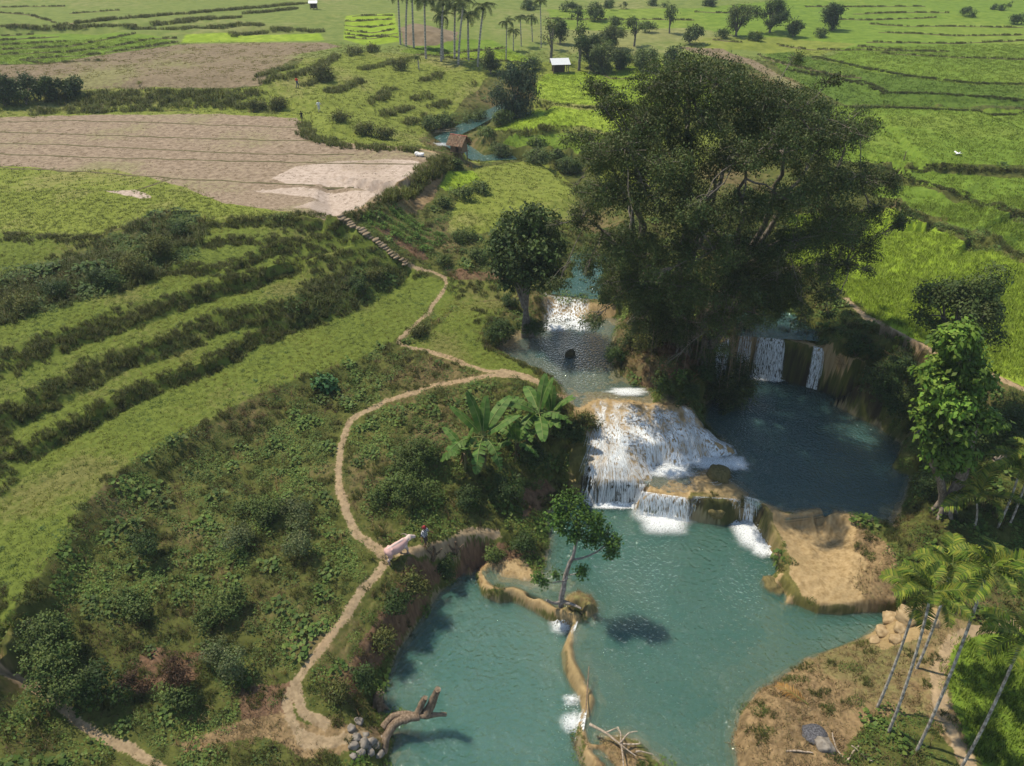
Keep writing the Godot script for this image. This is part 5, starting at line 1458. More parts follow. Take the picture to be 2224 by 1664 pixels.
var wet := {}
func wet_level(x: float, z: float) -> float:
	if wet.is_empty():
		wet = {"w": 320, "h": 160, "g": PackedByteArray()}
		var g := PackedByteArray()
		g.resize(320 * 160)
		var k := 1
		for key in WATERS:
			fill_outline(g, 320, 160, -30, -60, 0.25, WATERS[key][1], k)
			k += 1
		wet.g = g
	var i := int((x + 30) / 0.25)
	var j := int((z + 60) / 0.25)
	if i < 0 or j < 0 or i >= 320 or j >= 160: return -99.0
	var q: int = wet.g[j * 320 + i]
	return -99.0 if q == 0 else [0.0, 0.6, 2.3, 4.7][q - 1]

const GRASS := [Color(0.088, 0.122, 0.020), Color(0.122, 0.156, 0.030), Color(0.150, 0.165, 0.040)]
const LONG_GRASS := [Color(0.058, 0.085, 0.016), Color(0.09, 0.118, 0.022), Color(0.12, 0.132, 0.03), Color(0.11, 0.095, 0.036)]
const WEED := [Color(0.048, 0.092, 0.017), Color(0.078, 0.128, 0.025), Color(0.112, 0.152, 0.034)]
const STRAW := [Color(0.22, 0.15, 0.075), Color(0.29, 0.21, 0.11), Color(0.14, 0.095, 0.05), Color(0.12, 0.12, 0.04)]
const RICE := [Color(0.145, 0.218, 0.018), Color(0.18, 0.258, 0.025), Color(0.208, 0.272, 0.034)]
const YELLOW_GRASS := [Color(0.13, 0.165, 0.03), Color(0.17, 0.198, 0.042), Color(0.115, 0.145, 0.028)]

func plant_ground() -> void:
	var kinds := {
		"turf": [grass_patch(110, 0.62, 0.04, 0.13, 0.03, 0.7, GRASS, 16), grass_patch(110, 0.62, 0.04, 0.16, 0.03, 0.7, GRASS, 12)],
		"bank": [grass_patch(100, 0.5, 0.16, 0.46, 0.032, 0.8, LONG_GRASS, 9), grass_patch(90, 0.5, 0.18, 0.55, 0.032, 0.9, LONG_GRASS, 7)],
		"weed": [leaf_patch(90, 0.55, 0.28, 0.12, WEED), leaf_patch(70, 0.6, 0.42, 0.15, WEED), leaf_patch(100, 0.55, 0.2, 0.085, WEED), leaf_patch(34, 0.5, 0.5, 0.26, WEED, 0.4), grass_patch(60, 0.5, 0.2, 0.6, 0.03, 0.9, LONG_GRASS, 4), grass_patch(34, 0.4, 0.3, 0.8, 0.022, 0.6, STRAW, 3)],
		"straw": [grass_patch(90, 0.6, 0.06, 0.3, 0.026, 1.5, STRAW, 8), grass_patch(70, 0.6, 0.05, 0.22, 0.03, 1.7, STRAW, 0)],
		"rice": [grass_patch(120, 0.75, 0.22, 0.42, 0.03, 0.35, RICE, 24)],
		"yellow": [grass_patch(80, 0.75, 0.06, 0.22, 0.04, 0.7, YELLOW_GRASS, 14)]}
	var put := {}
	for k in kinds:
		put[k] = []
		for v in kinds[k].size(): put[k].append([[], []])
	var z := -17.0
	while z > -152.0:
		var near := z > -76.0
		var step := 0.62 if z > -60.0 else (0.8 if near else 1.5)
		var half := 0.7 * (-z * 0.839 + 17.0) + 4.0
		var x := -half
		while x < half:
			var px := x + rng.randf_range(-0.5, 0.5) * step
			var pz := z + rng.randf_range(-0.5, 0.5) * step
			x += step
			var c := cover_at(px, pz)
			if c == 16 and rng.randf() < 0.5 or c == 6 or c == 12 or c == 5 or c == 10 or c == 2 and rng.randf() < 0.93: continue
			var y := height(px, pz)
			if c == 11: continue
			if y < wet_level(px, pz) + 0.06: continue
			if c == 13 and rng.randf() < 0.6: continue
			var n := ground_normal(px, pz)
			var t := sqrt(1.0 - n.y * n.y) / n.y
			var v := n_coarse.get_noise_2d(px * 1.3, pz * 1.3) * 1.5
			var kind := ""
			var s := 1.0
			var tall := 1.0
			var tint := Color.WHITE
			match c:
				1:
					if t > 0.29:
						kind = "bank"
						s = rng.randf_range(0.55, 0.9)
						tint = Color(0.8, 0.8, 0.8)
						if v < -0.05 and rng.randf() < 0.5: tint = Color(0.62, 0.56, 0.58)
					else:
						kind = "turf"
						tint = Color(1.0 + v * 0.5, 1.0 + v * 0.2, 1.0)
						if rng.randf() < 0.12: kind = "weed"; s = 0.35
				0, 7:
					var r := rng.randf() + v * 0.55
					if c == 7: r = rng.randf() * 0.75 - 0.32
					if r > 0.34:
						kind = "weed"
						s = rng.randf_range(0.7, 1.25)
					elif r > 0.08:
						kind = "bank"
						s = rng.randf_range(0.5, 0.9)
					else:
						kind = "straw"
						s = rng.randf_range(0.8, 1.3)
						tint = Color(0.62, 0.55, 0.55)
					tint = tint * (1.0 + v * 0.4)
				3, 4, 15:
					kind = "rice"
					if c == 15: tint = Color(0.5, 0.6, 0.65)  # darker tint paints the cloud shadow onto these rice plants
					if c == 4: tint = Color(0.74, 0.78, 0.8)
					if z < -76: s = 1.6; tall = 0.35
				17:
					kind = "bank" if rng.randf() < 0.65 + v else "weed"
					s = rng.randf_range(0.9, 1.7)
					tint = Color(0.72, 0.78, 0.75)
				16:
					kind = "weed" if rng.randf() < 0.6 else "bank"
					s = rng.randf_range(0.3, 0.55)
					tint = Color(1.1, 0.95, 0.7)
				8:
					kind = "straw" if rng.randf() < 0.85 - v * 0.8 else "bank"
					s = rng.randf_range(0.7, 1.2)
					if kind == "bank": s *= 0.6
				9, 13, 14:
					kind = "yellow"
					s = 1.0 if near else 1.6
					tall = 1.0 if near else 0.6
					if t > 0.4: kind = "bank"; tint = Color(1.3, 1.25, 1.1); s = rng.randf_range(0.8, 1.2) if near else 1.5
					elif c == 13: tint = Color(1.1, 0.85, 0.9)
				2:
					kind = "straw"
					s = 0.6
			if kind == "": continue
			if kind == "bank" and near:   # thick growth on the steps
				for extra in 2:
					var ex := px + rng.randf_range(-0.3, 0.3)
					var ez := pz + rng.randf_range(-0.3, 0.3)
					var es: Array = put["bank"][rng.randi() % 2] if rng.randf() < 0.75 else put["weed"][0]
					var en := (ground_normal(ex, ez) * 1.2 + Vector3.UP).normalized()
					es[0].append(lying(on(ex, ez), en, rng.randf_range(0.45, 0.8)))
					es[1].append(Color(0.8, 0.82, 0.75) * rng.randf_range(0.6, 1.1))
			if near and (cover_at(px - 0.45, pz) == 5 or cover_at(px + 0.45, pz) == 5 or cover_at(px, pz - 0.4) == 5 or cover_at(px, pz + 0.4) == 5):
				kind = "turf"   # trodden verge
				s = 0.6
			tint = tint * rng.randf_range(0.85, 1.15)
			var pickv: int = rng.randi() % put[kind].size()
			if kind == "weed": pickv = [0, 0, 0, 1, 1, 1, 2, 2, 2, 3, 3, 4, 4, 5][rng.randi() % 14]
			var slot: Array = put[kind][pickv]
			slot[0].append(lying(Vector3(px, y, pz), (n + Vector3.UP * (1.5 if kind == "bank" else 0.3)).normalized(), s, tall))
			slot[1].append(Color(tint.r, tint.g, tint.b))
		z -= step
	# rows of stubble and clods along the furrows of the brown field
	var row := -103.0
	while row < -72.0:
		var rx := -80.0
		while rx < -8.0:
			var fx := rx + rng.randf_range(-0.3, 0.3)
			var fz := row + fx * 0.03 + rng.randf_range(-0.1, 0.1)
			rx += 0.75
			var c := cover_at(fx, fz)
			if c != 2 and c != 10 or rng.randf() < 0.35: continue
			var slot: Array = put["straw"][rng.randi() % 2]
			slot[0].append(lying(on(fx, fz), Vector3.UP, rng.randf_range(0.25, 0.5), 0.7))
			slot[1].append(Color(0.75, 0.72, 0.68) * rng.randf_range(0.55, 1.0))
		row += 0.9
	# tall grass along the terrace edges
	for e in EDGES:
		var n := int(e.size() / 2)
		for k in n - 1:
			var a := Vector2(e[k * 2], e[k * 2 + 1])
			var b := Vector2(e[k * 2 + 2], e[k * 2 + 3])
			var count := int((b - a).length() / 0.55)
			var closeby := a.y > -76.0
			var rice_side := a.x > 5.0
			for i in count * (4 if closeby or rice_side else 2):
				var across := 0.22 if rice_side else 0.7
				var q := a.lerp(b, rng.randf()) + Vector2(rng.randf_range(-0.5, 0.5), rng.randf_range(-across, across))
				var slot: Array = put["bank"][rng.randi() % 2]
				var big := rng.randf_range(1.0, 2.1) if q.x < 5.0 else rng.randf_range(0.55, 0.85)
				if closeby and q.x < 5.0: big = rng.randf_range(0.55, 1.05)
				slot[0].append(lying(on(q.x, q.y), Vector3.UP, big))
				slot[1].append(Color(1.05, 1.1, 0.9) * rng.randf_range(0.7, 1.2) * (0.72 if closeby else (0.6 if rice_side else 1.0)))
	for bi in range(6, BUNDS.size()):
		var e: Array = BUNDS[bi]
		var n := int(e.size() / 2)
		for k in n - 1:
			var a := Vector2(e[k * 2], e[k * 2 + 1])
			var b := Vector2(e[k * 2 + 2], e[k * 2 + 3])
			for i in int((b - a).length() / 0.7):
				var q := a.lerp(b, rng.randf()) + Vector2(rng.randf_range(-0.2, 0.2), rng.randf_range(-0.2, 0.2))
				var slot: Array = put["yellow" if a.y > -112.0 else "bank"][0]
				slot[0].append(lying(on(q.x, q.y, 0.12), Vector3.UP, rng.randf_range(0.4, 0.8) if a.y > -112.0 else rng.randf_range(0.6, 1.1)))
				slot[1].append(Color(0.8, 0.8, 0.7) * rng.randf_range(0.7, 1.2))
	var says := {"turf": ["short_grass", "short green grass covering the terraced fields", "grass"], "bank": ["tall_grass", "tall rough grass hanging over the terrace banks", "grass"],
		"weed": ["leafy_undergrowth", "low leafy green undergrowth on the slopes around the pools", "undergrowth"], "straw": ["dry_grass", "brown dry grass and straw on the banks", "dry grass"],
		"rice": ["rice_crop", "bright green young rice filling the paddies", "rice"], "yellow": ["stubble_grass", "yellow green stubble grass on the fallow terraces", "grass"]}
	var total := 0
	for k in kinds:
		for v in kinds[k].size():
			total += put[k][v][0].size()
			if put[k][v][0].size() > 0:
				describe(many(says[k][0], kinds[k][v], leafy("leaves"), put[k][v][0], put[k][v][1]), says[k][1], says[k][2], "", "stuff")
	print("plants ", total)

# ---------------------------------------------------------------- trees
func tube(st: SurfaceTool, pts: Array, r0: float, r1: float, sides := 7, col := Color.WHITE, lumpy := 0.0, bands := 0.0) -> void:
	var rings := []
	var n := pts.size()
	var ref := Vector3(0.31, 0.2, 0.93).normalized()
	for k in n:
		var d: Vector3 = (pts[mini(k + 1, n - 1)] - pts[maxi(k - 1, 0)]).normalized()
		var a := d.cross(ref).normalized()
		if a.length() < 0.5: a = Vector3.RIGHT
		var b := d.cross(a).normalized()
		var r := lerpf(r0, r1, float(k) / maxf(1, n - 1))
		var ring := []
		for s in sides:
			var t := TAU * s / sides
			var o := a * cos(t) + b * sin(t)
			var rr := r * (1.0 + lumpy * n_fine.get_noise_3d(pts[k].x * 2 + o.x * 3, pts[k].y * 2, pts[k].z * 2 + o.z * 3))
			ring.append([pts[k] + o * rr, o])
		rings.append(ring)
	var pa: Vector3 = rings[0][0][0]
	var turned: bool = (Vector3(rings[0][1][0]) - pa).cross(Vector3(rings[1][0][0]) - pa).dot(rings[0][0][1]) < 0.0
	for k in n - 1:
		var shade := 1.0 - (bands if k % 2 == 1 else 0.0)
		var c := Color(col.r * shade, col.g * shade, col.b * shade)
		for s in sides:
			var s2 := (s + 1) % sides
			for q in ([[k, s], [k, s2], [k + 1, s], [k, s2], [k + 1, s2], [k + 1, s]] if turned else [[k, s], [k + 1, s], [k, s2], [k, s2], [k + 1, s], [k + 1, s2]]):
				st.set_color(c)
				st.set_normal(rings[q[0]][q[1]][1])
				st.add_vertex(rings[q[0]][q[1]][0])
	for s in range(1, sides - 1):   # close the end
		var d: Vector3 = (pts[n - 1] - pts[n - 2]).normalized()
		tri(st, rings[n - 1][0][0], rings[n - 1][s][0], rings[n - 1][s + 1][0], d, col)

func bend(a: Vector3, b: Vector3, sag: Vector3, n: int, wob := 0.0) -> Array:
	var out := []
	for k in n + 1:
		var t := float(k) / n
		var p := a.lerp(b, t) + sag * (4.0 * t * (1.0 - t))
		if k > 0 and k < n: p += any_dir() * wob
		out.append(p)
	return out

func bark(called: String, c: Color) -> StandardMaterial3D:
	if mats.has(called): return mats[called]
	var m := StandardMaterial3D.new()
	m.resource_name = called
	m.albedo_color = c.linear_to_srgb()
	m.vertex_color_use_as_albedo = true
	m.roughness = 0.9
	m.metallic_specular = 0.2
	var n := FastNoiseLite.new()
	n.seed = 8
	n.frequency = 0.03
	n.fractal_octaves = 4
	var t := NoiseTexture2D.new()
	t.width = 256
	t.height = 256
	t.seamless = true
	t.noise = n
	var ramp := Gradient.new()
	ramp.set_color(0, Color(0.45, 0.43, 0.40))
	ramp.set_color(1, Color(1, 1, 1))
	t.color_ramp = ramp
	m.albedo_texture = t
	m.uv1_triplanar = true
	m.uv1_world_triplanar = true
	m.uv1_scale = Vector3(0.9, 0.35, 0.9)
	mats[called] = m
	return m

func crown_of(parent: Node3D, blobs: Array, clusters: Array, per_m2: float, s0: float, s1: float, flat := 0.75, tints := [0.75, 1.25], called := "crown") -> void:
	# blobs: [centre, radius]; leaf sprays sit mostly in the outer shell of each mass
	var where := []
	var shade := []
	for b in blobs:
		var r: float = b[1]
		var n := int(per_m2 * r * r * 3.0) + 3
		var k0 := rng.randf_range(tints[0], tints[1])
		for k in n:
			var o := any_dir()
			var f := pow(rng.randf(), 0.45)
			var p: Vector3 = b[0] + Vector3(o.x, o.y * flat, o.z) * r * f
			p += Vector3(1, 0.6, 1) * n_fine.get_noise_3d(p.x * 0.6, p.y * 0.6, p.z * 0.6) * r * 0.5
			var up := (Vector3.UP + o * 0.7 + any_dir() * 0.4).normalized()
			where.append(lying(p, up, rng.randf_range(s0, s1)))
			var kk := k0 * rng.randf_range(0.75, 1.25)
			shade.append(Color(kk * rng.randf_range(0.9, 1.15), kk, kk * 0.95))
	many(called, clusters[0], leafy("leaves"), where, shade, parent).set_meta("kind", "stuff")

func big_tree() -> void:
	var base := Vector3(TRUNKS[0][0], TRUNKS[0][1], TRUNKS[0][2])
	var t := thing("banyan_tree", "huge dark spreading tree with pale limbs on the island between the falls", "tree", base)
	var cols := [Color(0.040, 0.066, 0.024), Color(0.060, 0.092, 0.032), Color(0.088, 0.122, 0.044), Color(0.080, 0.094, 0.038)]
	var cl := [leaf_cluster(22, 0.42, 0.17, 0.22, 0.35, cols), leaf_cluster(18, 0.36, 0.15, 0.24, 0.5, cols), leaf_cluster(24, 0.5, 0.16, 0.2, 0.3, cols)]
	var blobs := []
	for b in CROWN: blobs.append([Vector3(b[0], b[1], b[2]) - base, b[3]])
	crown_of(t, blobs, cl, 18.0, 0.5, 1.05, 0.6, [0.68, 1.35])
	# trunks and limbs
	var wood := bark("banyan bark", Color(0.30, 0.27, 0.23))
	var st := begin()
	var forks := []
	for k in TRUNKS.size():
		var a := Vector3(TRUNKS[k][0], TRUNKS[k][1], TRUNKS[k][2]) - base - Vector3(0, 0.4, 0)
		var top: Vector3 = [Vector3(1.5, 7.5, 1.0), Vector3(4.5, 7.0, 3.5), Vector3(-2.0, 6.5, 1.0), Vector3(5.5, 5.5, 3.2)][k]
		tube(st, bend(a, top, Vector3(rng.randf_range(-0.4, 0.4), 0, 0.3), 8, 0.08), [1.0, 0.6, 0.45, 0.35][k], [0.55, 0.35, 0.25, 0.2][k], 10, Color.WHITE, 0.35)
		forks.append(top)
		for r in 7:   # root flares
			var ang := rng.randf() * TAU
			var foot := a + Vector3(cos(ang), 0, sin(ang)) * rng.randf_range(0.8, 1.8)
			foot.y = height(foot.x + base.x, foot.z + base.z) - base.y - 0.1
			tube(st, bend(a + Vector3(0, 1.6, 0) + Vector3(cos(ang), 0, sin(ang)) * 0.25, foot, Vector3(0, -0.3, 0), 4), 0.22, 0.08, 6, Color.WHITE, 0.2)
	add_mesh("trunk", st.commit(), wood, t)
	var lst := begin()
	# main limbs reach for spread-out leaf masses; the others branch off the nearest main limb
	var mains := []
	for b in blobs:
		if float(b[1]) < 1.0: continue
		var far := true
		for m in mains:
			if (m[0] - b[0]).length() < 5.0: far = false
		if far: mains.append([b[0], b[1], []])
	for m in mains:
		var best: Vector3 = forks[0]
		for f in forks:
			if (f - m[0]).length() < (best - m[0]).length() - 0.5: best = f
		var start: Vector3 = best - Vector3(0, rng.randf_range(0.0, 2.5), 0)
		var d: float = (m[0] - start).length()
		m[2] = bend(start, m[0], Vector3(0, d * rng.randf_range(0.06, 0.18), 0) + any_dir() * d * 0.06, 10, d * 0.02)
		tube(lst, m[2], 0.05 + d * 0.015, 0.05, 7, Color(1.5, 1.45, 1.4), 0.2)
	for b in blobs:
		var from: Vector3 = mains[0][2][5]
		for m in mains:
			for k in range(3, 11):
				if (m[2][k] - b[0]).length() < (from - b[0]).length(): from = m[2][k]
		var d := (Vector3(b[0]) - from).length()
		if d > 0.3: tube(lst, bend(from, b[0], any_dir() * d * 0.08, 5, d * 0.03), (0.045 + d * 0.010) if float(b[1]) > 1.0 else 0.035, 0.025, 5, Color(1.5, 1.45, 1.4))
		for q in (7 if float(b[1]) > 1.0 else 3):
			var o := any_dir()
			o.y = absf(o.y) * 0.6 - 0.1
			tube(lst, bend(from.lerp(b[0], rng.randf_range(0.6, 1.0)), b[0] + o * float(b[1]) * rng.randf_range(0.6, 1.05), any_dir() * 0.2, 4, 0.06), 0.035, 0.012, 4, Color(1.5, 1.45, 1.4))
	add_mesh("limb", lst.commit(), wood, t)
	var rst := begin()
	for k in 120:   # hanging roots on the near side
		var p := Vector3(rng.randf_range(-1.5, 6.5), rng.randf_range(2.0, 6.5), rng.randf_range(1.0, 5.5))
		var foot := height(p.x + base.x, p.z + base.z) - base.y
		var low := maxf(foot, p.y - rng.randf_range(1.0, 5.0))
		tube(rst, bend(p, Vector3(p.x + rng.randf_range(-0.3, 0.3), low, p.z + rng.randf_range(-0.2, 0.3)), any_dir() * 0.15, 5, 0.03), 0.03, 0.015, 4, Color(1.0, 0.9, 0.78))
	add_mesh("hanging_roots", rst.commit(), wood, t).set_meta("kind", "stuff")
	# creepers and fig leaves draped down the island side
	var drape := []
	for k in 46:
		var p := Vector3(rng.randf_range(-2.5, 7.5), 0, rng.randf_range(-0.5, 4.5))
		drape.append([Vector3(p.x, height(p.x + base.x, p.z + base.z) - base.y + rng.randf_range(0.4, 4.5), p.z), rng.randf_range(0.5, 1.1)])
	crown_of(t, drape, cl, 16.0, 0.7, 1.1, 1.3, [0.6, 1.0], "hanging_foliage")

func round_tree(called: String, label: String, at: Vector3, h: float, w: float, cols: Array, opts := {}) -> Node3D:
	var t := thing(called, label, "tree", at, 0.0, opts.get("group", ""))
	var clear: float = opts.get("clear", 0.25)
	var leaf_size: float = opts.get("leaf", 0.16)
	var blobs := []
	var nb: int = opts.get("masses", 9)
	var cr := h * (1.0 - clear) * 0.5
	var mid := Vector3(0, h * clear + cr, 0)
	for k in nb:
		var o := any_dir()
		var f := rng.randf_range(0.35, 0.92)
		var taper := 1.0 - 0.35 * maxf(0.0, o.y) - 0.3 * maxf(0.0, -o.y)
		blobs.append([mid + Vector3(o.x * w * 0.5 * f * taper, o.y * cr * f, o.z * w * 0.5 * f * taper), minf(w * 0.5, cr) * rng.randf_range(0.26, 0.46)])
	var k_leaf := leaf_size / 0.16
	var cl := [leaf_cluster(18, 0.4 * k_leaf, leaf_size, opts.get("wide", 0.26), opts.get("droop", 0.3), cols), leaf_cluster(16, 0.34 * k_leaf, leaf_size, opts.get("wide", 0.26), opts.get("droop", 0.3), cols)]
	crown_of(t, blobs, cl, opts.get("dense", 16.0) / (k_leaf * k_leaf), 0.8, 1.3, opts.get("flat", 0.85))
	var wood := bark(opts.get("bark", "grey bark"), opts.get("bark_color", Color(0.26, 0.23, 0.20)))
	var st := begin()
	var r0: float = opts.get("girth", 0.035 * h)
	var stems: int = opts.get("stems", 1)
	for s in stems:
		var lean := Vector3(rng.randf_range(-0.3, 0.3), 0, rng.randf_range(-0.2, 0.2)) * (0.5 if stems == 1 else 1.5)
		var foot := Vector3(s * r0 * 2.2, -0.2, 0)
		var top := mid + lean
		tube(st, bend(foot, top, lean * 0.4, 7, r0 * 0.15), r0 / sqrt(stems), r0 * 0.4, 8, Color.WHITE, 0.25)
	add_mesh("trunk", st.commit(), wood, t)
	var lst := begin()
	for b in blobs:
		var from := Vector3(0, h * clear * rng.randf_range(0.7, 1.3), 0)
		tube(lst, bend(from, b[0], Vector3(0, 0.1 * h * 0.3, 0), 5, 0.04), r0 * 0.4, r0 * 0.1, 5)
	add_mesh("limb", lst.commit(), wood, t)
	return t

func other_trees() -> void:
	var dark := [Color(0.032, 0.058, 0.018), Color(0.048, 0.080, 0.024), Color(0.066, 0.10, 0.03)]
	var mid := [Color(0.045, 0.075, 0.022), Color(0.065, 0.10, 0.030), Color(0.085, 0.12, 0.036)]
	var pale := [Color(0.07, 0.10, 0.03), Color(0.10, 0.13, 0.045), Color(0.12, 0.15, 0.05)]
	var bright := [Color(0.06, 0.13, 0.018), Color(0.10, 0.19, 0.025), Color(0.15, 0.23, 0.035)]
	var p: Array = SPOT.left_tree
	round_tree("broadleaf_tree", "dark broad-leaved tree with twin grey trunks at the left edge of the stream", Vector3(p[0], p[1], p[2]), 12.0, 7.0, dark, {"clear": 0.3, "leaf": 0.26, "wide": 0.3, "masses": 24, "stems": 2, "girth": 0.34, "dense": 20.0, "droop": 0.6, "bark_color": Color(0.33, 0.30, 0.27)})
	p = SPOT.back_tree
	round_tree("broadleaf_tree", "dark green round-topped tree standing behind the tall yellow-green tree", on(p[0] - 2.9, p[2]), 12.8, 5.6, mid, {"clear": 0.52, "leaf": 0.2, "masses": 22, "dense": 24.0, "girth": 0.26})
	# tall tree on the right bank, two grey stems, long column of big pale leaves
	p = SPOT.right_tree
	var base := Vector3(p[0], p[1], p[2])
	var t := thing("tall_leafy_tree", "tall yellow-green tree with forked grey trunk on the right pool bank", "tree", base)
	var wood := bark("smooth bark", Color(0.42, 0.36, 0.30))
	var st := begin()
	tube(st, bend(Vector3(0.2, -0.3, 0), Vector3(-0.6, 7.5, 0.2), Vector3(0.35, 0, 0), 8, 0.05), 0.40, 0.24, 9, Color.WHITE, 0.3)
	tube(st, bend(Vector3(0.0, 0.2, 0.05), Vector3(-2.5, 4.9, 0.3), Vector3(0.25, 0, 0), 7, 0.06), 0.30, 0.15, 8, Color.WHITE, 0.3)
	tube(st, bend(Vector3(-0.6, 7.4, 0.2), Vector3(-2.8, 13.2, 0), Vector3(-0.1, 0, 0), 6, 0.05), 0.24, 0.08, 7, Color.WHITE, 0.2)
	for k in 6:
		var ang := TAU * k / 6.0 + 0.3
		tube(st, bend(Vector3(cos(ang) * 0.2, 1.1, sin(ang) * 0.2), Vector3(cos(ang) * 0.95 + 0.2, -0.25, sin(ang) * 0.8), Vector3(0, -0.25, 0), 4), 0.2, 0.1, 6, Color.WHITE, 0.2)
	add_mesh("trunk", st.commit(), wood, t)
	var blobs := []
	var lst := begin()
	for k in 44:
		var y := rng.randf_range(4.4, 13.4)
		var ang := rng.randf() * TAU
		var rad := 2.0 * sin(clampf((y - 3.0) / 11.2, 0.16, 0.9) * PI) * rng.randf_range(0.4, 1.0)
		var c := Vector3(lerpf(-0.7, -3.0, (y - 4.0) / 9.6) + cos(ang) * rad, y, sin(ang) * rad)
		blobs.append([c, rng.randf_range(0.55, 0.9)])
		tube(lst, bend(Vector3(lerpf(0.0, -2.8, (y - 3.0) / 10.0), y - 1.0, 0.1), c, Vector3(0, 0.2, 0), 4), 0.06, 0.02, 5)
	blobs.append([Vector3(-2.5, 5.0, 0.3), 0.35])
	blobs.append([Vector3(-1.7, 3.9, 0.3), 0.28])
	add_mesh("limb", lst.commit(), wood, t)
	crown_of(t, blobs, [leaf_cluster(16, 0.40, 0.28, 0.30, 0.8, bright), leaf_cluster(12, 0.38, 0.30, 0.32, 0.9, bright), leaf_cluster(14, 0.42, 0.3, 0.3, 0.6, [bright[0], dark[2], mid[1]])], 14.0, 0.75, 1.2, 0.9, [0.6, 1.35])
	# small tree on the islet
	p = SPOT.islet_tree
	base = Vector3(p[0], p[1], p[2])
	t = thing("islet_tree", "slender pale-barked tree leaning over the turquoise pool from the stone rim", "tree", base)
	wood = bark("pale bark", Color(0.46, 0.42, 0.40))
	st = begin()
	tube(st, bend(Vector3(0, -0.3, 0), Vector3(0.55, 3.6, -0.2), Vector3(-0.15, 0, 0), 8, 0.04), 0.19, 0.11, 8, Color.WHITE, 0.25)
	tube(st, bend(Vector3(0.55, 3.6, -0.2), Vector3(0.6, 6.6, -0.6), Vector3(0.2, 0, 0), 5, 0.05), 0.11, 0.05, 6, Color.WHITE, 0.2)
	tube(st, bend(Vector3(0.5, 3.4, -0.2), Vector3(2.6, 5.2, 0.1), Vector3(0.1, -0.25, 0), 5, 0.05), 0.075, 0.035, 6, Color.WHITE, 0.2)
	tube(st, bend(Vector3(0.35, 2.0, -0.1), Vector3(-1.3, 2.3, 0.3), Vector3(0, -0.3, 0), 5, 0.04), 0.05, 0.02, 5)
	tube(st, bend(Vector3(0.4, 2.3, -0.1), Vector3(0.9, 3.2, 0.5), Vector3(0, -0.1, 0), 4, 0.03), 0.05, 0.02, 5)
	tube(st, bend(Vector3(0.1, 0.1, 0.0), Vector3(1.1, 0.55, 0.9), Vector3(0, 0.1, 0), 4, 0.03), 0.12, 0.06, 6)
	tube(st, bend(Vector3(0.0, 0.1, 0.0), Vector3(-0.9, 0.8, 0.5), Vector3(0, -0.2, 0), 4, 0.03), 0.12, 0.07, 6)
	add_mesh("trunk", st.commit(), wood, t)
	var leafc := [Color(0.035, 0.085, 0.016), Color(0.06, 0.125, 0.02), Color(0.09, 0.155, 0.028)]
	crown_of(t, [[Vector3(0.3, 7.3, -0.6), 1.0], [Vector3(-0.5, 6.6, -0.3), 0.8], [Vector3(1.2, 6.5, -0.3), 0.9], [Vector3(0.4, 5.8, -0.2), 0.85], [Vector3(2.0, 5.9, 0.0), 0.75], [Vector3(2.5, 5.3, 0.2), 0.65], [Vector3(2.6, 4.6, 0.4), 0.5], [Vector3(1.4, 5.3, 0.2), 0.6], [Vector3(-1.4, 2.5, 0.3), 0.42], [Vector3(-1.1, 2.1, 0.3), 0.35], [Vector3(0.95, 3.3, 0.5), 0.48], [Vector3(-0.4, 2.5, 0.1), 0.28]],
		[leaf_cluster(20, 0.26, 0.13, 0.3, 0.2, leafc), leaf_cluster(18, 0.24, 0.12, 0.3, 0.1, leafc)], 26.0, 0.8, 1.25, 0.75, [0.85, 1.2])
	# trees far behind
	var says := ["big round dark tree on the far right field edge", "narrow dark columnar tree on the far right field", "pale feathery tree left of the big round tree", "small dark cone-shaped tree right of the big round tree",
		"dark tree at the left picture edge beside the banks", "widest dark tree of the clump at the left edge", "dark tree in the right half of the left edge clump", "lighter rounded tree at the right end of the left edge clump",
		"blue-green drooping bamboo clump beside the yellow-green rice", "tall slim tree right of the tin-roofed shed", "light green rounded tree behind the bright rice field", "dark bushy tree beside the light green rounded tree", "thin pale bare-branched tree among the coconut palms",
		"flat-topped spreading tree in the far centre fields", "small open tree in the far centre right of the flat-topped tree", "small two-storied tree in the far centre fields left of the flat-topped tree"]
	while says.size() < TREES.size(): says.append("green tree in the thicket of the far centre")
	for k in TREES.size():
		var a: Array = TREES[k]
		var cols: Array = [dark, dark, pale, dark, dark, dark, mid, mid, [Color(0.028, 0.055, 0.030), Color(0.045, 0.075, 0.040), Color(0.06, 0.09, 0.045)], mid, pale, dark, pale, mid, mid, mid, mid, pale, mid, dark, mid, mid, mid, pale][k]
		var o := {"clear": 0.08, "leaf": 0.3, "masses": 16, "dense": 22.0, "group": "far trees"}
		if k == 8: o.merge({"droop": 1.4, "clear": 0.02, "wide": 0.14, "masses": 18, "leaf": 0.4}, true)
		if k in [9, 12, 13, 14, 15]: o.merge({"clear": 0.35, "dense": 11.0, "masses": 8}, true)
		if k in [12]: o.merge({"dense": 4.0}, true)
		if k in [1, 2]: o.merge({"masses": 14}, true)
		round_tree("bamboo_clump" if k == 8 else "field_tree", says[k], Vector3(a[0], a[1], a[2]), a[3], a[4] * 1.1, cols, o)

func shrub(at: Vector3, h: float, w: float, cl: Array, label: String, group: String, k0: float) -> Node3D:
	var t := thing("shrub", label, "shrub", at, 0.0, group)
	var blobs := []
	for k in 5:
		var ang := rng.randf() * TAU
		var r := w * 0.5 * rng.randf_range(0.1, 0.6)
		blobs.append([Vector3(cos(ang) * r, h * rng.randf_range(0.25, 0.6), sin(ang) * r), minf(w * 0.5, h) * rng.randf_range(0.4, 0.62)])
	crown_of(t, blobs, cl, 15.0 / maxf(0.35, k0 * k0), k0 * 0.8, k0 * 1.25, 0.85, [0.8, 1.2], "foliage")
	return t

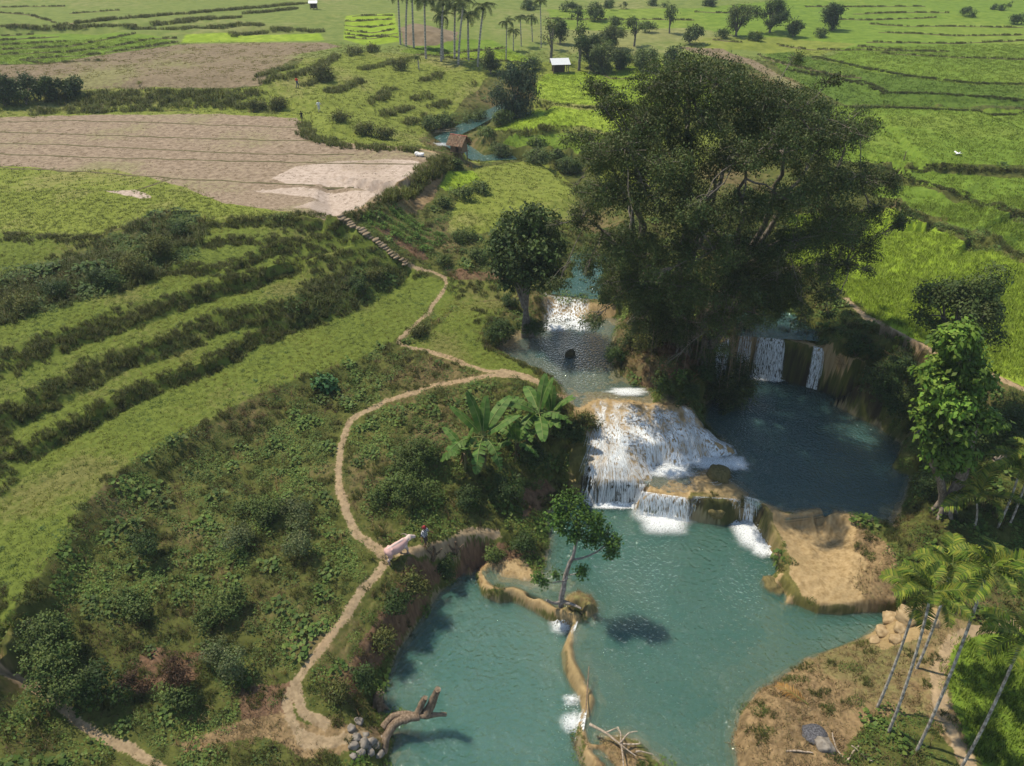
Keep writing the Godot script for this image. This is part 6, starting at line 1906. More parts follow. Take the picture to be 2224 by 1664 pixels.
func shrubs() -> void:
	var dark := [Color(0.028, 0.055, 0.016), Color(0.045, 0.078, 0.022), Color(0.062, 0.095, 0.028)]
	var mid := [Color(0.05, 0.085, 0.022), Color(0.075, 0.115, 0.03), Color(0.10, 0.135, 0.038)]
	var olive := [Color(0.09, 0.11, 0.03), Color(0.12, 0.135, 0.04), Color(0.075, 0.085, 0.028), Color(0.11, 0.09, 0.045)]
	var silver := [Color(0.10, 0.13, 0.055), Color(0.135, 0.165, 0.08), Color(0.075, 0.11, 0.035)]
	var sets := {"dark": [leaf_cluster(18, 0.3, 0.13, 0.3, 0.3, dark), leaf_cluster(18, 0.32, 0.15, 0.3, 0.3, dark)], "mid": [leaf_cluster(18, 0.3, 0.12, 0.32, 0.2, mid), leaf_cluster(18, 0.3, 0.1, 0.32, 0.2, mid)],
		"olive": [leaf_cluster(18, 0.34, 0.16, 0.2, 0.4, olive)], "silver": [leaf_cluster(18, 0.28, 0.1, 0.32, 0.2, silver), leaf_cluster(18, 0.28, 0.11, 0.32, 0.2, mid)]}
	for k in NEAR_SHRUBS.size():
		var a: Array = NEAR_SHRUBS[k]
		var kind := "mid"
		var label := ""
		var group := ""
		if k < 14:
			kind = ["silver", "silver", "mid", "mid", "silver", "silver", "silver", "dark", "mid", "mid", "mid", "silver", "mid", "dark"][k]
			group = "shrubs on the slope left of the winding path"
			label = {"silver": "grey-green shrub on the weedy slope left of the winding path", "mid": "leafy green shrub on the weedy slope left of the winding path", "dark": "dark low shrub on the weedy slope left of the winding path"}[kind]
		elif k < 24:
			kind = ["silver", "silver", "mid", "mid", "mid", "mid", "mid", "dark", "dark", "dark"][k - 14]
			group = "shrubs around the banana plants"
			label = {"silver": "grey-green shrub on the mound left of the banana plants", "mid": "fresh green shrub below the banana plants inside the path loop", "dark": "dark mossy shrub beside the left edge of the cascade"}[kind]
		elif k < 32:
			kind = "dark" if k % 2 == 0 else "olive"
			group = "scrub on the lower pool bank"
			label = "brownish scrub bush on the steep bank above the lower pool" if kind == "olive" else "dark green scrub bush on the steep bank above the lower pool"
		elif k < 42:
			kind = "dark" if k % 3 != 0 else "mid"
			group = "bushes along the right bank of the upper pool"
			label = "dark bush hanging over the right bank of the upper pool" if kind == "dark" else "lighter green bush on the right bank of the upper pool"
		elif k < 51:
			kind = "dark"
			group = "bushes beside the stream above the cascade"
			label = "dark bush at the foot of the trees beside the upper stream"
		else:
			kind = "dark" if k % 2 == 0 else "olive"
			group = "bushes on the terrace banks"
			label = "dark grassy bush on the left terrace banks" if kind == "dark" else "olive grassy bush on the left terrace banks"
		shrub(Vector3(a[0], a[1], a[2]), maxf(a[3], 0.5), a[4] * 1.15, sets[kind], label, group, 0.9)
	for k in SHRUBS.size():
		var a: Array = SHRUBS[k]
		var kind := "mid" if k < 17 or k >= 26 else "olive"
		if k >= 32 and k < 40: kind = "dark"
		var group := "shrubs by the river behind the hut"
		var label := "green shrub on the river banks near the thatched hut"
		if k >= 9: group = "bushes in the far centre"; label = "bush among the trees in the far centre"
		if k >= 17: group = "bushes on the yellow-green slope"; label = "olive bush on the yellow-green terraced slope"
		if k >= 26: group = "bushes beside the garden plots"; label = "green bush beside the garden plots below the hut"
		if k >= 32: group = "hedges at the far field edges"; label = "dark hedge bush at the top of the far fields"
		if k >= 40: group = "bushes left of the twin-trunked tree"; label = "green bush on the plots left of the twin-trunked tree"
		shrub(Vector3(a[0], a[1], a[2]), maxf(a[3], 0.8), a[4] * 1.1, sets[kind], label, group, 1.5 if a[2] < -70 else 1.0)

# ---------------------------------------------------------------- palms and bananas
func frond_mesh(length: float, arch: float, leaflets: int, leaflet: float, cols: Array, hang := 0.35) -> ArrayMesh:
	var st := begin()
	var pts := []
	for k in 11:
		var t := k / 10.0
		pts.append(Vector3(length * t * (1.0 - 0.18 * t * arch), length * (0.55 * t - arch * 0.75 * t * t), 0))
	tube(st, pts, 0.028 * length / 2.0, 0.006, 5, Color(0.16, 0.19, 0.05))
	for k in leaflets:
		var t := 0.12 + 0.88 * k / float(leaflets)
		var i := int(t * 10.0)
		var p: Vector3 = pts[i].lerp(pts[mini(i + 1, 10)], t * 10.0 - i)
		var d: Vector3 = (pts[mini(i + 1, 10)] - pts[maxi(0, i - 1)]).normalized()
		var l := leaflet * sin(clampf(t * 0.85 + 0.15, 0, 1) * PI * 0.92) * rng.randf_range(0.85, 1.1) + 0.08
		for s in [-1.0, 1.0]:
			var out := (Vector3(0, 0.35, s) + d * rng.randf_range(0.5, 0.8)).normalized()
			var mid := p + out * l * 0.55
			var tip := p + out * l - Vector3(0, l * hang * rng.randf_range(0.6, 1.4), 0)
			var w := d * 0.03 * (length / 2.0)
			var n: Vector3 = (out.cross(d) * -s + Vector3.UP * 0.5).normalized()
			var c := pick(cols)
			tri(st, p - w * 0.6, mid - w, p + w * 0.6, n, c)
			tri(st, p + w * 0.6, mid - w, mid + w, n, c)
			tri(st, mid - w, tip, mid + w, n, c)
	return st.commit()

func palm(called: String, label: String, foot: Vector3, top: Vector3, girth: float, fronds: Array, count: int, group: String, scale := 1.0, nuts := false) -> void:
	var t := thing(called, label, "palm", foot, 0.0, group)
	var st := begin()
	var rel := top - foot
	var n := maxi(8, int(rel.length() / 0.22))
	tube(st, bend(Vector3(0, -0.3, 0), rel, Vector3(rel.x * -0.12, 0, 0.1), n, 0.0), girth, girth * 0.75, 8, Color.WHITE, 0.05, 0.28)
	add_mesh("trunk", st.commit(), bark("palm bark", Color(0.80, 0.76, 0.70)), t)
	var sh := begin()
	tube(sh, [rel - Vector3(0, 0.05, 0), rel + Vector3(0, 0.35 * scale, 0), rel + Vector3(0, 0.8 * scale, 0)], girth * 1.15, girth * 0.5, 7, Color(0.10, 0.15, 0.03))
	add_mesh("crownshaft", sh.commit(), leafy("leaves"), t)
	for k in count:
		var o := add_mesh("frond", fronds[rng.randi() % fronds.size()], leafy("leaves"), t)
		var turn := TAU * k / count + rng.randf_range(-0.25, 0.25)
		var tilt := rng.randf_range(-0.75, 0.55)
		o.transform = Transform3D(Basis(Vector3.UP, turn) * Basis(Vector3(0, 0, 1), tilt) * Basis(Vector3.RIGHT, rng.randf_range(-0.4, 0.4)) * Basis.from_scale(Vector3.ONE * scale * rng.randf_range(0.85, 1.1)), rel + Vector3(0, 0.62 * scale, 0))
	if nuts:
		var ns := begin()
		for k in 7:
			var ang := rng.randf() * TAU
			var c := rel + Vector3(cos(ang) * 0.3, 0.2, sin(ang) * 0.3)
			tube(ns, [c + Vector3(0, 0.16, 0), c + Vector3(0, 0.08, 0), c, c - Vector3(0, 0.12, 0)], 0.05, 0.15, 6, Color(0.12, 0.11, 0.03))
		add_mesh("coconuts", ns.commit(), leafy("leaves"), t)

func palms() -> void:
	var lime := [Color(0.10, 0.17, 0.02), Color(0.17, 0.23, 0.03), Color(0.24, 0.25, 0.04), Color(0.06, 0.11, 0.018)]
	var f := [frond_mesh(2.4, 0.75, 30, 0.72, lime), frond_mesh(2.3, 1.0, 30, 0.7, lime, 0.5), frond_mesh(2.5, 0.5, 30, 0.7, lime)]
	var says := ["leftmost of the tall slim palms by the lower right bank", "second slim palm from the left, rooted in the green weeds", "palm rooted highest beside the rice plot path, trunk shadow at its foot", "tallest slim palm, trunk crossing the edge of the lower right rice plot", "slim palm trunk leaning across the lower right rice plot", "slim palm at the lower right corner",
		"short bushy palm below the forked grey trunk", "left of two pale palm trunks at the right edge", "right of two pale palm trunks at the right edge"]
	for k in PALMS.size():
		var a: Array = PALMS[k]
		palm("areca_palm", says[k], Vector3(a[0], a[1], a[2]), Vector3(a[3], a[4], a[5]), 0.075 if k < 6 else 0.07, f, 11, "slim palms on the right bank", 0.8 if k != 6 else 0.95)
	var green := [Color(0.05, 0.085, 0.025), Color(0.075, 0.11, 0.03), Color(0.11, 0.13, 0.04)]
	var cf := [frond_mesh(3.0, 1.1, 22, 0.7, green, 0.7), frond_mesh(3.0, 1.35, 22, 0.7, green, 0.8), frond_mesh(2.8, 0.7, 22, 0.7, green, 0.5)]
	for k in COCONUTS.size():
		var a: Array = COCONUTS[k]
		var small := k >= 10
		var label := "tall coconut palm in the grove behind the terraced slope"
		if k == 15: label = "very small young palm at the foot of the coconut grove"
		elif small: label = "shorter dark palm right of the coconut grove"
		elif k == 7: label = "rightmost tall coconut palm with a curved trunk"
		elif k == 5: label = "dark coconut palm with a low crown amid the grove"
		palm("coconut_palm", label, Vector3(a[0], a[1], a[2]), Vector3(a[3], a[4], a[5]), 0.2 if not small else 0.12, cf, 16 if k != 15 else 8, "coconut palms in the grove", 0.9 if not small else (0.62 if k != 15 else 0.35), not small)

func banana_leaf(length: float, width: float, arch: float, torn: bool) -> ArrayMesh:
	var st := begin()
	var n := 16
	var pts := []
	for k in n + 1:
		var t := float(k) / n
		pts.append(Vector3(length * t * (1.0 - 0.12 * arch * t), length * (0.8 * t - arch * 0.85 * t * t), 0))
	tube(st, pts, 0.035, 0.008, 5, Color(0.20, 0.24, 0.08))
	for k in range(2, n):
		var t0 := float(k) / n
		var t1 := float(k + 1) / n
		for s in [-1.0, 1.0]:
			var w0 := width * sqrt(sin(clampf(t0, 0.08, 0.985) * PI))
			var w1 := width * sqrt(sin(clampf(t1, 0.08, 0.985) * PI))
			var drop := 0.15 + (rng.randf_range(0.0, 0.9) if torn else 0.12)
			var a: Vector3 = pts[k]
			var b: Vector3 = pts[k + 1]
			var g := 0.0
			if torn and rng.randf() < 0.5: g = 0.35
			var c := a + Vector3(length * 0.03, 0.05 - w0 * drop, s * w0)
			var d := b.lerp(a, g) + Vector3(length * 0.03, 0.05 - w1 * drop, s * w1)
			var nn := (b - a).cross(c - a).normalized()
			if nn.y < 0: nn = -nn
			var col := pick([Color(0.052, 0.115, 0.022), Color(0.08, 0.155, 0.03), Color(0.11, 0.18, 0.045)])
			tri(st, a, c, b, nn, col)
			tri(st, b, c, d, nn, col)
	return st.commit()

func bananas() -> void:
	var leaves := [banana_leaf(2.9, 0.40, 0.55, false), banana_leaf(2.8, 0.38, 0.95, true), banana_leaf(2.6, 0.38, 0.35, false), banana_leaf(2.9, 0.37, 1.15, true)]
	var dry := begin()
	for k in 26:
		blade(dry, Vector3(rng.randf_range(-0.15, 0.15), 1.6, rng.randf_range(-0.15, 0.15)), -rng.randf_range(0.6, 1.5), 0.12, 0.3, pick([Color(0.17, 0.12, 0.07), Color(0.24, 0.18, 0.11)]))
	var dry_mesh := dry.commit()
	var spots := [["banana_a", 0.0, 0.0, 1.15, "largest banana plant, centre of the clump above the path loop"], ["banana_a", -1.3, 0.6, 0.72, "small bright banana plant at the left of the clump"], ["banana_c", 0.2, 0.3, 0.8, "banana plant with drooping torn leaves between the two tall ones"],
		["banana_b", 0.0, 0.0, 1.1, "tall banana plant on the right nearest the cascade"], ["banana_b", 0.9, -0.6, 0.78, "banana plant with a leaf reaching over the stream edge"], ["banana_b", -0.8, 0.5, 0.65, "low banana plant among the stems right of the clump"]]
	for s in spots:
		var p: Array = SPOT[s[0]]
		var x: float = p[0] + s[1]
		var z: float = p[2] + s[2]
		var k: float = s[3]
		var t := thing("banana_plant", s[4], "banana plant", on(x, z), rng.randf() * TAU, "banana plants beside the cascade")
		var st := begin()
		tube(st, bend(Vector3(0, -0.2, 0), Vector3(0.1, 2.3 * k, 0), Vector3(0.05, 0, 0), 6), 0.16 * k, 0.09 * k, 8, Color(0.15, 0.15, 0.06), 0.1)
		add_mesh("stem", st.commit(), leafy("stems", 0.7, 0.0), t)
		add_mesh("dry_leaf_skirt", dry_mesh, leafy("leaves"), t)
		for q in 8:
			var o := add_mesh("leaf", leaves[rng.randi() % 4] if q > 1 else leaves[2], leafy("leaves"), t)
			o.transform = Transform3D(Basis(Vector3.UP, TAU * q / 8.0 + rng.randf_range(-0.3, 0.3)) * Basis(Vector3(0, 0, 1), rng.randf_range(-0.35, 0.45) if q > 1 else 0.75) * Basis.from_scale(Vector3.ONE * k * rng.randf_range(0.85, 1.1)), Vector3(0.1, 2.2 * k, 0))
	# broad-leaved plant on the slope under the field edge
	var p: Array = SPOT.taro
	var t := thing("papaya_seedling", "bluish broad-leaved plant under the edge of the lowest field", "plant", Vector3(p[0], p[1], p[2]))
	crown_of(t, [[Vector3(0, 0.5, 0), 0.7], [Vector3(0.5, 0.4, 0.2), 0.5], [Vector3(-0.5, 0.4, 0.1), 0.5]], [leaf_cluster(9, 0.4, 0.34, 0.45, 0.2, [Color(0.05, 0.13, 0.045), Color(0.08, 0.18, 0.06)])], 9.0, 0.8, 1.2, 0.7, [0.9, 1.1], "foliage")
	var ps := begin()
	tube(ps, [Vector3(0, -0.1, 0), Vector3(0.05, 0.5, 0)], 0.04, 0.02, 5)
	add_mesh("stem", ps.commit(), bark("grey bark", Color(0.26, 0.23, 0.20)), t)

# ---------------------------------------------------------------- falling water and froth
func white_water() -> StandardMaterial3D:
	var m := leafy("white water", 0.35, 0.6)
	m.metallic_specular = 0.5
	m.backlight = Color(0.6, 0.6, 0.6)
	return m

func ribbon(st: SurfaceTool, pts: Array, w: float, col: Color) -> void:
	var n := pts.size()
	if n < 3: return
	var last := []
	for k in n:
		var d: Vector3 = (pts[mini(k + 1, n - 1)] - pts[maxi(k - 1, 0)]).normalized()
		var up := Vector3(0, 0.6, 1).normalized()
		var s := d.cross(up).normalized()
		var ww := w * sin(PI * (0.12 + 0.84 * k / float(n))) * rng.randf_range(0.5, 1.3)
		var nn := s.cross(d).normalized()
		if nn.z + nn.y < 0: nn = -nn
		var now := [pts[k] - s * ww, pts[k] + s * ww, nn]
		if k > 0:
			tri(st, last[0], now[0], last[1], last[2], col)
			tri(st, last[1], now[0], now[1], nn, col)
		last = now

func lace(called: String, lo: float, hi: float, seed_: int) -> StandardMaterial3D:
	# torn white water: foam streaks with clear gaps, u across the flow, v along it
	if mats.has(called): return mats[called]
	var n := FastNoiseLite.new()
	n.seed = seed_
	n.noise_type = FastNoiseLite.TYPE_SIMPLEX_SMOOTH
	n.frequency = 0.035
	n.fractal_octaves = 5
	n.fractal_gain = 0.6
	n.domain_warp_enabled = true
	n.domain_warp_amplitude = 22.0
	n.domain_warp_frequency = 0.02
	var src := n.get_seamless_image(512, 512).get_data()
	var out := PackedByteArray()
	out.resize(512 * 512 * 4)
	for k in 512 * 512:
		out[k * 4] = 255
		out[k * 4 + 1] = 255
		out[k * 4 + 2] = 255
		out[k * 4 + 3] = int(255.0 * smoothstep(lo, hi, src[k] / 255.0))
	var m := StandardMaterial3D.new()
	m.resource_name = called
	m.albedo_color = Color(0.80, 0.84, 0.87).linear_to_srgb()
	m.albedo_texture = ImageTexture.create_from_image(Image.create_from_data(512, 512, false, Image.FORMAT_RGBA8, out))
	m.transparency = BaseMaterial3D.TRANSPARENCY_ALPHA
	m.vertex_color_use_as_albedo = true
	m.roughness = 0.5
	m.metallic_specular = 0.4
	m.cull_mode = BaseMaterial3D.CULL_DISABLED
	m.backlight_enabled = true
	m.backlight = Color(0.5, 0.5, 0.5)
	mats[called] = m
	return m

func sheet(rows: Array, uvs: Array, alphas: Array) -> ArrayMesh:
	# rows of equally many points
	var st := begin()
	var n: int = rows[0].size()
	for j in rows.size():
		for i in n:
			st.set_color(Color(1, 1, 1, alphas[j][i]))
			st.set_uv(uvs[j][i])
			st.add_vertex(rows[j][i])
	for j in rows.size() - 1:
		for i in n - 1:
			var k := j * n + i
			for q in [k, k + 1, k + n, k + 1, k + n + 1, k + n]: st.add_index(q)
	st.generate_normals()
	return st.commit()

func build_falls() -> void:
	var ww := white_water()
	var white := Color(0.72, 0.77, 0.80)
	var says := ["left plume of the back falls beside the big tree", "thin trickle left of the middle back fall", "widest middle curtain of the back falls", "narrow right-hand spout of the back falls",
		"short fall through the gap beside the flat tan rock", "lower curtain in front of the cascade dome, with the white splash", "upper overflow of the stone rim into the lower pool", "lower overflow of the stone rim into the lower pool", "fine dribbles over the mossy ledge beside the gap fall"]
	for k in FALLS.size():
		var a: Array = FALLS[k]
		var p0 := Vector3(a[0], a[1], a[2])
		var p1 := Vector3(a[3], a[4], a[5])
		var wide := (p1 - p0).length()
		var nx := maxi(8, int(wide / 0.12))
		var o := Node3D.new()
		o.name = "waterfall"
		add_child(o, true)
		for layer in 2:
			var rows := []
			var uvs := []
			var al := []
			for j in 15:
				var u := j / 14.0
				var r := []
				var ru := []
				var ra := []
				for i in nx + 1:
					var s := float(i) / nx
					var p := p0.lerp(p1, s)
					var throw := 0.8 + 0.35 * n_fine.get_noise_2d(p.x * 2.0 + layer * 9.0, p.z * 2.0)
					var h: float = p.y - a[6]
					# a short run over the lip, then free fall, spreading a little
					var q := p + Vector3(a[7], 0, a[8]) * (u * throw * (1.0 + 0.12 * layer) - 0.25 * (1.0 - u)) - Vector3(0, h * pow(u, 1.8), 0)
					q += (p - (p0 + p1) * 0.5) * 0.18 * u + Vector3(0, 0.03 + 0.02 * layer, 0)
					r.append(q)
					ru.append(Vector2(s * wide * 0.55 + k * 0.37 + layer * 0.5, u * h * 0.10 + 0.05 * layer))
					ra.append(clampf(minf(s, 1.0 - s) * 9.0, 0.0, 1.0) * (0.95 if k != 8 and k != 1 else 0.55) * smoothstep(0.0, 0.2, u + 0.08))
				rows.append(r)
				uvs.append(ru)
				al.append(ra)
			add_mesh("water_curtain", sheet(rows, uvs, al), lace("falling water", 0.40, 0.66, 41), o)
		var st := begin()
		for q in int(a[9] * 0.5):
			var t := rng.randf()
			var p := p0.lerp(p1, t)
			var h: float = p.y - a[6]
			var out := Vector3(a[7], 0, a[8]) * rng.randf_range(0.7, 1.15)
			var pts := []
			var u0 := rng.randf_range(0.1, 0.6)
			var u1 := minf(1.0, u0 + rng.randf_range(0.2, 0.5))
			for i in 7:
				var u := lerpf(u0, u1, i / 6.0)
				pts.append(p + out * u - Vector3(0, h * pow(u, 1.8), 0) + Vector3(0, 0.05, 0.05))
			ribbon(st, pts, rng.randf_range(0.006, 0.018), white * rng.randf_range(0.85, 1.1))
		add_mesh("water_strands", st.commit(), ww, o).set_meta("kind", "stuff")
		describe(o, says[k], "waterfall", "waterfalls around the pools")
	# water sliding over the rounded cascade: lanes that follow the rock downhill
	var casc := Node3D.new()
	casc.name = "cascade"
	add_child(casc, true)
	describe(casc, "white water spreading over the rounded tan cascade in the middle", "waterfall", "waterfalls around the pools")
	for layer in 2:
		var lanes := []
		var count := 66
		for i in count:
			var f := float(i) / (count - 1) * (CREST.size() - 1.001)
			var c0: Array = CREST[int(f)]
			var c1: Array = CREST[int(f) + 1]
			var t := f - int(f)
			var p := Vector2(lerpf(c0[0], c1[0], t), lerpf(c0[2], c1[2], t) - 0.5)
			var d := Vector2((i / float(count) - 0.45) * 0.5, 1)
			var lane := []
			for s in 62:
				lane.append(p)
				var g := Vector2(height(p.x - 0.5, p.y) - height(p.x + 0.5, p.y), height(p.x, p.y - 0.5) - height(p.x, p.y + 0.5))
				var y := height(p.x, p.y)
				if y < maxf(wet_level(p.x, p.y), 0.6) - 0.12: continue
				d = (d * 0.86 + g.normalized() * 0.14 + Vector2((i / float(count) - 0.42) * 0.10, 0.1)).normalized()
				p += d * 0.125
			lanes.append(lane)
		var rows := []
		var uvs := []
		var al := []
		for s in 62:
			var r := []
			var ru := []
			var ra := []
			for i in count:
				var p: Vector2 = lanes[i][s]
				r.append(Vector3(p.x, maxf(height(p.x, p.y), maxf(wet_level(p.x, p.y), 0.6) - 0.1) + 0.035 + 0.02 * layer, p.y))
				ru.append(Vector2(i * (0.055 if layer == 0 else 0.085) + layer * 0.3, s * (0.015 if layer == 0 else 0.024)))
				var thick := smoothstep(0.0, 0.55, s / 62.0) * 0.75 + 0.25 + 1.0 * n_coarse.get_noise_2d(i * 1.1, s * 0.5) - 0.12
				if i < count * 0.4 and s > 34: thick *= 0.62
				ra.append(clampf(thick, 0.0, 1.0) * clampf(minf(i, count - 1 - i) * 0.3, 0.0, 1.0) * smoothstep(0.0, 6.0, s))
			rows.append(r)
			uvs.append(ru)
			al.append(ra)
		add_mesh("water_veil", sheet(rows, uvs, al), lace("sliding water", 0.38, 0.64, 44), casc)
	var st := begin()
	for q in 1500:
		var i := rng.randi() % (CREST.size() - 1)
		var c0: Array = CREST[i]
		var c1: Array = CREST[i + 1]
		var t := rng.randf()
		var x := lerpf(c0[0], c1[0], t) + rng.randf_range(-0.6, 1.2)
		var z := lerpf(c0[2], c1[2], t) + rng.randf_range(1.2, 6.0)
		var y0 := height(x, z)
		if y0 < wet_level(x, z) + 0.15 or y0 < 0.8 or y0 > 4.5 or cover_at(x, z) != 6 and cover_at(x, z) != 12: continue
		if n_coarse.get_noise_2d(x * 6.0, z * 2.0) < rng.randf_range(-0.1, 0.35): continue
		var d := Vector2(0, 1)
		var pts := []
		for s in 8 + int(rng.randf() * 16.0):
			var g := Vector2(height(x - 0.35, z) - height(x + 0.35, z), height(x, z - 0.35) - height(x, z + 0.35))
			d = (d * 0.6 + g.normalized() * 0.4 + Vector2(rng.randf_range(-0.22, 0.22), 0.05)).normalized()
			x += d.x * 0.11
			z += d.y * 0.11
			var y := height(x, z)
			if y < maxf(wet_level(x, z), 0.55) - 0.05: break
			pts.append(Vector3(x, y + 0.07, z))
		ribbon(st, pts, rng.randf_range(0.004, 0.011), white * rng.randf_range(0.8, 1.08))
	add_mesh("water_strands", st.commit(), ww, casc).set_meta("kind", "stuff")
	# the rapids above: a torn sheet over the sloping bed
	var rr := []
	var ru2 := []
	var ra2 := []
	for j in 26:
		var r := []
		var ru := []
		var ra := []
		for i in 30:
			var x := lerpf(RAPIDS[0], RAPIDS[2], i / 29.0)
			var z := lerpf(RAPIDS[1], RAPIDS[3], j / 25.0)
			r.append(Vector3(x, maxf(height(x, z), 4.7) + 0.05, z))
			ru.append(Vector2(x * 0.28, z * 0.16))
			ra.append(clampf(minf(minf(i, 29 - i) * 0.16, minf(j, 25 - j) * 0.2), 0, 1) * clampf(0.75 + 1.2 * n_coarse.get_noise_2d(x * 5.0, z * 5.0), 0, 1))
		rr.append(r)
		ru2.append(ru)
		ra2.append(ra)
	describe(add_mesh("rapids", sheet(rr, ru2, ra2), lace("rapids foam", 0.36, 0.56, 47)), "white rapids where the stream enters below the twin-trunked tree", "rapids", "waterfalls around the pools")
	# froth: small bubbles heaped where water lands
	var bub := begin()
	for s in 7:
		var a0 := TAU * s / 7.0
		var a1 := TAU * (s + 1) / 7.0
		var r0 := 0.8 + 0.4 * sin(s * 2.3)
		var r1 := 0.8 + 0.4 * sin((s + 1) % 7 * 2.3)
		tri(bub, Vector3(0, 0.45, 0), Vector3(cos(a0) * r0, 0, sin(a0) * r0), Vector3(cos(a1) * r1, 0, sin(a1) * r1), Vector3(cos(a0) * 0.5, 0.8, sin(a0) * 0.5).normalized(), Color(1, 1, 1))
	var bubble := bub.commit()
	var where := []
	var tints := []
	var patch := Node3D.new()
	patch.name = "foam_sheets"
	add_child(patch, true)
	describe(patch, "thin sheets of foam drifting out from the foot of each fall", "foam", "", "stuff")
	for f in FROTH:
		for layer in 2:
			var rows := []
			var uvs := []
			var al := []
			for j in 9:
				var r := []
				var ru := []
				var ra := []
				var rad := j / 8.0
				for i in 33:
					var ang := TAU * i / 32.0
					var e := 1.0 + 0.35 * n_fine.get_noise_2d(f[0] + cos(ang) * 1.2, f[2] + sin(ang) * 1.2)
					var p := Vector3(f[0] + cos(ang) * rad * f[3] * 1.35 * e, f[1], f[2] + sin(ang) * rad * f[4] * 1.35 * e)
					var gy := height(p.x, p.z)
					if gy < p.y + 0.3 and gy > p.y: p.y = gy
					p.y += 0.012 + 0.012 * layer + 0.10 * (1.0 - rad) * (1.0 - rad)
					r.append(p)
					ru.append(Vector2(p.x, p.z) * (0.42 if layer == 0 else 0.75))
					ra.append((1.0 - smoothstep(0.35, 1.0, rad)) * clampf(f[5] / 260.0, 0.35, 1.0))
				rows.append(r)
				uvs.append(ru)
				al.append(ra)
			add_mesh("foam_sheet", sheet(rows, uvs, al), lace("foam", 0.30, 0.55, 49) if layer == 0 else lace("sliding water", 0.38, 0.64, 44), patch)
	for f in FROTH:
		for q in int(f[5]) * 3:
			var ang := rng.randf() * TAU
			var r := absf(rng.randfn(0.0, 0.38))
			if n_fine.get_noise_2d((f[0] + cos(ang) * r * f[3]) * 2.0, (f[2] + sin(ang) * r * f[4]) * 2.0) < (r - 0.75) * 0.55: continue
			var p := Vector3(f[0] + cos(ang) * r * f[3], f[1], f[2] + sin(ang) * r * f[4])
			if height(p.x, p.z) > p.y + 0.35: continue
			p.y = maxf(p.y, height(p.x, p.z)) + 0.14 * maxf(0.0, 0.7 - r) * rng.randf()
			if q % 4 == 0 and f[1] < 1.0:   # bubbles carried under the surface
				p += Vector3(rng.randf_range(-0.4, 0.4), -rng.randf_range(0.05, 0.35), rng.randf_range(-0.3, 0.5))
			where.append(lying(p, (Vector3.UP + any_dir() * 0.35).normalized(), rng.randf_range(0.012, 0.045) * (1.15 - 0.35 * minf(r, 1.5))))
			tints.append(Color(0.78, 0.82, 0.84) * rng.randf_range(0.9, 1.05))
	describe(many("froth", bubble, ww, where, tints), "white froth where the falling water lands in the pools", "froth", "", "stuff")

# ---------------------------------------------------------------- rocks, dead wood
func rock_material(called: String, a: Color, b: Color, scale := 0.6) -> StandardMaterial3D:
	if mats.has(called): return mats[called]
	var m := StandardMaterial3D.new()
	m.resource_name = called
	m.roughness = 0.9
	m.metallic_specular = 0.25
	var n := FastNoiseLite.new()
	n.seed = 17
	n.frequency = 0.02
	n.fractal_octaves = 5
	var t := NoiseTexture2D.new()
	t.width = 256
	t.height = 256
	t.seamless = true
	t.noise = n
	var ramp := Gradient.new()
	ramp.set_color(0, a.linear_to_srgb())
	ramp.set_color(1, b.linear_to_srgb())
	t.color_ramp = ramp
	m.albedo_texture = t
	m.uv1_triplanar = true
	m.uv1_world_triplanar = true
	m.uv1_scale = Vector3.ONE * scale
	mats[called] = m
	return m

func boulder(seed_: int, r: float, squash := 0.7) -> ArrayMesh:
	var s := SphereMesh.new()
	s.radius = 1.0
	s.height = 2.0
	s.radial_segments = 18
	s.rings = 10
	var arr := s.get_mesh_arrays()
	var v: PackedVector3Array = arr[Mesh.ARRAY_VERTEX]
	var st := begin()
	for k in v.size():
		var p := v[k]
		var d := 1.0 + 0.35 * n_fine.get_noise_3d(p.x + seed_ * 7.3, p.y, p.z) + 0.3 * n_coarse.get_noise_3d(p.x * 5.0 + seed_ * 3.1, p.y * 5.0, p.z * 5.0)
		p = Vector3(signf(p.x) * pow(absf(p.x), 0.8), signf(p.y) * pow(absf(p.y), 0.8), signf(p.z) * pow(absf(p.z), 0.8))
		st.set_uv(Vector2.ZERO)
		st.add_vertex(Vector3(p.x, p.y * squash, p.z) * r * d)
	for i in arr[Mesh.ARRAY_INDEX]: st.add_index(i)
	st.generate_normals()
	return st.commit()

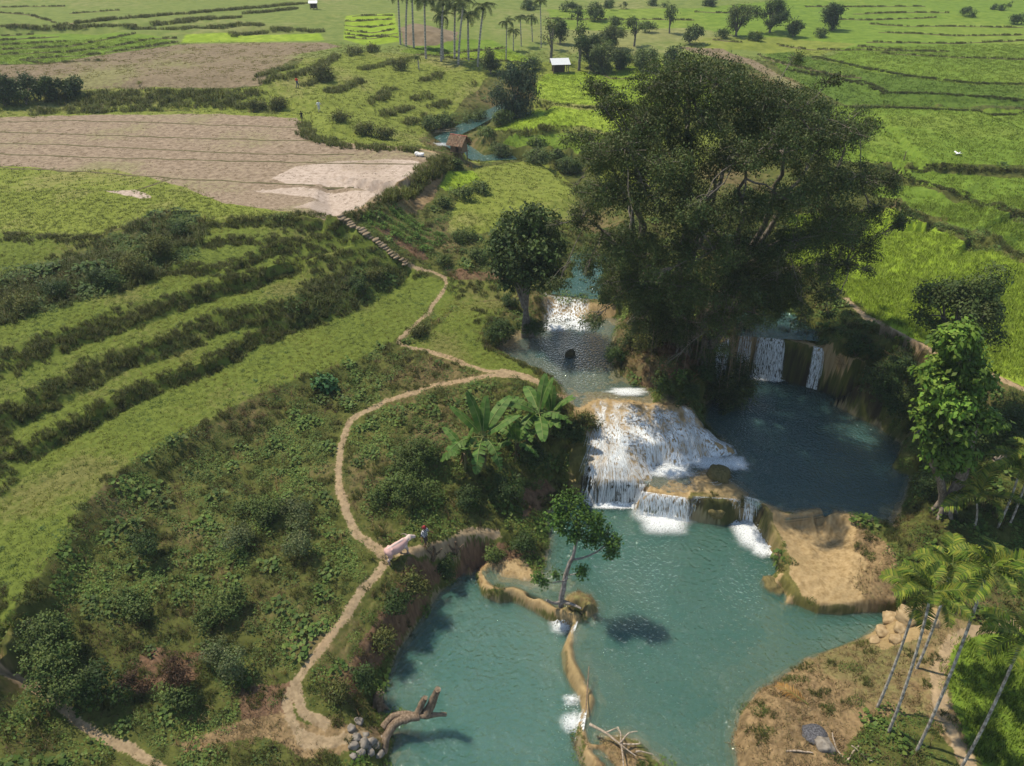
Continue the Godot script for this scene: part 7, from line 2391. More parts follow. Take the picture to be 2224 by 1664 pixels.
func rocks_and_wood() -> void:
	var tan_rock := rock_material("tan rock", Color(0.22, 0.15, 0.075), Color(0.46, 0.36, 0.22))
	var grey_rock := rock_material("grey rock", Color(0.11, 0.095, 0.08), Color(0.34, 0.31, 0.27))
	for k in BOULDERS.size():
		var b: Array = BOULDERS[k]
		var o := add_mesh("boulder", boulder(k, b[3]), tan_rock)
		o.position = Vector3(b[0], b[1] + b[3] * 0.2, b[2])
		o.rotation.y = k * 1.3
		describe(o, "tan boulder at the waterside between the flat rock and the palms", "boulder", "tan boulders by the palms")
	for k in ROCK_PILE.size():
		var b: Array = ROCK_PILE[k]
		var o := add_mesh("rock", boulder(k + 30, b[3]), grey_rock)
		o.position = Vector3(b[0], b[1] + b[3] * 0.3, b[2])
		o.rotation = Vector3(k * 0.3, k * 1.7, 0)
		describe(o, "grey rock in the heap below the driftwood log", "rock", "grey rocks by the driftwood log")
	var moss := rock_material("moss rock", Color(0.055, 0.05, 0.018), Color(0.24, 0.19, 0.085), 0.9)
	for k in MOSSY.size():
		var b: Array = MOSSY[k]
		var o := add_mesh("mossy_rock", boulder(k + 60, b[3], 0.8), moss)
		o.position = Vector3(b[0], b[1], b[2])
		o.rotation.y = k * 2.1
		describe(o, ["leftmost mossy rock under the ledge between the two lower falls", "middle mossy rock under the ledge between the two lower falls", "right mossy rock under the ledge beside the gap fall", "rounded half-drowned rock above the mossy ledge", "mossy rock at the left foot of the cascade", "second mossy rock at the left foot of the cascade", "flat drowned rock left of the tan rock"][k], "rock", "mossy rocks by the falls")
	var p: Array = SPOT.water_rock
	var wr := add_mesh("mossy_rock", boulder(70, 0.42, 0.8), rock_material("mossy rock", Color(0.03, 0.025, 0.015), Color(0.09, 0.075, 0.035)))
	wr.position = Vector3(p[0], p[1], p[2])
	describe(wr, "small dark mossy rock alone in the upper stream", "rock")
	p = SPOT.ash
	var ash := add_mesh("ash_heap", boulder(81, 0.62, 0.35), rock_material("ash", Color(0.02, 0.02, 0.023), Color(0.20, 0.20, 0.22), 1.6))
	ash.position = Vector3(p[0], p[1] + 0.05, p[2])
	describe(ash, "dark grey crumbly heap on the dry right bank", "heap")
	var ar := add_mesh("rock", boulder(83, 0.42, 0.7), grey_rock)
	ar.position = Vector3(p[0] + 0.25, height(p[0] + 0.25, p[2] + 0.65) + 0.1, p[2] + 0.65)
	describe(ar, "pale grey rock against the dark grey heap", "rock")
	var wood := bark("weathered wood", Color(0.34, 0.26, 0.19))
	var t := thing("driftwood_log", "big forked driftwood log reaching over the lower pool from the left bank", "log", Vector3(SPOT.log[0], SPOT.log[1], SPOT.log[2]))
	for k in LOG.size():
		var st := begin()
		var pts := []
		for i in range(0, LOG[k].size(), 3): pts.append(Vector3(LOG[k][i], LOG[k][i + 1], LOG[k][i + 2]) - t.position)
		tube(st, smooth(pts, 4), [0.2, 0.2, 0.26, 0.2][k], [0.1, 0.24, 0.17, 0.13][k], 10, Color.WHITE, 0.45)
		add_mesh(["trunk", "root", "branch", "branch"][k], st.commit(), wood, t)
	p = SPOT.stump
	t = thing("tree_stump", "pale broken tree stump on the left pool bank behind the driftwood log", "stump", Vector3(p[0], p[1], p[2]))
	var st2 := begin()
	tube(st2, [Vector3(0, -0.2, 0), Vector3(0.05, 0.5, 0), Vector3(0.1, 1.0, 0), Vector3(0.22, 1.45, 0)], 0.32, 0.2, 9, Color(1.2, 1.15, 1.1), 0.5)
	for k in 5:
		var ang := TAU * k / 5.0
		tube(st2, bend(Vector3(cos(ang) * 0.2, 0.4, sin(ang) * 0.2), Vector3(cos(ang) * 0.7, -0.3, sin(ang) * 0.7), Vector3(0, -0.1, 0), 3), 0.12, 0.05, 6, Color(1.2, 1.15, 1.1), 0.2)
	add_mesh("stem", st2.commit(), wood, t)
	crown_of(t, [[Vector3(0.22, 1.5, 0), 0.16]], [leaf_cluster(14, 0.14, 0.1, 0.3, 0.1, WEED)], 30.0, 0.8, 1.2, 0.8, [0.9, 1.1], "moss_tuft")
	for k in 2:
		p = SPOT["stub_a" if k == 0 else "stub_b"]
		t = thing("dead_snag", ["dark split dead snag on the bank below the walking person", "grey dead snag right of the dark split one"][k], "snag", Vector3(p[0], p[1], p[2]))
		var ss := begin()
		tube(ss, bend(Vector3(0, -0.2, 0), Vector3(0.1, 1.0, 0), Vector3(0.1, 0, 0), 4, 0.03), 0.16, 0.06, 7, Color(0.7, 0.68, 0.66), 0.4)
		tube(ss, bend(Vector3(0, 0.1, 0), Vector3(0.6, 0.9, 0.1), Vector3(0, -0.1, 0), 4, 0.03), 0.11, 0.04, 6, Color(0.9, 0.88, 0.86), 0.4)
		tube(ss, bend(Vector3(0, 0.2, 0), Vector3(-0.35, 0.85, 0.1), Vector3(0, 0, 0), 4, 0.03), 0.08, 0.03, 6, Color(0.7, 0.66, 0.62), 0.4)
		add_mesh("stem", ss.commit(), wood, t)
	for k in 2:   # dead brown shrubs on the lower left slope
		p = SPOT["brown_a" if k == 0 else "brown_b"]
		var rust := [Color(0.060, 0.036, 0.022), Color(0.095, 0.055, 0.032), Color(0.035, 0.024, 0.016)]
		shrub(Vector3(p[0], p[1], p[2]), p[3], p[4] * 1.1, [leaf_cluster(22, 0.3, 0.14, 0.16, 0.4, rust)], ["wide dead brown shrub low on the left slope", "small dead brown shrub left of the wide one"][k], "dead brown shrubs", 0.9)
	t = thing("dead_branch", "bleached forked dead branch lying on the islet at the bottom", "branch", Vector3(SPOT.driftwood[0], SPOT.driftwood[1], SPOT.driftwood[2]))
	var ds := begin()
	for k in DEAD_BRANCH.size():
		var pts := []
		for i in range(0, DEAD_BRANCH[k].size(), 3): pts.append(Vector3(DEAD_BRANCH[k][i], DEAD_BRANCH[k][i + 1] + 0.12, DEAD_BRANCH[k][i + 2]) - t.position)
		tube(ds, smooth(pts, 3), 0.085 if k == 0 else 0.05, 0.03, 6, Color.WHITE, 0.3)
	add_mesh("stem", ds.commit(), bark("bleached wood", Color(0.62, 0.52, 0.42)), t)
	var ps := begin()
	var pp := []
	for i in range(0, POLE[0].size(), 3): pp.append(Vector3(POLE[0][i], POLE[0][i + 1], POLE[0][i + 2]))
	tube(ps, smooth(pp, 3), 0.045, 0.03, 6, Color.WHITE, 0.2)
	describe(add_mesh("wooden_pole", ps.commit(), wood), "thin bare pole lying along the stone rim between the pools", "pole")
	var fs := begin()
	p = SPOT.fallen
	tube(fs, bend(Vector3(p[0] - 1.2, p[1] + 0.5, p[2]), Vector3(p[0] + 2.2, p[1] + 0.7, p[2] - 0.4), Vector3(0, 0.1, 0), 5, 0.05), 0.16, 0.12, 7, Color.WHITE, 0.3)
	describe(add_mesh("fallen_trunk", fs.commit(), bark("smooth bark", Color(0.42, 0.36, 0.30))), "grey fallen trunk among the bushes at the right edge", "log")
	# dry palm frond and branches on the right bank
	p = SPOT.frond
	var df := add_mesh("dry_frond", frond_mesh(1.7, 0.3, 20, 0.5, [Color(0.42, 0.22, 0.06), Color(0.5, 0.30, 0.10)], 0.3), leafy("leaves"))
	df.position = Vector3(p[0], p[1] + 0.12, p[2])
	df.rotation = Vector3(0, 2.4, -0.35)
	describe(df, "orange-brown dry palm frond fallen on the right bank", "frond")
	for k in 4:
		var x: float = SPOT.ash[0] + [0.9, 1.4, -1.1, 1.9][k]
		var z: float = SPOT.ash[2] + [0.6, 1.1, 1.0, 1.2][k]
		var bs := begin()
		tube(bs, bend(Vector3(-0.6, 0.1, 0.2), Vector3(0.6, 0.12, -0.2), any_dir() * 0.12, 5, 0.03), 0.05, 0.03, 6, Color.WHITE, 0.3)
		var bo := add_mesh("dead_stick", bs.commit(), bark("bleached wood", Color(0.62, 0.52, 0.42)))
		bo.position = on(x, z, 0.02)
		bo.rotation.y = [1.3, 0.4, -0.4, 2.0][k]
		describe(bo, ["upright-lying pale stick right of the dark grey heap", "pale stick at the foot of the dry bank near the palms", "short white stick on the brown hump by the water", "pale stick nearest the palm foot weeds"][k], "stick")

func smooth(pts: Array, n: int) -> Array:
	var c := Curve3D.new()
	for k in pts.size():
		var d := (Vector3(pts[mini(k + 1, pts.size() - 1)]) - Vector3(pts[maxi(k - 1, 0)])) / 6.0
		c.add_point(pts[k], -d, d)
	var out := []
	for k in (pts.size() - 1) * n + 1:
		out.append(c.samplef(float(k) / n))
	return out

# ---------------------------------------------------------------- field bunds, steps, crops
func bunds_and_steps() -> void:
	var earth := rock_material("bund earth", Color(0.07, 0.06, 0.03), Color(0.16, 0.14, 0.07), 0.4)
	for e in BUNDS:
		var st := begin()
		var prev := []
		var n := int(e.size() / 2)
		var pts := []
		for k in n: pts.append(Vector3(e[k * 2], 0, e[k * 2 + 1]))
		var dense := []
		for k in n - 1:
			var d := int((pts[k + 1] - pts[k]).length() / 1.5) + 1
			for i in d: dense.append(pts[k].lerp(pts[k + 1], float(i) / d))
		dense.append(pts[n - 1])
		for k in dense.size():
			var q: Vector3 = dense[k] + Vector3(n_coarse.get_noise_2d(dense[k].x * 2.0, dense[k].z * 2.0), 0, n_coarse.get_noise_2d(dense[k].z * 2.0, dense[k].x * 2.0)) * 0.5
			var d: Vector3 = (dense[mini(k + 1, dense.size() - 1)] - dense[maxi(k - 1, 0)]).normalized()
			var s := Vector3(-d.z, 0, d.x)
			var h := (0.11 if e[1] < -112.0 else 0.06) * rng.randf_range(0.6, 1.3)
			var now := []
			for a in [[-0.22, -0.05], [-0.08, h], [0.08, h], [0.22, -0.05]]:
				var w: Vector3 = q + s * a[0]
				now.append(Vector3(w.x, height(w.x, w.z) + a[1], w.z))
			if k > 0:
				for i in 3:
					for v in [prev[i], now[i], prev[i + 1], prev[i + 1], now[i], now[i + 1]]: st.add_vertex(v)
			prev = now
		st.index()
		st.generate_normals()
		structure(add_mesh("field_bund", st.commit(), earth))
	# stone steps climbing from the lowest field to the ridge path
	var stone := rock_material("step stone", Color(0.15, 0.115, 0.075), Color(0.34, 0.265, 0.18))
	var a0: Array = STAIR[0]
	var t := thing("stone_stairway", "flight of pale earthen stone steps climbing beside the vegetable rows", "steps", Vector3(a0[0], a0[1], a0[2]))
	var line := []
	for s in STAIR: line.append(Vector3(s[0], s[1], s[2]))
	var total := 0.0
	for k in 4: total += (line[k + 1] - line[k]).length()
	var count := 24
	for k in count:
		var d := total * k / count
		var i := 0
		while i < 3 and d > (line[i + 1] - line[i]).length():
			d -= (line[i + 1] - line[i]).length()
			i += 1
		var dir: Vector3 = (line[i + 1] - line[i]).normalized()
		var p: Vector3 = line[i] + dir * d
		var o := add_mesh("step", boulder(100 + k % 7, 0.32, 0.4), stone, t)
		o.position = on(p.x, p.z, 0.04) - t.position
		o.rotation.y = atan2(-dir.z, dir.x) + rng.randf_range(-0.2, 0.2)
		o.scale = Vector3(0.75, 1.0, 1.35) * rng.randf_range(0.7, 1.15)
		o.position += Vector3(rng.randf_range(-0.15, 0.15), 0, rng.randf_range(-0.12, 0.12))
	# vegetable rows
	var where := []
	var tints := []
	for r in CROP_ROWS:
		var a := Vector3(r[0], r[1], r[2])
		var b := Vector3(r[3], r[4], r[5])
		for k in int((b - a).length() / 0.2):
			var q := a.lerp(b, rng.randf())
			where.append(lying(on(q.x + rng.randf_range(-0.15, 0.15), q.z + rng.randf_range(-0.15, 0.15)), Vector3.UP, rng.randf_range(0.5, 0.8)))
			tints.append(Color(1.1, 1.35, 1.0) * rng.randf_range(0.8, 1.2))
	describe(many("vegetable_rows", leaf_patch(70, 0.5, 0.5, 0.15, WEED), leafy("leaves"), where, tints), "rows of leafy vegetables on the slope beside the stone steps", "vegetables", "", "stuff")

# ---------------------------------------------------------------- huts
func box(st: SurfaceTool, c: Vector3, s: Vector3) -> void:
	var b := BoxMesh.new()
	b.size = s
	st.append_from(b, 0, Transform3D(Basis(), c))

func plain_box(called: String, c: Vector3, s: Vector3, m: Material, parent: Node, rot := Vector3.ZERO) -> MeshInstance3D:
	var b := BoxMesh.new()
	b.size = s
	var o := add_mesh(called, b, m, parent)
	o.position = c
	o.rotation = rot
	return o

func thatch(w: float, l: float, cols: Array) -> ArrayMesh:
	# a slope of overlapping straw running down from the ridge: x along the ridge, z down the slope
	var st := begin()
	for k in 420:
		var x := rng.randf_range(-w * 0.5, w * 0.5)
		var z := rng.randf_range(0, l * 0.85)
		var len := rng.randf_range(0.25, 0.5)
		var y := rng.randf_range(0.0, 0.07)
		tri(st, Vector3(x - 0.05, y, z), Vector3(x + rng.randf_range(-0.04, 0.04), y - 0.03, z + len), Vector3(x + 0.05, y, z), Vector3(rng.randf_range(-0.3, 0.3), 1, 0.2).normalized(), pick(cols))
	return st.commit()

func huts() -> void:
	var p: Array = SPOT.hut
	var at := Vector3(p[0], p[1], p[2])
	var t := thing("thatched_hut", "small stilted hut with a reddish-brown thatched roof by the river", "hut", at, -0.5)
	t.scale = Vector3.ONE * 0.8
	var wall := rock_material("woven bamboo", Color(0.12, 0.08, 0.05), Color(0.27, 0.19, 0.12), 2.5)
	var wood := bark("weathered wood", Color(0.34, 0.26, 0.19))
	for x in [-0.95, 0.95]:
		for z in [-0.8, 0.8]:
			plain_box("post", Vector3(x, 0.5, z), Vector3(0.12, 2.4, 0.12), wood, t)
	plain_box("floor", Vector3(0, 0.85, 0), Vector3(2.2, 0.1, 1.9), wood, t)
	for s in [-1, 1]:
		plain_box("wall", Vector3(0, 1.55, s * 0.82), Vector3(1.78, 1.3, 0.06), wall, t)
		plain_box("wall", Vector3(s * 0.98, 1.55, 0), Vector3(0.06, 1.3, 1.5), wall, t)
	plain_box("door", Vector3(0.2, 1.45, 0.87), Vector3(0.5, 1.0, 0.05), rock_material("dark wood", Color(0.03, 0.022, 0.015), Color(0.07, 0.05, 0.035), 2.0), t)
	var cols := [Color(0.22, 0.135, 0.085), Color(0.30, 0.20, 0.13), Color(0.16, 0.105, 0.07), Color(0.30, 0.23, 0.155)]
	var backing := rock_material("roof straw", Color(0.15, 0.085, 0.05), Color(0.27, 0.16, 0.10), 1.5)
	for s in [-1, 1]:
		var ang := 0.78
		var slope := plain_box("roof_slope", Vector3(0, 2.58, s * 0.72), Vector3(2.9, 0.08, 1.9), backing, t, Vector3(ang * s, 0, 0))
		var th := add_mesh("thatch", thatch(2.95, 1.95, cols), leafy("thatch", 0.9, 0.0), slope)
		th.position = Vector3(0, 0.05, -0.95 * s)
		if s < 0: th.rotation.y = PI
	plain_box("ridge_cap", Vector3(0, 3.26, 0), Vector3(3.0, 0.12, 0.3), rock_material("rusty cap", Color(0.20, 0.07, 0.05), Color(0.32, 0.12, 0.08), 1.0), t)
	for s in [-1, 1]:
		var g := begin()
		for q in [[Vector3(s * 1.0, 2.15, -0.85), Vector3(s * 1.0, 3.1, 0), Vector3(s * 1.0, 2.15, 0.85)]]:
			tri(g, q[0], q[1], q[2], Vector3(s, 0, 0), Color(0.2, 0.13, 0.08))
			tri(g, q[0] - Vector3(s * 0.05, 0, 0), q[2] - Vector3(s * 0.05, 0, 0), q[1] - Vector3(s * 0.05, 0, 0), Vector3(-s, 0, 0), Color(0.2, 0.13, 0.08))
		add_mesh("gable", g.commit(), leafy("thatch", 0.9, 0.0), t)
	# tin-roofed field shed
	p = SPOT.shed
	t = thing("field_shed", "little field shed with a pale tin lean-to roof behind the yellow-green rice", "shed", Vector3(p[0], p[1], p[2]), 0.15)
	for x in [-1.3, 1.3]:
		plain_box("post", Vector3(x, 0.7, 0.7), Vector3(0.12, 1.5, 0.12), wood, t)
		plain_box("post", Vector3(x, 0.95, -0.7), Vector3(0.12, 2.0, 0.12), wood, t)
	plain_box("wall", Vector3(-0.3, 0.75, 0.5), Vector3(2.0, 1.2, 0.07), rock_material("dark wood", Color(0.03, 0.022, 0.015), Color(0.07, 0.05, 0.035), 2.0), t)
	plain_box("wall", Vector3(-1.2, 0.75, -0.1), Vector3(0.07, 1.2, 1.1), rock_material("dark wood", Color(0.03, 0.022, 0.015), Color(0.07, 0.05, 0.035), 2.0), t)
	var tin := mat("tin", Color(0.50, 0.53, 0.56), 0.5, 0.5)
	var roof := begin()
	for k in 26:
		var x := -1.7 + k * 0.13
		for q in [[0.0, 0.0, 0.065, 0.05], [0.065, 0.05, 0.13, 0.0]]:
			var a := Vector3(x + q[0], q[1], -1.1)
			var b := Vector3(x + q[2], q[3], -1.1)
			var n := Vector3(-(q[3] - q[1]), q[2] - q[0], 0).normalized()
			tri(roof, a, b, a + Vector3(0, 0, 2.2), n, Color.WHITE)
			tri(roof, b, b + Vector3(0, 0, 2.2), a + Vector3(0, 0, 2.2), n, Color.WHITE)
	var ro := add_mesh("tin_roof", roof.commit(), tin, t)
	ro.position = Vector3(0, 1.75, 0)
	ro.rotation.x = 0.35
	# white-roofed hut at the top
	p = SPOT.roofhut
	t = thing("white_roofed_hut", "hut with a white sheet roof on dark posts at the top of the picture", "hut", Vector3(p[0], p[1], p[2]), 0.1)
	t.scale = Vector3.ONE * 0.62
	for x in [-1.2, 0.0, 1.2]:
		for z in [-0.9, 0.9]: plain_box("post", Vector3(x, 1.0, z), Vector3(0.16, 2.4, 0.16), wood, t)
	plain_box("wall", Vector3(0, 1.1, -0.6), Vector3(2.3, 1.6, 0.1), rock_material("dark wood", Color(0.03, 0.022, 0.015), Color(0.07, 0.05, 0.035), 2.0), t)
	for s in [-1, 1]:
		plain_box("roof_slope", Vector3(0, 2.55, s * 0.72), Vector3(3.3, 0.06, 1.7), mat("white sheet", Color(0.72, 0.73, 0.75), 0.5, 0.4), t, Vector3(0.5 * s, 0, 0))
	# bamboo poles over the river, post in the field
	p = SPOT.bamboo
	for k in 2:
		var bs := begin()
		tube(bs, bend(Vector3(-2.2, 0.5, k * 0.5), Vector3(2.4, 0.9, -0.3 + k * 1.2), Vector3.ZERO, 6), 0.07, 0.05, 6, Color(1, 1, 1), 0.0, 0.25)
		var bo := add_mesh("bamboo_pole", bs.commit(), bark("bamboo", Color(0.50, 0.44, 0.30)))
		bo.position = Vector3(p[0], p[1], p[2])
		describe(bo, ["farther pale bamboo pole laid over the river behind the hut", "nearer pale bamboo pole laid over the river behind the hut"][k], "pole")
	p = SPOT.post
	var fp := begin()
	tube(fp, [Vector3(0, -0.2, 0), Vector3(0.02, 0.6, 0), Vector3(0.05, 1.3, 0)], 0.06, 0.05, 6)
	var fo := add_mesh("field_post", fp.commit(), wood)
	fo.position = Vector3(p[0], p[1], p[2])
	describe(fo, "dark wooden post at the lower edge of the right rice field", "post")
	p = SPOT.sack
	for k in 2:
		var so := add_mesh("white_sack", boulder(140 + k, 0.32, 0.75), mat("sack", Color(0.75, 0.74, 0.72), 0.7, 0.3))
		so.position = Vector3(p[0] + k * 0.45, p[1] + 0.22, p[2] + k * 0.2)
		describe(so, ["left of two white sacks on the brown field corner", "right of two white sacks on the brown field corner"][k], "sack")

# ---------------------------------------------------------------- people and animals
func skin(st: SurfaceTool, bones: Array, cell: float, soft: float, stripe := Color(0, 0, 0, 0)) -> void:
	# smooth union of tapered capsules, meshed as surface nets
	var lo := Vector3.ONE * 99.0
	var hi := Vector3.ONE * -99.0
	for b in bones:
		var r := maxf(b[2], b[3]) + soft + cell * 2
		lo = lo.min(b[0] - Vector3.ONE * r).min(b[1] - Vector3.ONE * r)
		hi = hi.max(b[0] + Vector3.ONE * r).max(b[1] + Vector3.ONE * r)
	var n := Vector3i(((hi - lo) / cell).ceil()) + Vector3i.ONE
	var f := PackedFloat32Array()
	f.resize(n.x * n.y * n.z)
	f.fill(1.0)
	var who := PackedInt32Array()
	who.resize(f.size())
	var best := PackedFloat32Array()
	best.resize(f.size())
	best.fill(9.0)
	for bi in bones.size():
		var b: Array = bones[bi]
		var a: Vector3 = b[0]
		var d: Vector3 = b[1] - a
		var dd := maxf(d.length_squared(), 1e-9)
		var r := maxf(b[2], b[3]) + soft + cell * 1.5
		var c0 := Vector3i(((a.min(b[1]) - Vector3.ONE * r - lo) / cell).floor()).clamp(Vector3i.ZERO, n - Vector3i.ONE)
		var c1 := Vector3i(((a.max(b[1]) + Vector3.ONE * r - lo) / cell).ceil()).clamp(Vector3i.ZERO, n - Vector3i.ONE)
		for k in range(c0.z, c1.z + 1):
			for j in range(c0.y, c1.y + 1):
				for i in range(c0.x, c1.x + 1):
					var p := lo + Vector3(i, j, k) * cell
					var t := clampf((p - a).dot(d) / dd, 0, 1)
					var v := (p - a - d * t).length() - lerpf(b[2], b[3], t)
					var q := (k * n.y + j) * n.x + i
					var o := f[q]
					var h := clampf(0.5 + 0.5 * (o - v) / soft, 0, 1)
					f[q] = lerpf(o, v, h) - soft * h * (1.0 - h)
					if v < best[q]:
						best[q] = v
						who[q] = bi
	var ids := {}
	var vs := []
	var sx := 1
	var sy := n.x
	var sz := n.x * n.y
	for k in n.z - 1:
		for j in n.y - 1:
			for i in n.x - 1:
				var q := (k * n.y + j) * n.x + i
				var mask := 0
				for c in 8:
					if f[q + (c & 1) * sx + ((c >> 1) & 1) * sy + (c >> 2) * sz] < 0: mask |= 1 << c
				if mask == 0 or mask == 255: continue
				var sum := Vector3.ZERO
				var cnt := 0
				for e in [[0, 1], [2, 3], [4, 5], [6, 7], [0, 2], [1, 3], [4, 6], [5, 7], [0, 4], [1, 5], [2, 6], [3, 7]]:
					if ((mask >> e[0]) & 1) == ((mask >> e[1]) & 1): continue
					var pa := Vector3(e[0] & 1, (e[0] >> 1) & 1, e[0] >> 2)
					var pb := Vector3(e[1] & 1, (e[1] >> 1) & 1, e[1] >> 2)
					var fa := f[q + int(pa.x) * sx + int(pa.y) * sy + int(pa.z) * sz]
					var fb := f[q + int(pb.x) * sx + int(pb.y) * sy + int(pb.z) * sz]
					sum += pa.lerp(pb, fa / (fa - fb))
					cnt += 1
				var p := lo + (Vector3(i, j, k) + sum / cnt) * cell
				var g := Vector3(f[q + sx] - f[q], f[q + sy] - f[q], f[q + sz] - f[q]) + Vector3(f[q + sx + sy + sz] - f[q + sy + sz], f[q + sx + sy + sz] - f[q + sx + sz], f[q + sx + sy + sz] - f[q + sx + sy])
				var col: Color = bones[who[q]][4]
				if stripe.a > 0.5 and int(floor(p.x * 17.0 + 50.0)) % 2 == 0: col = stripe
				ids[q] = vs.size()
				vs.append([p, g.normalized(), col])
	for q in ids:
		var i: int = q % n.x
		var j: int = (q / n.x) % n.y
		var k: int = q / (n.x * n.y)
		if i == 0 or j == 0 or k == 0: continue
		for ax in [[sx, sy, sz], [sy, sz, sx], [sz, sx, sy]]:
			var s0 := f[q] < 0
			var s1 := f[q + ax[0]] < 0
			if s0 == s1: continue
			var c := [q, q - ax[1], q - ax[1] - ax[2], q - ax[2]]
			if not (ids.has(c[1]) and ids.has(c[2]) and ids.has(c[3])): continue
			var order := [0, 2, 1, 0, 3, 2] if s0 else [0, 1, 2, 0, 2, 3]
			for u in order:
				var v: Array = vs[ids[c[u]]]
				st.set_color(v[2])
				st.set_normal(v[1])
				st.add_vertex(v[0])

func person(label: String, at: Vector3, turn: float, cell: float, shirt: Color, trousers: Color, skin_c: Color, stripes: bool, hat: Color, h := 1.62, trousers_long := true) -> void:
	var t := thing("person", label, "person", at, turn)
	t.scale = Vector3.ONE * (h / 1.68)
	var hair := Color(0.012, 0.010, 0.009)
	var lower := trousers if trousers_long else skin_c
	# x right, z forward; striding, arms a little out
	var bones := [
		[Vector3(0, 1.52, 0.015), Vector3(0, 1.60, 0.005), 0.085, 0.082, skin_c], [Vector3(0, 1.62, -0.015), Vector3(0, 1.60, -0.03), 0.088, 0.086, hair],
		[Vector3(0, 1.52, 0.10), Vector3(0, 1.545, 0.095), 0.016, 0.012, skin_c], [Vector3(-0.085, 1.55, 0), Vector3(-0.09, 1.58, 0), 0.016, 0.014, skin_c], [Vector3(0.085, 1.55, 0), Vector3(0.09, 1.58, 0), 0.016, 0.014, skin_c],
		[Vector3(0, 1.36, 0), Vector3(0, 1.48, 0.01), 0.052, 0.05, skin_c],
		[Vector3(-0.1, 1.30, 0), Vector3(0.1, 1.30, 0), 0.10, 0.10, shirt], [Vector3(-0.06, 1.12, 0), Vector3(0.06, 1.12, 0), 0.105, 0.105, shirt], [Vector3(-0.07, 0.94, 0), Vector3(0.07, 0.94, 0), 0.115, 0.115, trousers],
		[Vector3(-0.19, 1.33, 0), Vector3(-0.30, 1.08, 0.02), 0.058, 0.045, shirt], [Vector3(-0.30, 1.08, 0.02), Vector3(-0.40, 0.90, 0.14), 0.042, 0.03, skin_c],
		[Vector3(0.19, 1.33, 0), Vector3(0.31, 1.09, 0.0), 0.058, 0.045, shirt], [Vector3(0.31, 1.09, 0.0), Vector3(0.46, 0.95, 0.12), 0.042, 0.03, skin_c],
		[Vector3(-0.09, 0.90, 0), Vector3(-0.10, 0.48, 0.12), 0.088, 0.06, trousers], [Vector3(-0.10, 0.48, 0.12), Vector3(-0.10, 0.08, 0.02), 0.056, 0.036, lower], [Vector3(-0.10, 0.045, -0.02), Vector3(-0.11, 0.035, 0.16), 0.042, 0.03, skin_c],
		[Vector3(0.09, 0.90, 0), Vector3(0.10, 0.47, 0.02), 0.088, 0.06, trousers], [Vector3(0.10, 0.47, 0.02), Vector3(0.11, 0.08, -0.20), 0.056, 0.036, lower], [Vector3(0.11, 0.05, -0.22), Vector3(0.12, 0.035, -0.05), 0.04, 0.03, skin_c]]
	var st := begin()
	skin(st, bones, cell, 0.035)
	for s in [-1.0, 1.0]:   # hands: palm, four fingers and a thumb
		var w := Vector3(-0.40, 0.90, 0.14) if s < 0 else Vector3(0.46, 0.95, 0.12)
		var d := (w - (Vector3(-0.30, 1.08, 0.02) if s < 0 else Vector3(0.31, 1.09, 0.0))).normalized()
		var across := d.cross(Vector3(0, 0.4, 1)).normalized()
		tube(st, [w, w + d * 0.045, w + d * 0.085], 0.026, 0.036, 6, skin_c)
		for q in 4:
			var k0 := w + d * 0.08 + across * (q - 1.5) * 0.02
			tube(st, bend(k0, k0 + d * [0.06, 0.075, 0.07, 0.055][q] + Vector3(0, -0.02, 0), Vector3(0, 0.008, 0), 3), 0.010, 0.008, 5, skin_c)
		tube(st, bend(w + d * 0.03 + across * 0.03, w + d * 0.075 + across * 0.065, Vector3.ZERO, 3), 0.012, 0.009, 5, skin_c)
	add_mesh("body", st.commit(), leafy("skin and cloth", 0.8, 0.0), t)
	if stripes:
		var ss := begin()
		var dark := Color(0.03, 0.03, 0.045)
		var sb := [[Vector3(-0.1, 1.30, 0), Vector3(0.1, 1.30, 0), 0.118, 0.118, shirt], [Vector3(-0.06, 1.12, 0), Vector3(0.06, 1.12, 0), 0.122, 0.122, shirt], [Vector3(-0.065, 0.96, 0), Vector3(0.065, 0.96, 0), 0.132, 0.132, shirt],
			[Vector3(-0.19, 1.33, 0), Vector3(-0.285, 1.12, 0.015), 0.07, 0.06, shirt], [Vector3(0.19, 1.33, 0), Vector3(0.295, 1.12, 0.0), 0.07, 0.06, shirt]]
		skin(ss, sb, cell, 0.03, dark)
		add_mesh("striped_shirt", ss.commit(), leafy("skin and cloth", 0.8, 0.0), t)
	if hat.a > 0.5:
		var hs := begin()
		tube(hs, [Vector3(0, 1.60, -0.005), Vector3(0, 1.66, -0.005), Vector3(0, 1.70, -0.005), Vector3(0, 1.715, -0.005)], 0.11, 0.05, 12, hat)
		tube(hs, [Vector3(0, 1.615, -0.005), Vector3(0, 1.628, -0.005)], 0.165, 0.10, 12, Color(hat.r * 0.5, hat.g * 0.6, hat.b * 0.7))
		add_mesh("hat", hs.commit(), leafy("skin and cloth", 0.8, 0.0), t)

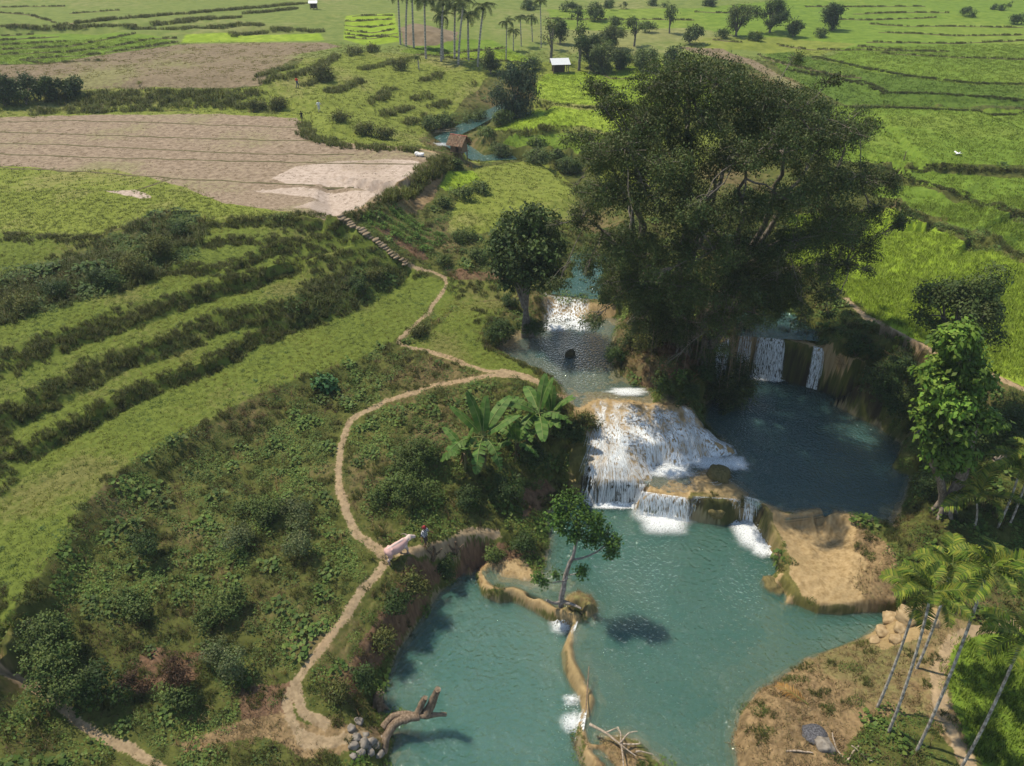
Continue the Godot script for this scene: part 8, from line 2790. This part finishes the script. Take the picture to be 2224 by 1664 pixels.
func living_things() -> void:
	var p: Array = SPOT.person
	person("person in a striped shirt and red hat walking ahead of the pink buffalo", on(p[0], p[2]), 0.9, 0.022, Color(0.5, 0.5, 0.52), Color(0.07, 0.05, 0.045), Color(0.17, 0.085, 0.05), true, Color(0.45, 0.06, 0.06), 1.66, false)
	p = SPOT.red
	person("person in a red top standing on the yellow-green slope", on(p[0], p[2]), 2.6, 0.04, Color(0.5, 0.04, 0.03), Color(0.03, 0.05, 0.12), Color(0.17, 0.085, 0.05), false, Color(0, 0, 0, 0), 1.68)
	p = SPOT.white
	person("person in a white shirt walking on the ridge path", on(p[0], p[2]), 0.3, 0.04, Color(0.7, 0.7, 0.72), Color(0.45, 0.45, 0.48), Color(0.17, 0.085, 0.05), false, Color(0, 0, 0, 0), 1.66)
	p = SPOT.dark
	person("person in dark clothes standing at the corner of the brown field", on(p[0], p[2]), 3.6, 0.04, Color(0.02, 0.02, 0.022), Color(0.03, 0.03, 0.035), Color(0.12, 0.06, 0.04), false, Color(0, 0, 0, 0), 1.45)
	# buffalo: x forward
	p = SPOT.buffalo
	var t := thing("buffalo", "pink-skinned buffalo walking up the dirt path behind the person", "buffalo", on(p[0], p[2]), 0.75)
	t.scale = Vector3.ONE * 0.84
	var pink := Color(0.52, 0.33, 0.30)
	var pale := Color(0.56, 0.44, 0.40)
	var grey := Color(0.26, 0.19, 0.17)
	var b := [
		[Vector3(-0.72, 1.04, 0), Vector3(-0.1, 0.96, 0), 0.31, 0.37, pink], [Vector3(-0.1, 0.93, 0), Vector3(0.5, 1.06, 0), 0.38, 0.30, pink], [Vector3(-0.35, 0.80, 0), Vector3(0.2, 0.80, 0), 0.30, 0.30, pale], [Vector3(-0.8, 1.34, 0), Vector3(0.45, 1.36, 0), 0.05, 0.07, pale], [Vector3(-0.62, 1.24, 0.24), Vector3(-0.62, 1.24, -0.24), 0.09, 0.09, pink],
		[Vector3(-0.85, 1.08, 0.1), Vector3(-0.85, 1.08, -0.1), 0.22, 0.22, pink], [Vector3(0.55, 1.1, 0), Vector3(0.98, 1.2, 0), 0.24, 0.15, pale], [Vector3(1.02, 1.24, 0), Vector3(1.42, 1.0, 0), 0.185, 0.115, pale], [Vector3(1.36, 1.02, 0), Vector3(1.44, 0.98, 0), 0.10, 0.085, grey],
		[Vector3(1.0, 1.27, 0.12), Vector3(0.92, 1.25, 0.36), 0.045, 0.03, pale], [Vector3(1.0, 1.27, -0.12), Vector3(0.92, 1.25, -0.36), 0.045, 0.03, pale]]
	for s in [-1.0, 1.0]:
		var f: float = 0.14 * s
		b.append([Vector3(0.48, 0.85, 0.2 * s), Vector3(0.5 + f, 0.46, 0.19 * s), 0.17, 0.085, pale])
		b.append([Vector3(0.5 + f, 0.46, 0.19 * s), Vector3(0.46 + f * 1.3, 0.08, 0.19 * s), 0.075, 0.055, grey])
		b.append([Vector3(0.46 + f * 1.3, 0.08, 0.19 * s), Vector3(0.5 + f * 1.3, 0.04, 0.19 * s), 0.07, 0.075, grey])
		b.append([Vector3(-0.78, 0.95, 0.2 * s), Vector3(-0.62 - f, 0.62, 0.21 * s), 0.24, 0.12, pink])
		b.append([Vector3(-0.62 - f, 0.62, 0.21 * s), Vector3(-0.86 - f, 0.40, 0.2 * s), 0.10, 0.07, pale])
		b.append([Vector3(-0.86 - f, 0.40, 0.2 * s), Vector3(-0.82 - f, 0.08, 0.2 * s), 0.065, 0.055, grey])
		b.append([Vector3(-0.82 - f, 0.08, 0.2 * s), Vector3(-0.78 - f, 0.04, 0.2 * s), 0.07, 0.075, grey])
	var st := begin()
	skin(st, b, 0.04, 0.09)
	tube(st, [Vector3(-1.04, 1.12, 0), Vector3(-1.12, 0.9, 0.02), Vector3(-1.12, 0.6, 0.03), Vector3(-1.1, 0.42, 0.03)], 0.035, 0.02, 6, grey)
	add_mesh("body", st.commit(), leafy("skin and cloth", 0.8, 0.0), t)
	for s in [-1.0, 1.0]:
		var hs := begin()
		tube(hs, smooth([Vector3(0.98, 1.34, 0.1 * s), Vector3(0.86, 1.38, 0.36 * s), Vector3(0.62, 1.42, 0.46 * s)], 4), 0.05, 0.012, 7, Color(0.3, 0.25, 0.2))
		add_mesh("horn", hs.commit(), leafy("skin and cloth", 0.8, 0.0), t)
	# white birds
	for k in 2:
		p = SPOT["bird" if k == 0 else "perched"]
		t = thing("egret", ["white bird gliding low over the right rice field", "white bird perched on a limb of the big tree"][k], "bird", Vector3(p[0], p[1], p[2]), 0.4 + k)
		var bs := begin()
		var w := Color(0.8, 0.8, 0.8)
		skin(bs, [[Vector3(-0.2, 0, 0), Vector3(0.15, 0.02, 0), 0.06, 0.085, w], [Vector3(0.15, 0.03, 0), Vector3(0.26, 0.16, 0), 0.05, 0.03, w], [Vector3(0.26, 0.16, 0), Vector3(0.32, 0.18, 0), 0.035, 0.03, w], [Vector3(-0.2, 0, 0), Vector3(-0.38, -0.02, 0), 0.05, 0.03, w], [Vector3(0.34, 0.18, 0), Vector3(0.44, 0.16, 0), 0.012, 0.006, Color(0.4, 0.25, 0.03)]], 0.02, 0.03)
		add_mesh("body", bs.commit(), leafy("skin and cloth", 0.8, 0.0), t)
		for s in [-1.0, 1.0]:
			var ws := begin()
			var up := 0.2 if k == 0 else -0.04
			var span := 0.55 if k == 0 else 0.12
			tri(ws, Vector3(0.12, 0.04, 0.05 * s), Vector3(0.05, up, span * s), Vector3(-0.15, 0.03, 0.05 * s), Vector3.UP, w)
			tri(ws, Vector3(-0.15, 0.03, 0.05 * s), Vector3(0.05, up, span * s), Vector3(-0.22, up * 0.8, span * 0.8 * s), Vector3.UP, w)
			tri(ws, Vector3(0.12, 0.02, 0.05 * s), Vector3(-0.15, 0.01, 0.05 * s), Vector3(0.05, up - 0.02, span * s), Vector3.DOWN, w)
			add_mesh("wing", ws.commit(), leafy("skin and cloth", 0.8, 0.0), t)
		if k == 1:
			var ls := begin()
			for s in [-0.03, 0.03]: tube(ls, [Vector3(0, 0, s), Vector3(0.0, -0.3, s)], 0.012, 0.01, 5, Color(0.05, 0.05, 0.04))
			add_mesh("legs", ls.commit(), leafy("skin and cloth", 0.8, 0.0), t)

func tell_apart() -> void:
	# things of one kind that look alike are told apart by their order from left to right
	var alike := {}
	for o in get_children():
		if o.has_meta("label"):
			var l: String = o.get_meta("label")
			if not alike.has(l): alike[l] = []
			alike[l].append(o)
	var order := ["leftmost", "second from the left", "third from the left", "fourth from the left", "fifth from the left", "sixth from the left", "seventh from the left", "eighth from the left", "ninth from the left", "tenth from the left", "eleventh from the left", "twelfth from the left", "thirteenth from the left"]
	for l in alike:
		var all: Array = alike[l]
		if all.size() < 2 or all[0].has_meta("kind"): continue
		all.sort_custom(func(a, b): return a.position.x / (17.0 - 0.839 * a.position.z) < b.position.x / (17.0 - 0.839 * b.position.z))
		for k in all.size():
			all[k].set_meta("label", l + ", " + (order[k] if k < all.size() - 1 else "rightmost"))
